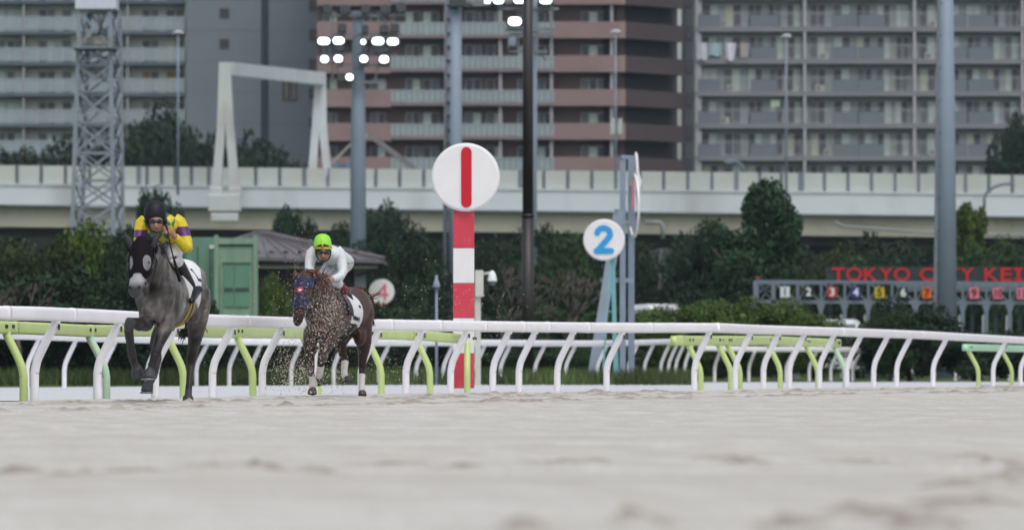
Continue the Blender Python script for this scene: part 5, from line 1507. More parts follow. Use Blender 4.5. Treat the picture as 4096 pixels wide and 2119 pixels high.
for (a, b) in (((3035, 1130), (3085, 1200)), ((3085, 1135), (3040, 1170)), ((3040, 1160), (3088, 1165)), ((3042, 1200), (3070, 1160)), ((3030, 1215), (3088, 1300)), ((3088, 1215), (3035, 1290)), ((3060, 1215), (3050, 1300)), ((3110, 1212), (3090, 1330)), ((3130, 1215), (3112, 1300))):
    mb.beam(P(a[0], a[1], d + .3), P(b[0], b[1], d + .3), .06, .06)
mb.tube([P(3018, 1205, d), P(3002, 1225, d), P(2992, 1260, d), P(2988, 1300, d)], .06, 8)
link('end_lattice', mb.mesh('end_lattice', gs), root)
NUM = [('1', (.62, .66, .68), (.10, .18, .22)), ('2', (.02, .03, .035), (.75, .78, .78)), ('3', (.40, .035, .045), (.75, .75, .75)), ('4', (.02, .035, .22), (.75, .75, .78)), ('5', (.55, .42, .01), (.03, .03, .02)), ('6', (.012, .055, .045), (.75, .78, .76)), ('7', (.62, .13, .01), (.04, .02, .02)), ('8', (.70, .18, .25), (.03, .02, .02)), ('9', (.70, .18, .25), (.05, .02, .03)), ('10', (.70, .18, .25), (.05, .02, .03)), ('11', (.70, .18, .25), (.05, .02, .03))]
for i in range(13):
    xv = 3189 + i * 94.5          # vertical between stalls
    xc = xv - 50
    yb = 1206 + i * .5
    mb = MB(); mb.beam(P(xv, 1126, d), P(xv, yb, d), .08, .08); mb.beam(P(xv + 4, 1130, d + 1.6), P(xv + 4, yb, d + 1.6), .07, .07); link('vertical', mb.mesh('vertical', gs), root)
    mb = MB()
    for a_, b_ in ((P(xv - 88, 1130, d - .02), P(xv - 2, yb - 3, d - .02)), (P(xv + 4, yb - 2, d + .05), P(xv + 44, 1132, d + .05)), (P(xv - 86, 1134, d + 1.6), P(xv, yb, d + 1.6))):
        mb = MB(); mb.beam(a_, b_, .06, .05); link('diagonal', mb.mesh('diagonal', gs), root)
    # stall post: flared head, twin tubes, padded foot
    mb = MB()
    mb.prism([(PX(xv - 18, d), PZ(yb + 6, d)), (PX(xv + 18, d), PZ(yb + 6, d)), (PX(xv + 7.5, d), PZ(yb + 36, d)), (PX(xv + 7.5, d), -.1), (PX(xv - 7.5, d), -.1), (PX(xv - 7.5, d), PZ(yb + 36, d))], d - .05, d + .1)
    link('stall_post', mb.mesh('stall_post', gs), root)
    mb = MB(); mb.box(PX(xv - 17, d), PX(xv - 11, d), d - .2, d + .02, -.05, PZ(yb + 50, d)); link('gate_pad', mb.mesh('gate_pad', mat('pad_pale', (.42, .44, .46), .6)), root)
    mb = MB(); mb.beam(P(xc - 10, yb + 12, d + 1.7), P(xc - 10, 1460, d + 1.7), .07, .07); mb.beam(P(xc - 1, yb + 12, d + 1.7), P(xc - 1, 1460, d + 1.7), .06, .06); link('rear_post', mb.mesh('rear_post', gs), root)
    mb = MB(); mb.box(PX(xv - 8, d), PX(xv - 6, d), d + .12, d + 1.6, .3, PZ(yb + 90, d)); link('stall_partition', mb.mesh('stall_partition', gs2), root)
    if i < 11:
        s, cb, cf = NUM[i]
        mb = MB(); mb.bbox((PX(xc, d), d - .2, PZ(1168 + i * .6, d)), (38 * m_, .05, 44 * m_), .015)
        o = link('number_plate', mb.mesh('number_plate', mat('plate_' + 'abcdefghijk'[i], cb, .5, .04)), root)
        me = text_mesh(s, 44 * m_, .006, mat('digit_' + 'abcdefghijk'[i], cf, .5, .02), .012, .82 if len(s) > 1 else 1.0)
        link('digit', me, o, (PX(xc, d), d - .236, PZ(1168 + i * .6, d)))
        mb = MB(); mb.beam(P(xc, 1128, d - .15), P(xc, 1150, d - .15), .04, .04); link('plate_hanger', mb.mesh('plate_hanger', gs), root)
mb = MB(); mb.box(PX(3592, d), PX(XE, d), d + .30, d + .36, PZ(1166, d), PZ(1130, d)); link('side_panel', mb.mesh('side_panel', gs2), root)
mb = MB()
for k in range(15): mb.box(PX(3630 + k * 58, d) - .012, PX(3630 + k * 58, d) + .012, d + .285, d + .298, PZ(1166, d), PZ(1130, d))
link('panel_joint', mb.mesh('panel_joint', gs), root)
mb = MB(); mb.box(PX(3308, d), PX(4430, d), d + .8, d + .95, PZ(1127, d), PZ(1064, d)); nb = link('name_board', mb.mesh('name_board', mat('board_green', (.022, .036, .034), .6, .08)), root)
redl = mat('letter_red', (.50, .016, .02), .5, .03)
# letters with their own widths: (text, left column, right column)
def sign_text(s, xa, xb):
    me = text_mesh(s, 1.0, .02, redl, .018)
    co = np.empty(len(me.vertices) * 3, dtype=np.float32); me.vertices.foreach_get('co', co); co = co.reshape(-1, 3)
    w0, w1, h0, h1 = co[:, 0].min(), co[:, 0].max(), co[:, 2].min(), co[:, 2].max()
    co[:, 0] = PX(xa, d) + (co[:, 0] - w0) / (w1 - w0) * (PX(xb, d) - PX(xa, d))
    co[:, 2] = PZ(1123, d) + (co[:, 2] - h0) / (h1 - h0) * (PZ(1069, d) - PZ(1123, d))
    co[:, 1] += d + .775
    me.vertices.foreach_set('co', co.ravel()); me.update()
    link('letter', me, nb)
for s, xa, xb in (('T', 3332, 3384), ('O', 3388, 3453), ('K', 3460, 3516), ('Y', 3520, 3577), ('O', 3580, 3645), ('C', 3683, 3741), ('T', 3782, 3842), ('Y', 3846, 3902), ('K', 3943, 4001), ('E', 4008, 4054), ('B', 4106, 4162), ('A', 4166, 4230)):
    sign_text(s, xa, xb)
def slab_i(xa, xb):
    mb = MB(); xm = (xa + xb) / 2; w = 8
    mb.box(PX(xm - w, d), PX(xm + w, d), d + .755, d + .798, PZ(1123, d), PZ(1069, d))
    for y in (1069, 1113): mb.box(PX(xa, d), PX(xb, d), d + .75, d + .797, PZ(y + 10, d), PZ(y, d))
    link('letter', mb.mesh('letter', redl), nb)
slab_i(3748, 3776); slab_i(4062, 4098)
mb = MB(); mb.ball(P(3030, 1114, d), .09, 10); mb.tube([P(3030, 1124, d), P(3030, 1114, d)], .03, 6); link('beacon', mb.mesh('beacon', mat('beacon_red', (.25, .02, .02), .4)), root)
mb = MB()
for i in range(6): mb.tube([P(3460 + i * 190, 1460, d + 2.2), P(3460 + i * 190, 1440, d + 2.2)], .35, 16)
link('wheel', mb.mesh('wheel', house), root)

# ------------------------------------------------------------------ vans
def van(xc, ytop, d, w, h, label, yaw):
    root = empty('parked_van', (PX(xc, d), d, 0), label, 'van')
    L = 4.6
    wm = mat('van_white', (.62, .64, .66), .35, .03, 1, spec=.5, coat=.3)
    parts = []
    def sec(y, z0, z1, wb, wt, r=.12):
        return [(-wb / 2, y, z0), (-wb / 2, y, z0 + (z1 - z0) * .45), (-wt / 2, y, z1 - r), (-wt / 2 + r, y, z1), (wt / 2 - r, y, z1), (wt / 2, y, z1 - r), (wb / 2, y, z0 + (z1 - z0) * .45), (wb / 2, y, z0)]
    secs = [sec(-L / 2, .35, h * .48, w * .94, w * .9), sec(-L / 2 + .25, .28, h * .56, w, w * .95), sec(-L / 2 + .95, .28, h * .96, w, w * .86, .16), sec(-L / 2 + 1.4, .28, h, w, w * .88, .2), sec(L / 2 - .3, .28, h, w, w * .88, .2), sec(L / 2, .35, h * .95, w * .97, w * .84, .2)]
    mb = MB(); vs_ = [p for s_ in secs for p in s_]; n = 8; fs_ = []
    for i in range(len(secs) - 1):
        for k in range(n):
            k2 = (k + 1) % n; fs_.append((i * n + k, i * n + k2, (i + 1) * n + k2, (i + 1) * n + k))
    fs_ += [list(range(n))[::-1], [(len(secs) - 1) * n + k for k in range(n)]]
    mb.add(vs_, fs_, 0, False); link('body', mb.mesh('body', wm), root, root.location)
    mb = MB()
    def rp(y, z): return y, z
    y0_, z0_, y1_, z1_ = -L / 2 + .17, h * .57, -L / 2 + .83, h * .92
    mb.add([(-w * .42, y0_ - .01, z0_), (w * .42, y0_ - .01, z0_), (w * .38, y1_ - .02, z1_), (-w * .38, y1_ - .02, z1_), (-w * .42, y0_ + .03, z0_), (w * .42, y0_ + .03, z0_), (w * .38, y1_ + .02, z1_), (-w * .38, y1_ + .02, z1_)], [(0, 1, 2, 3), (7, 6, 5, 4), (0, 4, 5, 1), (3, 2, 6, 7), (0, 3, 7, 4), (1, 5, 6, 2)])
    link('windscreen', mb.mesh('windscreen', glass_m), root, root.location)
    for s_ in (-1, 1):
        mb = MB(); xw = s_ * w * .487
        mb.add([(xw, -L / 2 + 1.0, h * .58), (xw, L / 2 - .5, h * .58), (xw * .955, L / 2 - .5, h * .85), (xw * .955, -L / 2 + 1.2, h * .85)], [(0, 1, 2, 3)])
        link('side_window', mb.mesh('side_window', glass_m), root, root.location)
        for yy in (-L / 2 + .9, L / 2 - 1.0):
            mb = MB(); mb.tube([(s_ * (w / 2 - .2), yy, .32), (s_ * (w / 2 + .01), yy, .32)], .32, 18); link('wheel', mb.mesh('wheel', house), root, root.location)
        mb = MB(); mb.bbox((s_ * w * .40, -L / 2 - .0, h * .40), (.3, .06, .16), .02); link('headlight', mb.mesh('headlight', glass_m), root, root.location)
    root.rotation_euler = (0, 0, R(yaw))
    return root
van(2632, 1216, 232, 1.75, PZ(1216, 232), 'white van in front of the rounded green tree, half hidden by bright shrubs', 8)
van(3355, 1277, 209, 1.7, PZ(1277, 209), 'white van of which only the roof shows above the white rail before the gate', -6)
# little white sign, pale fence and grey shed roof behind the van
d = 300.0
mb = MB(); mb.bbox(P(2905, 1003, d), (50 * d / FPX, .2, 28 * d / FPX), .1); mb.tube([P(2905, 1010, d + .05), P(2890, 985, d + .05)], .05, 8); mb.tube([P(2905, 1010, d + .05), P(2905, 1460, d + .05)], .05, 8)
o = link('camera_mast', mb.mesh('camera_mast', wht), None); tag(o, 'white camera housing peeping out left of the tall evergreen', 'camera mast')
mb = MB(); mb.prism([(PX(2540, 310), PZ(1100, 310)), (PX(2575, 310), PZ(1000, 310)), (PX(2690, 310), PZ(990, 310)), (PX(2720, 310), PZ(1100, 310))], 310, 314)
mb.prism([(PX(2560, 310), PZ(1240, 310)), (PX(2560, 310), PZ(1100.5, 310)), (PX(2700, 310), PZ(1100.5, 310)), (PX(2700, 310), PZ(1240, 310))], 310.3, 313.7)
o = link('shed', mb.mesh('shed', mat('shed_grey', (.12, .125, .14), .6, .1)), None); tag(o, 'grey shed with a pale slanted roof between the finishing post and the rounded tree', 'shed')
root = empty('slatted_gate', P(2665, 1150, 280), 'small pale slatted gate panel left of the rounded green tree', 'gate')
mb = MB()
for k in range(9): mb.box(PX(2637 + k * 7, 280), PX(2640 + k * 7, 280), 280, 280.06, PZ(1136, 280), PZ(1098, 280))
mb.box(PX(2634, 280), PX(2700, 280), 279.95, 279.995, PZ(1098, 280), PZ(1094, 280)); link('slats', mb.mesh('slats', mat('gate_pale', (.30, .33, .32), .6)), root)
mb = MB(); mb.box(PX(2634, 280), PX(2700, 280), 279.9, 280.1, PZ(1155, 280), PZ(1137, 280)); link('base', mb.mesh('base', mat('gate_cream', (.30, .30, .24), .6)), root)
# ------------------------------------------------------------------ horses and jockeys
hide_m = mat('hide', (.1, .1, .1), .42, .14, 9, spec=.36, attr=True, bump=.12, bscale=60)
skin_m = mat('skin_and_cloth', (.3, .2, .15), .55, .05, 12, spec=.35, attr=True)
silk_m = mat('racing_silks', (.5, .4, .05), .38, .06, 18, spec=.5, attr=True, bump=.5, bscale=14)
blackgear = mat('black_leather', (.008, .008, .010), .3, .1, 10, spec=.3)
hoodblack = mat('black_hood', (.008, .006, .008), .8, .15, 20, spec=.1)
clothwhite = mat('white_cloth', (.68, .69, .71), .75, .04, 10, bump=.3, bscale=18)

def organic(loft_list, voxel, smooth, name, m, balls=()):
    mb = MB()
    for c_, r_ in balls: mb.ball(c_, r_, 16)
    for pts, ref in loft_list:
        mb.loft(pts, ref, 20)
    me = mb.mesh(name, m)
    ob = bpy.data.objects.new('temp', me); COL.objects.link(ob)
    r_ = ob.modifiers.new('r', 'REMESH'); r_.mode = 'VOXEL'; r_.voxel_size = voxel; r_.use_smooth_shade = True
    s_ = ob.modifiers.new('s', 'SMOOTH'); s_.factor = .5; s_.iterations = smooth
    bpy.context.view_layer.update()
    out = bpy.data.meshes.new_from_object(ob.evaluated_get(bpy.context.evaluated_depsgraph_get()))
    bpy.data.objects.remove(ob); bpy.data.meshes.remove(me)
    out.name = name
    out.materials.clear(); out.materials.append(m)
    return out
def coords(me):
    a = np.empty(len(me.vertices) * 3, dtype=np.float32); me.vertices.foreach_get('co', a); a = a.reshape(-1, 3)
    n = np.empty_like(a).ravel(); me.vertices.foreach_get('normal', n)
    return a.astype(float), n.reshape(-1, 3).astype(float)
def set_col(me, c):
    at = me.color_attributes.new('Col', 'FLOAT_COLOR', 'POINT')
    c4 = np.ones((len(me.vertices), 4), dtype=np.float32); c4[:, :3] = c
    at.data.foreach_set('color', c4.ravel())
def shell(me, mask, off, name, m, col=None, inner=-.004):
    """a skin of cloth or leather lying on the faces of me whose vertices are all in mask"""
    co, no = coords(me)
    polys = [tuple(p.vertices) for p in me.polygons]
    sel = [p for p in polys if all(mask[i] for i in p)]
    if not sel: return None
    used = sorted({i for p in sel for i in p}); mp = {v: k for k, v in enumerate(used)}
    n = len(used)
    ed = {}
    for p in sel:
        for a, b in zip(p, p[1:] + p[:1]):
            ed[(a, b)] = 1
    bnd = [(a, b) for (a, b) in ed if (b, a) not in ed]
    # straighten the jagged border a little
    nb = {}
    for a, b in bnd: nb.setdefault(a, []).append(b); nb.setdefault(b, []).append(a)
    cs = co.copy()
    for _ in range(4):
        nw = cs.copy()
        for v, l in nb.items():
            if len(l) == 2: nw[v] = cs[v] * .4 + (cs[l[0]] + cs[l[1]]) * .3
        cs = nw
    u = np.array(used)
    vs_ = np.vstack([cs[u] + no[u] * off, cs[u] + no[u] * inner])
    fs_ = [[mp[i] for i in p] for p in sel] + [[mp[a] + n, mp[b] + n, mp[b], mp[a]] for a, b in bnd]
    out = bpy.data.meshes.new(name)
    out.from_pydata(vs_.tolist(), [], fs_)
    out.polygons.foreach_set('use_smooth', [True] * len(out.polygons))
    out.materials.append(m); out.update()
    if col is not None:
        c = col[u]; set_col(out, np.vstack([c, c]))
    return out
def seg_dist(co, pts):
    """distance and running position of every vertex along a polyline"""
    best = np.full(len(co), 1e9); par = np.zeros(len(co))
    pts = [np.array(p, float) for p in pts]
    L = 0
    for a, b in zip(pts[:-1], pts[1:]):
        ab = b - a; l = np.linalg.norm(ab)
        t_ = np.clip(((co - a) @ ab) / (l * l), 0, 1)
        dd_ = np.linalg.norm(co - (a + t_[:, None] * ab), axis=1)
        s_ = dd_ < best
        best[s_] = dd_[s_]; par[s_] = (L + t_ * l)[s_]
        L += l
    return best, par

class Rider:
    pass
class Frame:
    """pixel frame of one zoomed crop of the photo"""
    def __init__(s, x0, y0, sc, D, D0=None):
        s.x0, s.y0, s.sc, s.D = x0, y0, sc, D
        s.ks = D / (D0 or D)
    def h(s, u, v, ds):
        return P(s.x0 + s.sc * u, s.y0 + s.sc * v, s.D + ds)
    def H(s, u, z, ds):
        d = s.D + ds
        return Vector((PX(s.x0 + s.sc * u, d), d, HC + (z - HC) * s.ks))
    def inv(s, co):
        d = co[:, 1]
        px = CXP + co[:, 0] * FPX / d; py = HY - (co[:, 2] - HC) * FPX / d
        return (px - s.x0) / s.sc, (py - s.y0) / s.sc, d - s.D

def hair(mb, roots, lens, drift, r0, n, rnd, seg=5):
    for k in range(n):
        p = roots(rnd); L = lens * rnd.uniform(.6, 1.15)
        d_ = Vector(drift(rnd)).normalized(); q = [p]
        for i in range(seg):
            d_ = (d_ + Vector((rnd.uniform(-.25, .25), rnd.uniform(-.25, .25), rnd.uniform(-.25, .2)))).normalized()
            q.append(q[-1] + d_ * L / seg)
        mb.tube(q, [r0 * (1 - .8 * i / seg) for i in range(seg + 1)], 5)

def build_horse(fr, T, NK, HD, ears, limbs, name_label, coatfn, tail, voxel=.0125, bulges=()):
    L = []
    side = Vector((1, 0, 0)) + Vector((0, 1, 0)) * .27
    k = fr.ks
    L.append(([(fr.H(u, z, s_), w * k, h_ * k) for (u, z, s_, w, h_) in T], (0, 0, 1)))
    L.append(([(fr.H(u, z, s_), w * k, h_ * k) for (u, z, s_, w, h_) in NK], (0, -.7, .7)))
    L.append(([(fr.h(u, v, s_), w * k, h_ * k) for (u, v, s_, w, h_) in HD], (0, -1, 0)))
    for e in ears:
        L.append(([(fr.h(*p[:3]), p[3] * k, p[4] * k) for p in e], (0, -1, 0)))
    for nm, l in limbs.items():
        L.append(([(fr.h(*p[:3]), p[3] * k, (p[4] if len(p) > 4 else p[3]) * k) for p in l], (0, -1, 0)))
    me = organic(L, voxel, 3, 'body', hide_m, [(fr.h(*b[:3]), tuple(x_ * k for x_ in b[3:6])) for b in bulges])
    co_, _ = coords(me); U, V, S_ = fr.inv(co_)
    cz_ = HC + (co_[:, 2] - HC) / fr.ks
    w_ = np.clip((cz_ - .78) / .15, 0, 1) * np.clip((S_ + 1.12) / .12, 0, 1) * .6
    E_ = np.empty(len(me.edges) * 2, dtype=np.int32); me.edges.foreach_get('vertices', E_); E_ = E_.reshape(-1, 2)
    deg = np.bincount(E_.ravel(), minlength=len(co_))[:, None]
    for _ in range(22):
        sm_ = np.zeros_like(co_)
        for k_ in range(3):
            sm_[:, k_] = np.bincount(E_[:, 0], co_[E_[:, 1], k_], len(co_)) + np.bincount(E_[:, 1], co_[E_[:, 0], k_], len(co_))
        co_ += w_[:, None] * (sm_ / np.maximum(deg, 1) - co_)
    me.vertices.foreach_set('co', co_.astype(np.float32).ravel()); me.update()
    return me

# ---- grey horse -------------------------------------------------
f1 = Frame(400, 760, .675, 70.0)
T1 = [(318, 1.20, -.86, .07, .09), (318, 1.21, -.80, .17, .20), (322, 1.22, -.70, .225, .28), (336, 1.24, -.52, .255, .335), (362, 1.24, -.28, .265, .37), (395, 1.215, 0, .28, .36), (428, 1.215, .3, .295, .335), (462, 1.28, .6, .28, .315), (490, 1.36, .85, .28, .335), (510, 1.34, 1.05, .255, .31), (530, 1.27, 1.26, .18, .24), (542, 1.24, 1.38, .07, .1)]
NK1 = [(345, 1.34, -.42, .19, .30), (325, 1.50, -.70, .155, .25), (298, 1.65, -.96, .125, .20), (268, 1.77, -1.15, .10, .15), (250, 1.80, -1.24, .085, .11)]
HD1 = [(247, 296, -1.20, .06, .06), (247, 325, -1.27, .098, .09), (246, 370, -1.33, .122, .12), (244, 420, -1.37, .132, .145), (238, 465, -1.40, .120, .155), (229, 505, -1.44, .100, .135), (220, 545, -1.48, .088, .105), (211, 580, -1.50, .083, .09), (206, 605, -1.49, .072, .072), (204, 624, -1.46, .048, .045), (204, 632, -1.45, .02, .02)]
ear1 = [[(190, 352, -1.25, .035, .03), (177, 325, -1.25, .046, .025), (163, 290, -1.24, .030, .018), (151, 264, -1.23, .006, .006)], [(298, 355, -1.25, .035, .03), (312, 325, -1.25, .046, .025), (328, 290, -1.24, .030, .018), (342, 260, -1.23, .006, .006)]]
LM1 = {
 'fore_folded': [(300, 690, -.50, .14, .16), (285, 760, -.60, .115, .12), (265, 790, -.72, .10), (232, 795, -.88, .082), (196, 785, -1.0, .066), (172, 778, -1.05, .062), (168, 805, -1.04, .056), (172, 850, -.99, .044), (180, 910, -.92, .039), (188, 960, -.87, .040), (193, 995, -.84, .046), (200, 1018, -.80, .042), (211, 1042, -.77, .040), (217, 1052, -.76, .058), (223, 1085, -.73, .072), (226, 1112, -.71, .066), (227, 1119, -.71, .03)],
 'fore_reaching': [(398, 680, -.45, .15, .17), (398, 750, -.58, .125), (386, 815, -.70, .096), (362, 875, -.78, .074), (343, 922, -.83, .062), (334, 955, -.84, .058), (326, 985, -.83, .045), (316, 1020, -.81, .042), (309, 1045, -.80, .047), (302, 1062, -.81, .040), (296, 1072, -.82, .052), (290, 1092, -.84, .066), (286, 1113, -.86, .076), (285, 1118, -.86, .05)],
 'hind_forward': [(440, 690, .75, .17, .2), (392, 790, .60, .12, .14), (345, 860, .48, .085), (326, 910, .45, .066), (338, 965, .48, .054), (344, 1000, .42, .046), (332, 1060, .28, .040), (318, 1105, .15, .042), (303, 1130, .06, .037), (291, 1142, .02, .048), (282, 1165, -.01, .064), (277, 1192, -.03, .068), (276, 1198, -.03, .05)],
 'hind_pushing': [(556, 600, .92, .20, .24), (575, 700, .90, .165, .19), (576, 780, .92, .125, .14), (568, 850, .98, .096), (556, 920, 1.06, .072), (545, 980, 1.15, .060), (538, 1030, 1.18, .056), (533, 1080, 1.13, .043), (528, 1140, 1.07, .038), (525, 1185, 1.03, .043), (523, 1212, 1.0, .038), (522, 1228, .98, .06), (521, 1258, .96, .066)],
}
BU1 = [(292, 705, -.80, .085, .09, .15), (350, 712, -.80, .085, .09, .15), (320, 640, -.80, .07, .06, .10), (418, 640, -.50, .10, .17, .23), (402, 560, -.42, .08, .16, .2), (268, 470, -1.27, .06, .10, .10), (222, 470, -1.27, .06, .10, .10),
 (590, 560, .98, .09, .2, .2), (520, 470, .98, .13, .2, .12), (548, 720, .72, .10, .13, .15), (372, 835, -.72, .07, .09, .11), (268, 800, -.74, .10, .09, .075), (580, 790, .98, .07, .09, .10), (272, 560, -.98, .05, .10, .16), (330, 540, -.80, .06, .12, .16)]
me1 = build_horse(f1, T1, NK1, HD1, ear1, LM1, '', None, None, .0115, BU1)
co, no = coords(me1); u, v, s_ = f1.inv(co)
c = np.tile(np.array([[.052, .047, .045]]), (len(co), 1))
def limbmask(fr, lm, co, keys, i0=0, i1=None, rad=.11):
    out = np.zeros(len(co), bool)
    for k in keys:
        pts = [np.array(fr.h(*p[:3])) for p in lm[k][i0:i1]]
        dd_, _ = seg_dist(co, pts); out |= dd_ < rad
    return out
def noise3(co, sc, seed):
    g = np.random.default_rng(seed); out = np.zeros(len(co))
    for _ in range(14):
        k = g.normal(size=3) * sc; out += np.sin(co @ k + g.uniform(0, 6.28))
    return out / 3.7
dap = noise3(co, 16, 1) * .6 + noise3(co, 34, 2) * .5
c *= np.clip(1 + .75 * dap, .35, 2.4)[:, None]
ring = np.exp(-((noise3(co, 15, 7)) / .17) ** 2)
c *= (1 + .95 * ring * np.clip(.5 + noise3(co, 5, 8), 0, 1) * (co[:, 2] > .95))[:, None]
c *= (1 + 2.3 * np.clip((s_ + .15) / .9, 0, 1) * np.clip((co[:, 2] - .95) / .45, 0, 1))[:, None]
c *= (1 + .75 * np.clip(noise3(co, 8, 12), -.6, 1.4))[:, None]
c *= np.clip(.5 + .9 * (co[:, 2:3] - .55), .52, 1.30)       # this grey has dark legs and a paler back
face = (s_ < -1.05) & (v > 380)
c[face] = np.array([.30, .305, .315]) * (1 + .12 * noise3(co[face], 20, 3))[:, None]
eh = face & (v < 500)
c[eh] *= .7
mz = face & (v > 540)
f_ = np.clip((v[mz] - 540) / 42, 0, 1)[:, None]
c[mz] = c[mz] * (1 - f_) + np.array([.050, .050, .056]) * f_
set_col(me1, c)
h1 = empty('racehorse', Vector((f1.H(425, 0, 0).x, 70.0, 0)), 'dapple grey racehorse in a black hood galloping towards the camera, nearest horse', 'horse')
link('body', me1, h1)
pts_ax = lambda fr, T: None
front = (s_ < -1.0)
eyeL = ((u - 176) / 21) ** 2 + ((v - 432) / 42) ** 2 < 1
eyeR = ((u - 279) / 24) ** 2 + ((v - 430) / 44) ** 2 < 1
lowlim = 505 + 40 * np.clip(np.abs(u - 222) / 60, 0, 1) ** 2 - 15 * (np.abs(u - 222) < 25)
hoodmask = (s_ < -1.10) & (v < lowlim) & (v > 255) & ~(((eyeL | eyeR)) & (no[:, 1] < .35)) & ((v < 370) | (co[:, 1] < 70 - 1.12))
hd = shell(me1, hoodmask, .010, 'hood', hoodblack)
hdo = link('hood', hd, h1)
for e_ in ([(192, 352, -1.27, .030, .024), (184, 328, -1.275, .046, .028), (168, 296, -1.27, .038, .022), (154, 270, -1.25, .018, .012), (146, 254, -1.24, .003, .003)], [(296, 354, -1.27, .030, .024), (309, 328, -1.275, .046, .028), (328, 296, -1.27, .038, .022), (341, 268, -1.25, .018, .012), (348, 252, -1.24, .003, .003)]):
    mb = MB(); mb.loft([(f1.h(*p[:3]), p[3], p[4]) for p in e_], (0, -1, 0), 14); link('ear_cover', mb.mesh('ear_cover', mat('ear_cover_blue_black', (.016, .019, .026), .6, .1, 12)), hdo)
def eye(fr, root, uv, ds, r=.015):
    mb = MB(); mb.ball(fr.h(uv[0], uv[1], ds), (r, r * .7, r * .8), 12)
    link('eye', mb.mesh('eye', mat('eye_dark', (.012, .009, .008), .08, spec=.7)), root)
def surf_s(fr, me_co, uu, vv, u_, v_):
    d_ = (uu - u_) ** 2 + (vv - v_) ** 2
    k = np.argsort(d_)[:60]; k = k[np.argmin(me_co[k, 1])]
    return me_co[k, 1] - fr.D
for uv in ((170, 440), (290, 428)):
    eye(f1, h1, uv, surf_s(f1, co, u, v, *uv) + .006)
mb = MB()
for uv in ((178, 577), (231, 575)):
    mb.ball(f1.h(uv[0], uv[1], surf_s(f1, co, u, v, *uv) + .010), (.017, .016, .024), 10)
link('nostrils', mb.mesh('nostrils', mat('nostril_dark', (.010, .009, .010), .7)), h1)
# bridle: cheek straps, noseband, bit ring, reins
def strap(fr, root, pts, r, name, m):
    mb = MB(); mb.tube([fr.h(*p) for p in pts], r, 8); return link(name, mb.mesh(name, m), root)
br = empty('bridle', h1.location, '', ''); 
del br['label'], br['category']
br.parent = h1; br.location = (0, 0, 0)
strap(f1, br, [(312, 350, -1.22), (326, 400, -1.24), (322, 460, -1.30), (300, 520, -1.38), (272, 552, -1.46)], .013, 'cheek_strap', blackgear)
strap(f1, br, [(180, 350, -1.24), (166, 400, -1.27), (163, 460, -1.33), (172, 520, -1.42)], .013, 'cheek_strap', blackgear)
strap(f1, br, [(318, 365, -1.20), (337, 420, -1.18), (330, 480, -1.22), (306, 522, -1.33)], .010, 'throat_strap', blackgear)
silver = mat('bit_steel', (.22, .22, .23), .4, metal=.6)
mb = MB(); n_ = 14; cc_ = f1.h(268, 556, -1.50); ring = [cc_ + Vector((.022 * math.cos(6.283 * k / n_), -.01 * math.sin(6.283 * k / n_), .027 * math.sin(6.283 * k / n_))) for k in range(n_ + 1)]
mb.tube(ring, .0055, 6); link('bit_ring', mb.mesh('bit_ring', silver), br)
strap(f1, br, [(270, 560, -1.48), (300, 535, -1.3), (330, 470, -1.05), (350, 410, -.85), (352, 395, -.75)], .009, 'rein', blackgear)
strap(f1, br, [(166, 550, -1.46), (150, 500, -1.3), (205, 420, -1.0), (290, 395, -.78)], .009, 'rein', blackgear)
# mane and forelock
rnd = random.Random(2); mb = MB()
hair(mb, lambda g: f1.h(g.uniform(318, 352), g.uniform(325, 372), g.uniform(-1.0, -.8)), .115, lambda g: (g.uniform(.3, 1), g.uniform(-.4, .3), g.uniform(-.5, .25)), .014, 46, rnd)
link('mane', mb.mesh('mane', mat('hair_black', (.018, .016, .017), .6, .3, 20)), h1); mb = MB()
hair(mb, lambda g: f1.h(g.uniform(250, 305), g.uniform(290, 318), g.uniform(-1.3, -1.15)), .07, lambda g: (g.uniform(-.8, .8), g.uniform(-.4, .3), g.uniform(-.1, .8)), .010, 30, rnd)
link('forelock', mb.mesh('forelock', _M['hair_black']), h1)
mb = MB()
hair(mb, lambda g: f1.h(g.uniform(505, 548), g.uniform(590, 660), 1.42), .5, lambda g: (g.uniform(-.25, .1), g.uniform(.1, .4), -1), .02, 24, rnd, 7)
hair(mb, lambda g: f1.h(g.uniform(478, 522), g.uniform(818, 850), g.uniform(1.3, 1.5)), .10, lambda g: (g.uniform(-.8, .7), g.uniform(-.3, .3), g.uniform(-1, -.1)), .012, 60, rnd)
link('tail', mb.mesh('tail', _M['hair_black']), h1)
# dark leg boots
bt = limbmask(f1, LM1, co, ['fore_folded'], 7, 10, .075) | limbmask(f1, LM1, co, ['fore_reaching'], 6, 8, .075)
x_ = shell(me1, bt, .010, 'leg_boots', mat('boot_rubber', (.022, .023, .027), .5))
if x_: link('leg_boots', x_, h1)
hf = limbmask(f1, LM1, co, ['fore_folded'], 13, None, .095) | limbmask(f1, LM1, co, ['fore_reaching'], 10, None, .1) | limbmask(f1, LM1, co, ['hind_forward'], 9, None, .095) | limbmask(f1, LM1, co, ['hind_pushing'], 11, None, .1)
x_ = shell(me1, hf, .004, 'hooves', mat('hoof_grey', (.045, .047, .052), .5, .2, 12))
if x_: link('hooves', x_, h1)
for (uu, vv, ss, rr) in ((285, 1119, -.86, .074), (276, 1199, -.03, .068)):
    mb = MB(); cc_ = f1.h(uu, vv, ss); mb.tube([cc_ + Vector((rr * math.cos(a), rr * math.sin(a) * .9, 0)) for a in [R(k) for k in range(150, 395, 14)]], .011, 6)
    link('horseshoe', mb.mesh('horseshoe', silver), h1)
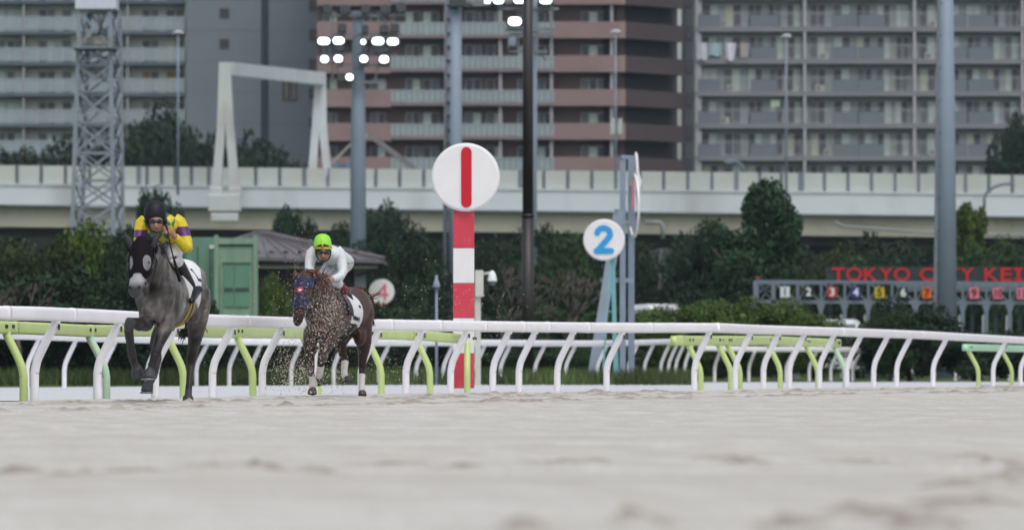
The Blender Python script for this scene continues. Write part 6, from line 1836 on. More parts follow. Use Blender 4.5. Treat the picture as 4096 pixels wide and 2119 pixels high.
# saddle cloth, number, girth: skins over the barrel
up = no[:, 2]
barrel = (s_ > -.45) & (s_ < 1.0) & (co[:, 2] > .8)
cl = barrel & (s_ > -.14 + .12 * (1.7 - co[:, 2])) & (s_ < .47 + 1.0 * np.clip(co[:, 2] - 1.27, 0, .30)) & (co[:, 2] > 1.19 - .10 * np.clip((s_ - .1) / .4, 0, 1)) & ~limbmask(f1, LM1, co, ['hind_pushing', 'hind_forward'], 0, 2, .17)
sc_ = shell(me1, cl, .016, 'saddle_cloth', clothwhite); sco = link('saddle_cloth', sc_, h1)
gy = mat('girth_yellow', (.40, .30, .05), .7); gb = mat('girth_black', (.015, .015, .016), .7)
for nm, a, b, m, o_ in (('girth', .04, .13, gb, .012), ('girth_edge', -.0, .045, gy, .013), ('girth_edge', .125, .165, gy, .013)):
    gs_ = s_ - .25 * (1.2 - co[:, 2]) * 0
    k = barrel & (gs_ > a - .007) & (gs_ < b + .007) & (co[:, 2] < 1.27)
    x_ = shell(me1, k, o_, nm, m)
    if x_: link(nm, x_, h1)
sad = f1.h(430, 395, .1)
mb = MB(); mb.loft([(f1.H(383, 1.60, -.16), .09, .03), (f1.H(388, 1.635, -.05), .13, .05), (f1.H(402, 1.61, .12), .14, .04), (f1.H(420, 1.62, .32), .13, .05), (f1.H(428, 1.62, .40), .08, .02)], (0, 0, 1), 16)
link('saddle', mb.mesh('saddle', blackgear), h1)
def on_cloth(fr, co, u, v, uu, vv, push=.03):
    d_ = (u - uu) ** 2 + (v - vv) ** 2
    k = np.argsort(d_)[:40]; k = k[np.argmin(co[k, 1])]
    return co[k], no[k]
def patch_text(fr, me, body, uu, vv, size, tilt, root, m, sx=1.0, off=.02, slim=.005):
    """lettering curved onto the cloth: every vertex is dropped on the horse's flank"""
    co_, no_ = coords(me); U, V, S_ = fr.inv(co_)
    k = np.argsort((U - uu) ** 2 + (V - vv) ** 2)[:40]; k = k[np.argmin(co_[k, 1])]
    n = Vector(no_[k]).normalized(); c0 = Vector(co_[k])
    z = Vector((0, 0, 1)); xax = z.cross(n).normalized()
    if xax.x < 0: xax = -xax
    yax = n.cross(xax).normalized()
    if yax.z < 0: yax = -yax
    t_ = text_mesh(body, size, slim, m, .004, sx)
    Rt = Matrix.Rotation(R(tilt), 4, 'Y')
    t_.transform(Rt)
    M_ = Matrix(((xax.x, -n.x, yax.x, 0), (xax.y, -n.y, yax.y, 0), (xax.z, -n.z, yax.z, 0), (0, 0, 0, 1)))
    t_.transform(M_)
    t_.transform(Matrix.Translation(c0))
    cc2, _ = coords(t_)
    near = co_[np.linalg.norm(co_ - np.array(c0), axis=1) < .4]; nn = no_[np.linalg.norm(co_ - np.array(c0), axis=1) < .4]
    nv = np.array(n)
    pr = cc2 - np.outer((cc2 - np.array(c0)) @ nv, nv)
    base = near - np.outer((near - np.array(c0)) @ nv, nv)
    for i in range(len(cc2)):
        j = np.argmin(((base - pr[i]) ** 2).sum(1) + (nn[:, 0] * nv[0] + nn[:, 1] * nv[1] + nn[:, 2] * nv[2] < .2) * 10)
        hgt = (cc2[i] - np.array(c0)) @ nv
        cc2[i] = pr[i] + nv * ((near[j] - np.array(c0)) @ nv) + nv * (off + (.004 if hgt > 0 else -.004))
    t_.vertices.foreach_set('co', cc2.astype(np.float32).ravel()); t_.update()
    return t_
ink = mat('ink_black', (.02, .02, .024), .7)
link('number', patch_text(f1, me1, 'L', 574, 508, .25, 0, h1, ink, 1.0, .020), sco)
link('stirrup', MB().tube([f1.h(a, b, .17) for a, b in ((548, 560), (575, 600), (600, 602), (560, 655), (540, 650), (548, 560))], .008, 6).mesh('stirrup', silver), h1)

# ---- riders -----------------------------------------------------
def build_rider(fr, B, voxel=.0085, sm=4):
    L = []
    for nm, (pts, ref) in B.items():
        L.append(([(fr.h(*p[:3]), p[3] * fr.ks, (p[4] if len(p) > 4 else p[3]) * fr.ks) for p in pts], ref))
    return organic(L, voxel, sm, 'body', skin_m)
def rider_dist(fr, B, co):
    names = list(B); D_ = []; Pm = []
    for nm in names:
        pts = [np.array(fr.h(*p[:3])) for p in B[nm][0]]
        r_ = np.mean([max(p[3], p[4] if len(p) > 4 else p[3]) for p in B[nm][0]])
        a, b = seg_dist(co, pts); D_.append(a / r_); Pm.append(b / max(b.max(), 1e-6))
    D_ = np.array(D_); k = np.argmin(D_, 0)
    return names, k, np.array(Pm)[k, np.arange(len(co))]
FY = (0, -1, 0)
def fingers(fr, B, base, dirs, r=.0105):
    for i, pts in enumerate(dirs):
        B['finger' + str(i)] = ([(p[0], p[1], p[2], r * (1 - .12 * j)) for j, p in enumerate(pts)], FY)
B1 = {
 'torso': ([(432, 322, .30, .13, .10), (428, 296, .20, .165, .14), (412, 272, .06, .165, .135), (390, 248, -.10, .18, .135), (370, 218, -.22, .20, .145), (357, 192, -.31, .215, .125), (350, 172, -.37, .15, .10), (345, 162, -.40, .07, .06)], (0, -.5, .85)),
 'neck': ([(352, 205, -.38, .07), (340, 180, -.50, .062)], FY),
 'head': ([(322, 122, -.58, .05, .06), (326, 145, -.60, .082, .10), (331, 175, -.62, .084, .108), (334, 200, -.64, .080, .10), (337, 222, -.645, .068, .085), (340, 240, -.65, .045, .055), (341, 250, -.65, .02, .03)], FY),
 'nose': ([(331, 196, -.735, .012), (331, 210, -.748, .016), (332, 219, -.742, .016), (333, 223, -.72, .01)], FY),
 'arm_right': ([(440, 182, -.30, .085), (468, 198, -.30, .082), (490, 245, -.32, .072), (512, 310, -.36, .062), (518, 342, -.40, .054), (505, 342, -.46, .050), (476, 312, -.56, .044), (448, 280, -.64, .036), (436, 268, -.67, .030)], FY),
 'arm_left': ([(272, 190, -.32, .085), (250, 205, -.33, .080), (240, 250, -.38, .066), (233, 295, -.46, .056), (236, 335, -.55, .050), (256, 365, -.70, .040), (280, 382, -.82, .032)], FY),
 'hand_right': ([(438, 270, -.67, .028, .024), (424, 252, -.69, .040, .026), (410, 240, -.71, .040, .024), (400, 235, -.72, .03, .02)], FY),
 'hand_left': ([(278, 381, -.82, .03), (300, 392, -.86, .04), (318, 396, -.86, .03)], FY),
 'thigh_right': ([(436, 312, .22, .12), (440, 345, .02, .10), (442, 382, -.18, .082), (446, 410, -.26, .066)], FY),
 'thigh_left': ([(400, 312, .22, .12), (345, 350, -.05, .10), (300, 400, -.24, .08), (270, 430, -.30, .066)], FY),
 'shin_right': ([(446, 404, -.27, .070), (464, 438, -.18, .070), (490, 480, -.06, .064), (520, 530, .08, .052), (542, 570, .17, .046)], FY),
 'foot_right': ([(588, 590, .24, .044), (562, 600, .16, .052), (548, 628, .04, .048), (542, 655, -.06, .034), (540, 665, -.09, .015)], FY),
 'shin_left': ([(268, 432, -.31, .06), (246, 490, -.16, .055), (240, 540, -.02, .048), (238, 590, .12, .040)], FY),
 'foot_left': ([(240, 600, .20, .038), (236, 618, .08, .042), (236, 628, -.06, .028)], FY),
}
# palm with four fingers and a thumb round the whip handle, knuckles to the camera
for i in range(4):
    v0 = 222 + i * 11
    B1['finger%d' % i] = ([(408 - i * 1, v0 + 2, -.725, .0125), (396, v0 - 2 + i, -.742, .0120), (382 + i * 1.5, v0 - 3 + i * 2, -.738, .0112), (373 + i * 3, v0 + i * 2, -.722, .0100)], FY)
B1['thumb'] = ([(420, 235, -.71, .014), (408, 217, -.73, .0125), (396, 210, -.735, .011), (388, 209, -.73, .009)], FY)
mr1 = build_rider(f1, B1)
rc, rn = coords(mr1); ru, rv, rs = f1.inv(rc)
names, kk, par = rider_dist(f1, B1, rc)
skin = np.array([.36, .20, .14])
cr = np.tile(skin, (len(rc), 1))
isn = lambda *l: np.isin(kk, [names.index(n) for n in l if n in names])
mouth = (np.abs(ru - 337) < 11) & (np.abs(rv - 231) < 2.6) & (rs < -.66)
cr[mouth] = (.16, .05, .045)
set_col(mr1, cr)
j1 = empty('person', f1.H(420, 1.55, 0), 'crouching rider in yellow and green diamond silks and a black helmet', 'person')
link('body', mr1, j1)
# silks
handsY = isn('hand_right', 'hand_left', 'thumb', 'finger0', 'finger1', 'finger2', 'finger3')
silk = (isn('torso', 'arm_right', 'arm_left') & (~isn('torso') | (rv < 318)) & ~(isn('arm_right') & (par > .955)) & ~(isn('arm_left') & (par > .95))) | (isn('neck') & (par < .3))
Y_ = np.array([.62, .49, .006]); G_ = np.array([.012, .16, .075]); V_ = np.array([.105, .018, .14])
cs_ = np.tile(Y_, (len(rc), 1))
# diamonds over the trunk, measured on the cloth itself
du = (ru - 374) / 44.0; dv = (rv - 200) / 60.0
a_ = (du + dv); b_ = (du - dv)
dm = ((np.floor(a_) + np.floor(b_)) % 2 == 0)
trunk = isn('torso') | isn('neck') | (isn('arm_right', 'arm_left') & (par < .13))
cs_[dm & trunk & (np.abs(ru - 352) < 88 - .25 * np.clip(rv - 200, -60, 60)) & isn('torso', 'neck')] = G_
bandR = isn('arm_right') & (rv > 218 + .25 * (500 - ru) * 0) & (rv < 274) & (rs > -.47) & (par < .6)
bandL = isn('arm_left') & (rv > 238) & (rv < 285)
cs_[bandR | bandL] = V_
x_ = shell(mr1, silk, .010, 'silks', silk_m, cs_); link('silks', x_, j1)
br_m = isn('thigh_right', 'thigh_left') | (isn('torso') & (rv >= 312))
x_ = shell(mr1, br_m, .008, 'breeches', mat('breeches_white', (.66, .66, .70), .6, .05, 8, bump=.4, bscale=16)); link('breeches', x_, j1)
for sd in ('right', 'left'):
    k = isn('shin_' + sd, 'foot_' + sd)
    x_ = shell(mr1, k, .008, 'boot', blackgear)
    if x_: link('boot', x_, j1)
def helmet(fr, root, pts, m, name='helmet'):
    mb = MB(); mb.loft([(fr.h(*p[:3]), p[3] * fr.ks, p[4] * fr.ks) for p in pts], FY, 28)
    return link(name, mb.mesh(name, m), root)
helmet_black = mat('helmet_black', (.011, .012, .016), .5, .05, 6, spec=.22)
hl = helmet(f1, j1, [(327, 70, -.55, .02, .02), (327, 74, -.55, .062, .065), (327, 86, -.56, .098, .105), (327, 103, -.57, .119, .130), (327, 124, -.58, .129, .142), (327, 146, -.585, .132, .146), (327, 160, -.59, .129, .143), (328, 168, -.592, .122, .136), (328, 172, -.592, .10, .115)], helmet_black)
mb = MB(); mb.loft([(f1.h(328, 166, -.60), .118, .135), (f1.h(328, 171, -.64), .112, .128), (f1.h(328, 175, -.66), .09, .11)], FY, 24); link('peak', mb.mesh('peak', helmet_black), hl)
def goggles(fr, root, cu, cv, cs0, w, h, m):
    mb = MB(); pts = []
    vs_ = []; n = 12
    for j, vv in enumerate((-1, -.8, 0, .8, 1)):
        for i in range(n):
            a = R(-78 + 156 * i / (n - 1))
            rr = .098 if abs(vv) < .9 else .086
            p = fr.h(cu, cv, cs0); vs_.append((p.x + w * math.sin(a) / .098 * rr, p.y - rr * math.cos(a) * 1.12, p.z - vv * h - .012 * (math.cos(a) < .35)))
    fs_ = [(j * n + i, j * n + i + 1, (j + 1) * n + i + 1, (j + 1) * n + i)[::-1] for j in range(4) for i in range(n - 1)]
    mb.add(vs_, fs_, 0, True); return link('goggles', mb.mesh('goggles', m), root)
gog = mat('goggle_lens', (.012, .012, .014), .12, spec=.6)
goggles(f1, j1, 331, 187, -.635, .086, .026, gog)
mb = MB(); mb.tube([f1.h(270, 180, -.62), f1.h(277, 205, -.66), f1.h(300, 240, -.68), f1.h(341, 256, -.68), f1.h(372, 240, -.66), f1.h(386, 200, -.62), f1.h(388, 175, -.60)], .010, 8); link('chin_strap', mb.mesh('chin_strap', blackgear), j1)
mb = MB(); mb.ball(f1.h(384, 195, -.585), (.016, .02, .032), 10); link('ear', mb.mesh('ear', mat('skin_plain', tuple(skin), .5)), j1)
# whip
wh = empty('whip', f1.h(437, 420, -.62), 'black riding whip held upright beside the chin of the rider in yellow', 'whip')
mb = MB(); mb.tube([f1.h(388, 160, -.73), f1.h(392, 205, -.74)], [.013, .015], 10); mb.tube([f1.h(391, 200, -.742), f1.h(402, 262, -.73)], [.018, .014], 10); link('handle', mb.mesh('handle', blackgear), wh)
mb = MB(); mb.tube([f1.h(402, 262, -.73), f1.h(418, 330, -.68), f1.h(436, 408, -.62)], [.010, .008, .008], 8); link('shaft', mb.mesh('shaft', blackgear), wh)
mb = MB(); mb.tube([f1.h(436, 404, -.62), f1.h(441, 420, -.61), f1.h(455, 470, -.56), f1.h(473, 540, -.50)], [.009, .014, .019, .021], 8, flat=(1, .4, 1)); link('flap', mb.mesh('flap', blackgear), wh)

# ---- brown horse ------------------------------------------------
f2 = Frame(1100, 900, .5551, 83.8, 87.3)
T2 = [(310, 1.15, -.86, .07, .09), (311, 1.15, -.80, .17, .2), (318, 1.17, -.70, .225, .28), (340, 1.19, -.52, .255, .33), (378, 1.20, -.28, .27, .36), (425, 1.17, 0, .285, .345), (470, 1.17, .3, .295, .325), (517, 1.23, .6, .28, .305), (556, 1.28, .85, .28, .315), (588, 1.26, 1.06, .255, .29), (614, 1.20, 1.26, .18, .23), (628, 1.17, 1.38, .07, .1)]
NK2 = [(360, 1.30, -.42, .19, .30), (338, 1.45, -.72, .155, .24), (302, 1.58, -1.0, .125, .19), (262, 1.69, -1.22, .10, .14), (240, 1.715, -1.32, .085, .11)]
HD2 = [(236, 338, -1.30, .06, .06), (228, 365, -1.37, .095, .085), (216, 410, -1.43, .120, .12), (206, 460, -1.47, .130, .145), (197, 512, -1.51, .120, .155), (186, 565, -1.55, .100, .135), (176, 620, -1.58, .086, .10), (169, 662, -1.60, .080, .085), (163, 695, -1.59, .068, .068), (160, 716, -1.57, .045, .042), (160, 726, -1.56, .018, .018)]
ear2 = [[(172, 385, -1.36, .034, .03), (155, 362, -1.36, .042, .024), (145, 338, -1.35, .028, .016), (139, 316, -1.34, .006, .006)], [(275, 378, -1.30, .034, .03), (292, 345, -1.28, .042, .024), (306, 318, -1.26, .028, .016), (316, 296, -1.24, .006, .006)]]
LM2 = {
 'fore_straight': [(272, 760, -.50, .14, .16), (250, 850, -.62, .105, .12), (250, 925, -.66, .075), (256, 985, -.68, .060), (260, 1020, -.68, .055), (264, 1060, -.67, .040), (269, 1115, -.65, .038), (271, 1145, -.65, .044), (271, 1170, -.66, .038), (270, 1182, -.67, .055), (268, 1215, -.69, .068)],
 'fore_lifted': [(395, 760, -.45, .14, .16), (374, 850, -.58, .11, .12), (350, 915, -.70, .08), (336, 962, -.78, .062), (330, 992, -.80, .056), (327, 1035, -.76, .041), (322, 1070, -.70, .043), (316, 1092, -.66, .040), (312, 1104, -.63, .055), (310, 1128, -.60, .066), (309, 1146, -.58, .06)],
 'hind_flexed': [(510, 720, .70, .18, .2), (482, 810, .60, .13, .15), (474, 870, .58, .085), (488, 930, .62, .06), (506, 968, .66, .052), (502, 1005, .62, .043), (498, 1050, .57, .039), (500, 1080, .54, .042), (510, 1094, .52, .040), (518, 1102, .51, .052), (526, 1116, .50, .062), (530, 1126, .5, .05)],
 'hind_planted': [(600, 680, .92, .20, .24), (628, 780, .90, .155, .17), (640, 850, .93, .115), (638, 905, 1.0, .090), (632, 960, 1.07, .068), (628, 1015, 1.13, .056), (627, 1048, 1.13, .050), (626, 1100, 1.09, .038), (625, 1155, 1.06, .036), (627, 1183, 1.04, .042), (628, 1196, 1.02, .038), (629, 1204, 1.0, .055), (630, 1228, .98, .064)],
}
BU2 = [(282, 740, -.80, .085, .09, .15), (340, 745, -.80, .085, .09, .15), (415, 650, -.50, .10, .17, .23), (395, 560, -.42, .08, .16, .2), (232, 512, -1.40, .06, .10, .10), (186, 512, -1.42, .06, .10, .10),
 (672, 640, .98, .09, .2, .2), (600, 515, .98, .13, .2, .12), (610, 800, .74, .10, .13, .15), (362, 880, -.62, .07, .09, .11), (248, 890, -.64, .07, .09, .11), (644, 850, .98, .06, .09, .10), (300, 470, -1.05, .06, .10, .16)]
me2 = build_horse(f2, T2, NK2, HD2, ear2, LM2, '', None, None, .0115, BU2)
co, no = coords(me2); u, v, s_ = f2.inv(co); cz = HC + (co[:, 2] - HC) / f2.ks
c = np.tile(np.array([[.047, .0185, .0125]]), (len(co), 1))
c *= (1 + .22 * noise3(co, 9, 5))[:, None]
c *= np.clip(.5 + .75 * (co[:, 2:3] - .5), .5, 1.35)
mz = (s_ < -1.2) & (v > 640)
c[mz] *= .55
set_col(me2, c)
h2o = empty('racehorse', Vector((f2.H(460, 0, 0).x, f2.D, 0)), 'chestnut brown racehorse in a blue hood galloping behind a spray of sand', 'horse')
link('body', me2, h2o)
eyeL = ((u - 142) / 22) ** 2 + ((v - 485) / 38) ** 2 < 1
eyeR = ((u - 244) / 30) ** 2 + ((v - 492) / 42) ** 2 < 1
hm = (s_ < -1.20) & (v < 592) & (v > 372) & ~((eyeL | eyeR) & (no[:, 1] < .5))
x_ = shell(me2, hm, .010, 'hood', mat('hood_blue', (.012, .016, .058), .7, .2, 14)); link('hood', x_, h2o)
k0, _n = on_cloth(f2, co, u, v, 177, 458)
mb = MB(); cc_ = Vector(k0) + Vector((-.0, -.016, 0)); mb.disc(cc_, .046, .014, .006, 24); em = link('badge', mb.mesh('badge', mat('badge_red', (.55, .02, .03), .5)), h2o)
mb = MB(); st_ = []
for k in range(10):
    a = R(90 + 36 * k); rr = .026 if k % 2 == 0 else .016
    st_.append((cc_.x + rr * math.cos(a) * 1.1, cc_.z + rr * math.sin(a) * .8))
mb.prism(st_, cc_.y - .0105, cc_.y - .0075); link('badge_mark', mb.mesh('badge_mark', clothwhite), em)
for uv in ((138, 490), (250, 488)):
    eye(f2, h2o, uv, surf_s(f2, co, u, v, *uv) + .006)
mb = MB()
for uv in ((140, 690), (188, 690)):
    mb.ball(f2.h(uv[0], uv[1], surf_s(f2, co, u, v, *uv) + .010), (.017, .016, .024), 10)
link('nostrils', mb.mesh('nostrils', _M['nostril_dark']), h2o)
br = bpy.data.objects.new('bridle', None); COL.objects.link(br); br.parent = h2o
strap(f2, br, [(285, 390, -1.26), (298, 450, -1.30), (292, 520, -1.38), (262, 590, -1.47), (228, 650, -1.54)], .013, 'cheek_strap', blackgear)
strap(f2, br, [(150, 395, -1.40), (132, 460, -1.42), (128, 530, -1.46), (136, 600, -1.53)], .013, 'cheek_strap', blackgear)
strap(f2, br, [(132, 612, -1.58), (150, 598, -1.66), (182, 592, -1.69), (215, 600, -1.65), (248, 622, -1.52)], .012, 'noseband', blackgear)
strap(f2, br, [(226, 655, -1.54), (270, 600, -1.3), (330, 500, -.98), (372, 410, -.74)], .009, 'rein', blackgear)
strap(f2, br, [(136, 650, -1.56), (140, 580, -1.45), (240, 480, -1.1), (340, 405, -.76)], .009, 'rein', blackgear)
rnd = random.Random(9); mb = MB()
hair(mb, lambda g: f2.h(g.uniform(190, 300), g.uniform(335, 375), g.uniform(-1.42, -1.2)), .07, lambda g: (g.uniform(-.6, 1), g.uniform(-.4, .3), g.uniform(-.5, .5)), .016, 130, rnd)
link('forelock', mb.mesh('forelock', mat('hair_chestnut', (.085, .026, .013), .6, .35, 20)), h2o); mb = MB()
hair(mb, lambda g: f2.h(g.uniform(295, 350), g.uniform(360, 420), g.uniform(-1.1, -.8)), .14, lambda g: (g.uniform(.1, 1), g.uniform(-.4, .3), g.uniform(-.9, .6)), .014, 60, rnd)
link('mane', mb.mesh('mane', mat('hair_chestnut', (.085, .026, .013), .6, .35, 20)), h2o)
mb = MB()
hair(mb, lambda g: f2.h(g.uniform(585, 650), g.uniform(448, 475), g.uniform(1.2, 1.38)), .22, lambda g: (g.uniform(.1, .5), g.uniform(.2, .7), g.uniform(-1, -.2)), .012, 60, rnd, 6)
hair(mb, lambda g: f2.h(g.uniform(672, 705), g.uniform(520, 680), g.uniform(1.3, 1.45)), .16, lambda g: (g.uniform(-.1, .4), g.uniform(.0, .4), -1), .012, 70, rnd, 6)
hair(mb, lambda g: f2.h(g.uniform(665, 695), g.uniform(500, 540), g.uniform(1.3, 1.4)), .22, lambda g: (1, g.uniform(-.1, .3), g.uniform(.1, .9)), .005, 16, rnd, 6)
link('tail', mb.mesh('tail', _M['hair_chestnut']), h2o)
bw = mat('bandage_white', (.60, .58, .55), .8, .12, 12)
for key, a, b in (('fore_lifted', 5, 7), ('hind_flexed', 5, 8), ('hind_planted', 7, 10), ('fore_straight', 6, 8)):
    k = limbmask(f2, LM2, co, [key], a, b, .072)
    x_ = shell(me2, k, .009, 'leg_bandage', bw)
    if x_:
        o_ = link('leg_bandage', x_, h2o)
hf = limbmask(f2, LM2, co, ['fore_lifted'], 8, None, .09) | limbmask(f2, LM2, co, ['hind_flexed'], 9, None, .085) | limbmask(f2, LM2, co, ['hind_planted'], 11, None, .09) | limbmask(f2, LM2, co, ['fore_straight'], 9, None, .09)
x_ = shell(me2, hf, .004, 'hooves', mat('hoof_brown', (.06, .045, .038), .5, .2, 12)); link('hooves', x_, h2o)
barrel = (s_ > -.45) & (s_ < 1.0) & (cz > .8)
thigh2 = limbmask(f2, LM2, co, ['hind_planted', 'hind_flexed'], 0, 2, .17)
cl = barrel & (s_ > -.16 + .10 * (1.6 - cz)) & (s_ < .38 - .25 * np.clip(cz - 1.3, 0, 1)) & (cz > 1.04 - .06 * np.clip((s_ - .1) / .3, 0, 1)) & ~thigh2
sc2 = link('saddle_cloth', shell(me2, cl, .016, 'saddle_cloth', clothwhite), h2o)
k = barrel & (s_ > .0) & (s_ < .14) & (cz < 1.16)
x_ = shell(me2, k, .012, 'girth', gb); link('girth', x_, h2o)
k = barrel & (s_ > -.28 + .1 * (1.6 - cz)) & (s_ < -.10 + .1 * (1.6 - cz)) & (cz > 1.14) & (cz < 1.52)
x_ = shell(me2, k, .020, 'saddle_flap', blackgear); 
if x_: link('saddle_flap', x_, h2o)
mb = MB(); mb.loft([(f2.H(403, 1.54, -.16), .09, .03), (f2.H(412, 1.575, -.05), .13, .05), (f2.H(440, 1.55, .12), .14, .04), (f2.H(468, 1.555, .32), .13, .05), (f2.H(480, 1.55, .40), .08, .02)], (0, 0, 1), 16)
link('saddle', mb.mesh('saddle', blackgear), h2o)
link('name_lettering', patch_text(f2, me2, 'ライジンバローズ', 585, 672, .062, 6, h2o, ink, .62, .020), sc2)

B2 = {
 'torso': ([(488, 300, .38, .13, .10), (486, 270, .28, .165, .14), (462, 250, .10, .165, .135), (428, 232, -.08, .17, .135), (395, 212, -.22, .185, .135), (375, 196, -.32, .185, .11), (362, 186, -.38, .10, .08)], (0, -.5, .85)),
 'neck': ([(368, 205, -.36, .07), (355, 185, -.48, .062)], FY),
 'head': ([(338, 122, -.56, .05, .06), (342, 148, -.58, .082, .10), (348, 178, -.60, .084, .108), (351, 205, -.62, .080, .10), (354, 230, -.625, .066, .085), (357, 250, -.63, .045, .055), (358, 260, -.63, .02, .03)], FY),
 'nose': ([(346, 205, -.715, .012), (346, 218, -.728, .016), (347, 228, -.722, .016), (348, 232, -.70, .01)], FY),
 'arm_right': ([(440, 186, -.28, .085), (462, 205, -.28, .080), (478, 255, -.30, .070), (486, 310, -.34, .062), (486, 345, -.38, .054), (470, 366, -.46, .050), (440, 380, -.56, .043), (412, 392, -.65, .034), (402, 396, -.67, .03)], FY),
 'arm_left': ([(292, 190, -.32, .085), (266, 208, -.33, .080), (254, 255, -.38, .068), (248, 305, -.46, .058), (262, 345, -.56, .05), (300, 378, -.66, .040), (335, 400, -.73, .032)], FY),
 'hand_right': ([(404, 395, -.67, .032), (388, 402, -.70, .042), (374, 410, -.72, .036)], FY),
 'hand_left': ([(332, 399, -.73, .03), (350, 408, -.75, .04), (364, 412, -.75, .034)], FY),
 'thigh_right': ([(480, 292, .28, .12), (462, 335, .08, .105), (446, 380, -.12, .085), (440, 412, -.20, .068)], FY),
 'thigh_left': ([(432, 292, .28, .12), (390, 320, .02, .105), (345, 370, -.20, .085), (305, 410, -.26, .068)], FY),
 'shin_right': ([(440, 412, -.21, .068), (468, 440, -.13, .064), (498, 475, -.02, .058), (530, 515, .10, .048), (548, 560, .19, .042)], FY),
 'foot_right': ([(602, 592, .30, .036), (575, 598, .20, .046), (556, 612, .10, .042), (545, 626, .02, .028)], FY),
 'shin_left': ([(303, 412, -.27, .06), (262, 470, -.14, .055), (250, 530, 0, .048), (246, 580, .12, .040)], FY),
 'foot_left': ([(248, 592, .20, .038), (244, 606, .08, .042), (244, 614, -.06, .028)], FY),
}
for i in range(4):
    B2['finger%d' % i] = ([(378 - i * 2, 398 + i * 7, -.735, .0125), (366 - i, 398 + i * 7, -.752, .0120), (357, 403 + i * 7, -.742, .0110)], FY)
B2['thumb'] = ([(385, 394, -.72, .014), (372, 388, -.74, .0125), (360, 389, -.74, .010)], FY)
mr2 = build_rider(f2, B2)
rc, rn = coords(mr2); ru, rv, rs = f2.inv(rc)
names, kk, par = rider_dist(f2, B2, rc)
cr = np.tile(np.array([.33, .185, .135]), (len(rc), 1))
mouth = (np.abs(ru - 354) < 11) & (np.abs(rv - 242) < 2.6) & (rs < -.64)
cr[mouth] = (.18, .06, .05)
set_col(mr2, cr)
j2 = empty('person', f2.H(450, 1.5, 0), 'crouching rider in plain white silks and a lime green helmet with dark goggles', 'person')
link('body', mr2, j2)
silk = (isn('torso', 'arm_right', 'arm_left') & (~isn('torso') | (rv < 295)) & ~(isn('arm_right') & (par > .955)) & ~(isn('arm_left') & (par > .95))) | (isn('neck') & (par < .3))
W_ = np.array([.60, .64, .66]); cs_ = np.tile(W_, (len(rc), 1))
pip = isn('torso') & (np.abs(rv - (292 - .12 * (ru - 380))) < 3.5)
cs_[pip] = (.05, .22, .12)
link('silks', shell(mr2, silk, .010, 'silks', silk_m, cs_), j2)
link('breeches', shell(mr2, isn('thigh_right', 'thigh_left') | (isn('torso') & (rv >= 290)), .008, 'breeches', _M['breeches_white']), j2)
for sd in ('right', 'left'):
    k = isn('shin_' + sd) & (par < .62)
    x_ = shell(mr2, k, .009, 'gaiter', mat('gaiter_crimson', (.15, .014, .028), .55, .1))
    if x_: link('gaiter', x_, j2)
    k = (isn('shin_' + sd) & (par >= .60)) | isn('foot_' + sd)
    x_ = shell(mr2, k, .008, 'boot', blackgear)
    if x_: link('boot', x_, j2)
gl = isn('hand_right', 'hand_left', 'thumb', 'finger0', 'finger1', 'finger2', 'finger3')
x_ = shell(mr2, gl, .005, 'gloves', blackgear)
if x_: link('gloves', x_, j2)
limeh = mat('helmet_lime', (.27, .70, .055), .5, .05, 20)
hl = helmet(f2, j2, [(343, 66, -.53, .02, .02), (343, 71, -.53, .060, .064), (343, 84, -.54, .097, .105), (343, 102, -.55, .118, .130), (343, 124, -.56, .127, .142), (343, 146, -.565, .130, .145), (343, 160, -.57, .128, .143), (344, 170, -.572, .122, .136), (344, 175, -.572, .10, .115)], limeh)
def hband(fr, v0, v1, cu, cs0, m, nm, dz=0):
    mb = MB(); mb.loft([(fr.h(cu, v0, cs0), .1295 + dz, .145 + dz), (fr.h(cu, v0 + .5, cs0), .1335 + dz, .149 + dz), (fr.h(cu, v1 - .5, cs0), .1335 + dz, .149 + dz), (fr.h(cu, v1, cs0), .1295 + dz, .145 + dz)], FY, 28)
    return link(nm, mb.mesh(nm, m), hl)
hband(f2, 156, 163, 343, -.568, mat('band_orange', (.50, .10, .02), .6), 'orange_band')
hband(f2, 164, 173, 344, -.570, mat('band_yellow', (.55, .62, .05), .6), 'yellow_band', -.003)
mb = MB(); mb.tube([f2.h(343, 156, -.716), f2.h(342, 140, -.712), f2.h(342, 122, -.705), f2.h(342, 100, -.684), f2.h(342, 84, -.65), f2.h(342, 70, -.59)], .010, 6); link('seam', mb.mesh('seam', _M['band_yellow']), hl)
mb = MB(); mb.loft([(f2.h(344, 172, -.60), .112, .12), (f2.h(345, 180, -.62), .108, .118), (f2.h(346, 186, -.625), .09, .10)], FY, 22); link('peak', mb.mesh('peak', helmet_black), hl)
goggles(f2, j2, 348, 196, -.615, .092, .030, gog)
mb = MB(); mb.tube([f2.h(292, 195, -.60), f2.h(300, 225, -.64), f2.h(325, 255, -.66), f2.h(358, 266, -.67), f2.h(384, 250, -.64), f2.h(400, 215, -.60), f2.h(403, 185, -.58)], .011, 8); link('chin_strap', mb.mesh('chin_strap', blackgear), j2)
wh = empty('whip', f2.h(470, 530, -.4), 'black riding whip slanting down over the white saddle cloth of the brown horse', 'whip')
mb = MB(); mb.tube([f2.h(385, 392, -.72), f2.h(420, 470, -.60), f2.h(480, 555, -.40)], [.014, .010, .009], 8); link('shaft', mb.mesh('shaft', blackgear), wh)
mb = MB(); mb.tube([f2.h(478, 553, -.405), f2.h(520, 600, -.26), f2.h(562, 645, -.14)], [.012, .017, .018], 8, flat=(1, .5, 1)); link('flap', mb.mesh('flap', blackgear), wh)

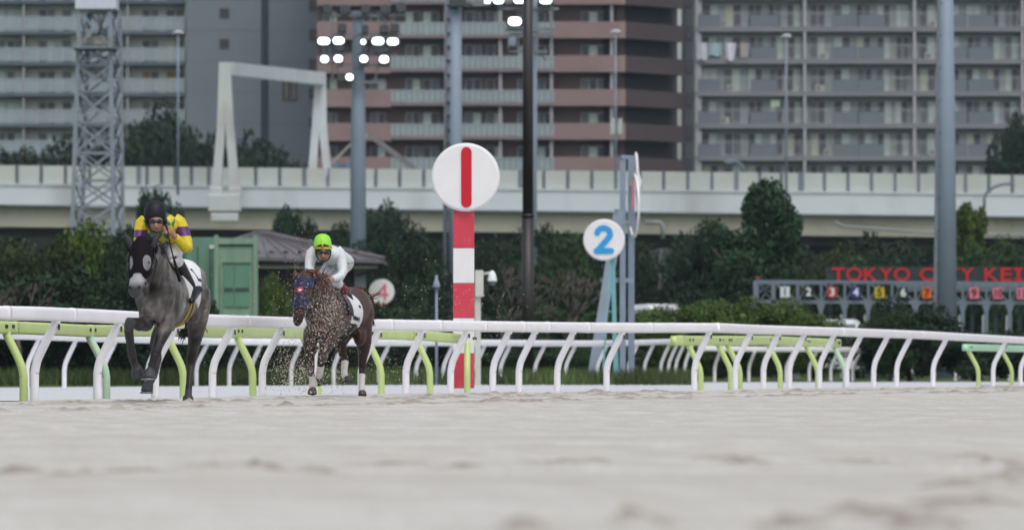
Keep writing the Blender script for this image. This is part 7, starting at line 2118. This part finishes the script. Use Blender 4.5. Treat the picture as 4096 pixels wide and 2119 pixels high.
# ---- flying sand ------------------------------------------------
g = np.random.default_rng(21)
pts_ = []; siz = []
def spray(n, cu, cv, su, sv, s0, s1, smin, smax, fr=f2):
    uu = g.normal(cu, su * 1.2, n); vv = g.normal(cv, sv * 1.15, n); ss = g.uniform(s0, s1, n)
    for a, b, c_ in zip(uu, vv, ss):
        if b < 1215: pts_.append(fr.h(a, b, c_)); siz.append(.64 * g.uniform(smin, smax) * (.6 + g.random() ** 3 * 1.3))
spray(899, 370, 640, 75, 95, -1.9, -.9, .003, .008)
spray(754, 290, 800, 90, 95, -1.8, -.9, .003, .008)
spray(290, 400, 560, 60, 60, -1.5, -.8, .003, .008)
spray(478, 200, 560, 75, 150, -2.2, -1.7, .003, .0065)
spray(551, 110, 1080, 75, 75, -1.6, -.5, .004, .011)
spray(290, 60, 960, 60, 60, -1.4, -.2, .003, .008)
spray(290, 230, 1100, 45, 60, -1.2, -.8, .003, .009)
spray(348, 330, 1040, 60, 90, -1.3, -.7, .003, .009)
spray(319, 190, 270, 70, 120, -1.8, -.4, .003, .006)
spray(188, 480, 1080, 40, 70, -.3, .5, .003, .008)
spray(435, 900, 800, 200, 200, -1.2, .8, .003, .0065)
spray(290, 1350, 600, 190, 190, -1.2, .8, .003, .0065)
spray(159, 1480, 760, 120, 120, -1.2, .8, .003, .006)
spray(333, 850, 1080, 150, 80, -1.0, .6, .003, .007)
spray(290, -220, 600, 190, 330, -1.2, .6, .003, .0055)
oct_ = np.array([(1, 0, 0), (-1, 0, 0), (0, 1, 0), (0, -1, 0), (0, 0, 1), (0, 0, -1)], float)
of = np.array([(0, 2, 4), (2, 1, 4), (1, 3, 4), (3, 0, 4), (2, 0, 5), (1, 2, 5), (3, 1, 5), (0, 3, 5)])
N = len(pts_); V_ = np.zeros((N, 6, 3))
for i in range(N):
    V_[i] = np.array(pts_[i]) + (oct_ * g.uniform(.55, 1.3, (6, 1))) @ np.linalg.qr(g.normal(size=(3, 3)))[0] * siz[i] * 1.5
F_ = (of[None] + 6 * np.arange(N)[:, None, None]).reshape(-1, 3)
o = link('sand_spray', np_mesh('sand_spray', V_.reshape(-1, 3), F_, mat('wet_sand', (.54, .50, .42), .9, .2, 30)), None)
o['kind'] = 'stuff'
tag(o, 'clods of pale sand thrown up round the brown horse', 'sand')
# ------------------------------------------------------------------ air
mb = MB(); mb.box(-419, 419, -58, 980, -1.1, 46)
hz_m = bpy.data.materials.new('haze_air'); hz_m.use_nodes = True
_t = hz_m.node_tree
for n in list(_t.nodes): _t.nodes.remove(n)
_v = _t.nodes.new('ShaderNodeVolumePrincipled'); _o = _t.nodes.new('ShaderNodeOutputMaterial')
_v.inputs['Color'].default_value = (.72, .86, 1.0, 1)
_v.inputs['Density'].default_value = .0001
_v.inputs['Anisotropy'].default_value = .3
_t.links.new(_v.outputs[0], _o.inputs['Volume'])
hz_o = link('haze', mb.mesh('haze', hz_m), None); hz_o['kind'] = 'stuff'
tag(hz_o, 'thin pale haze over the whole racecourse', 'haze')
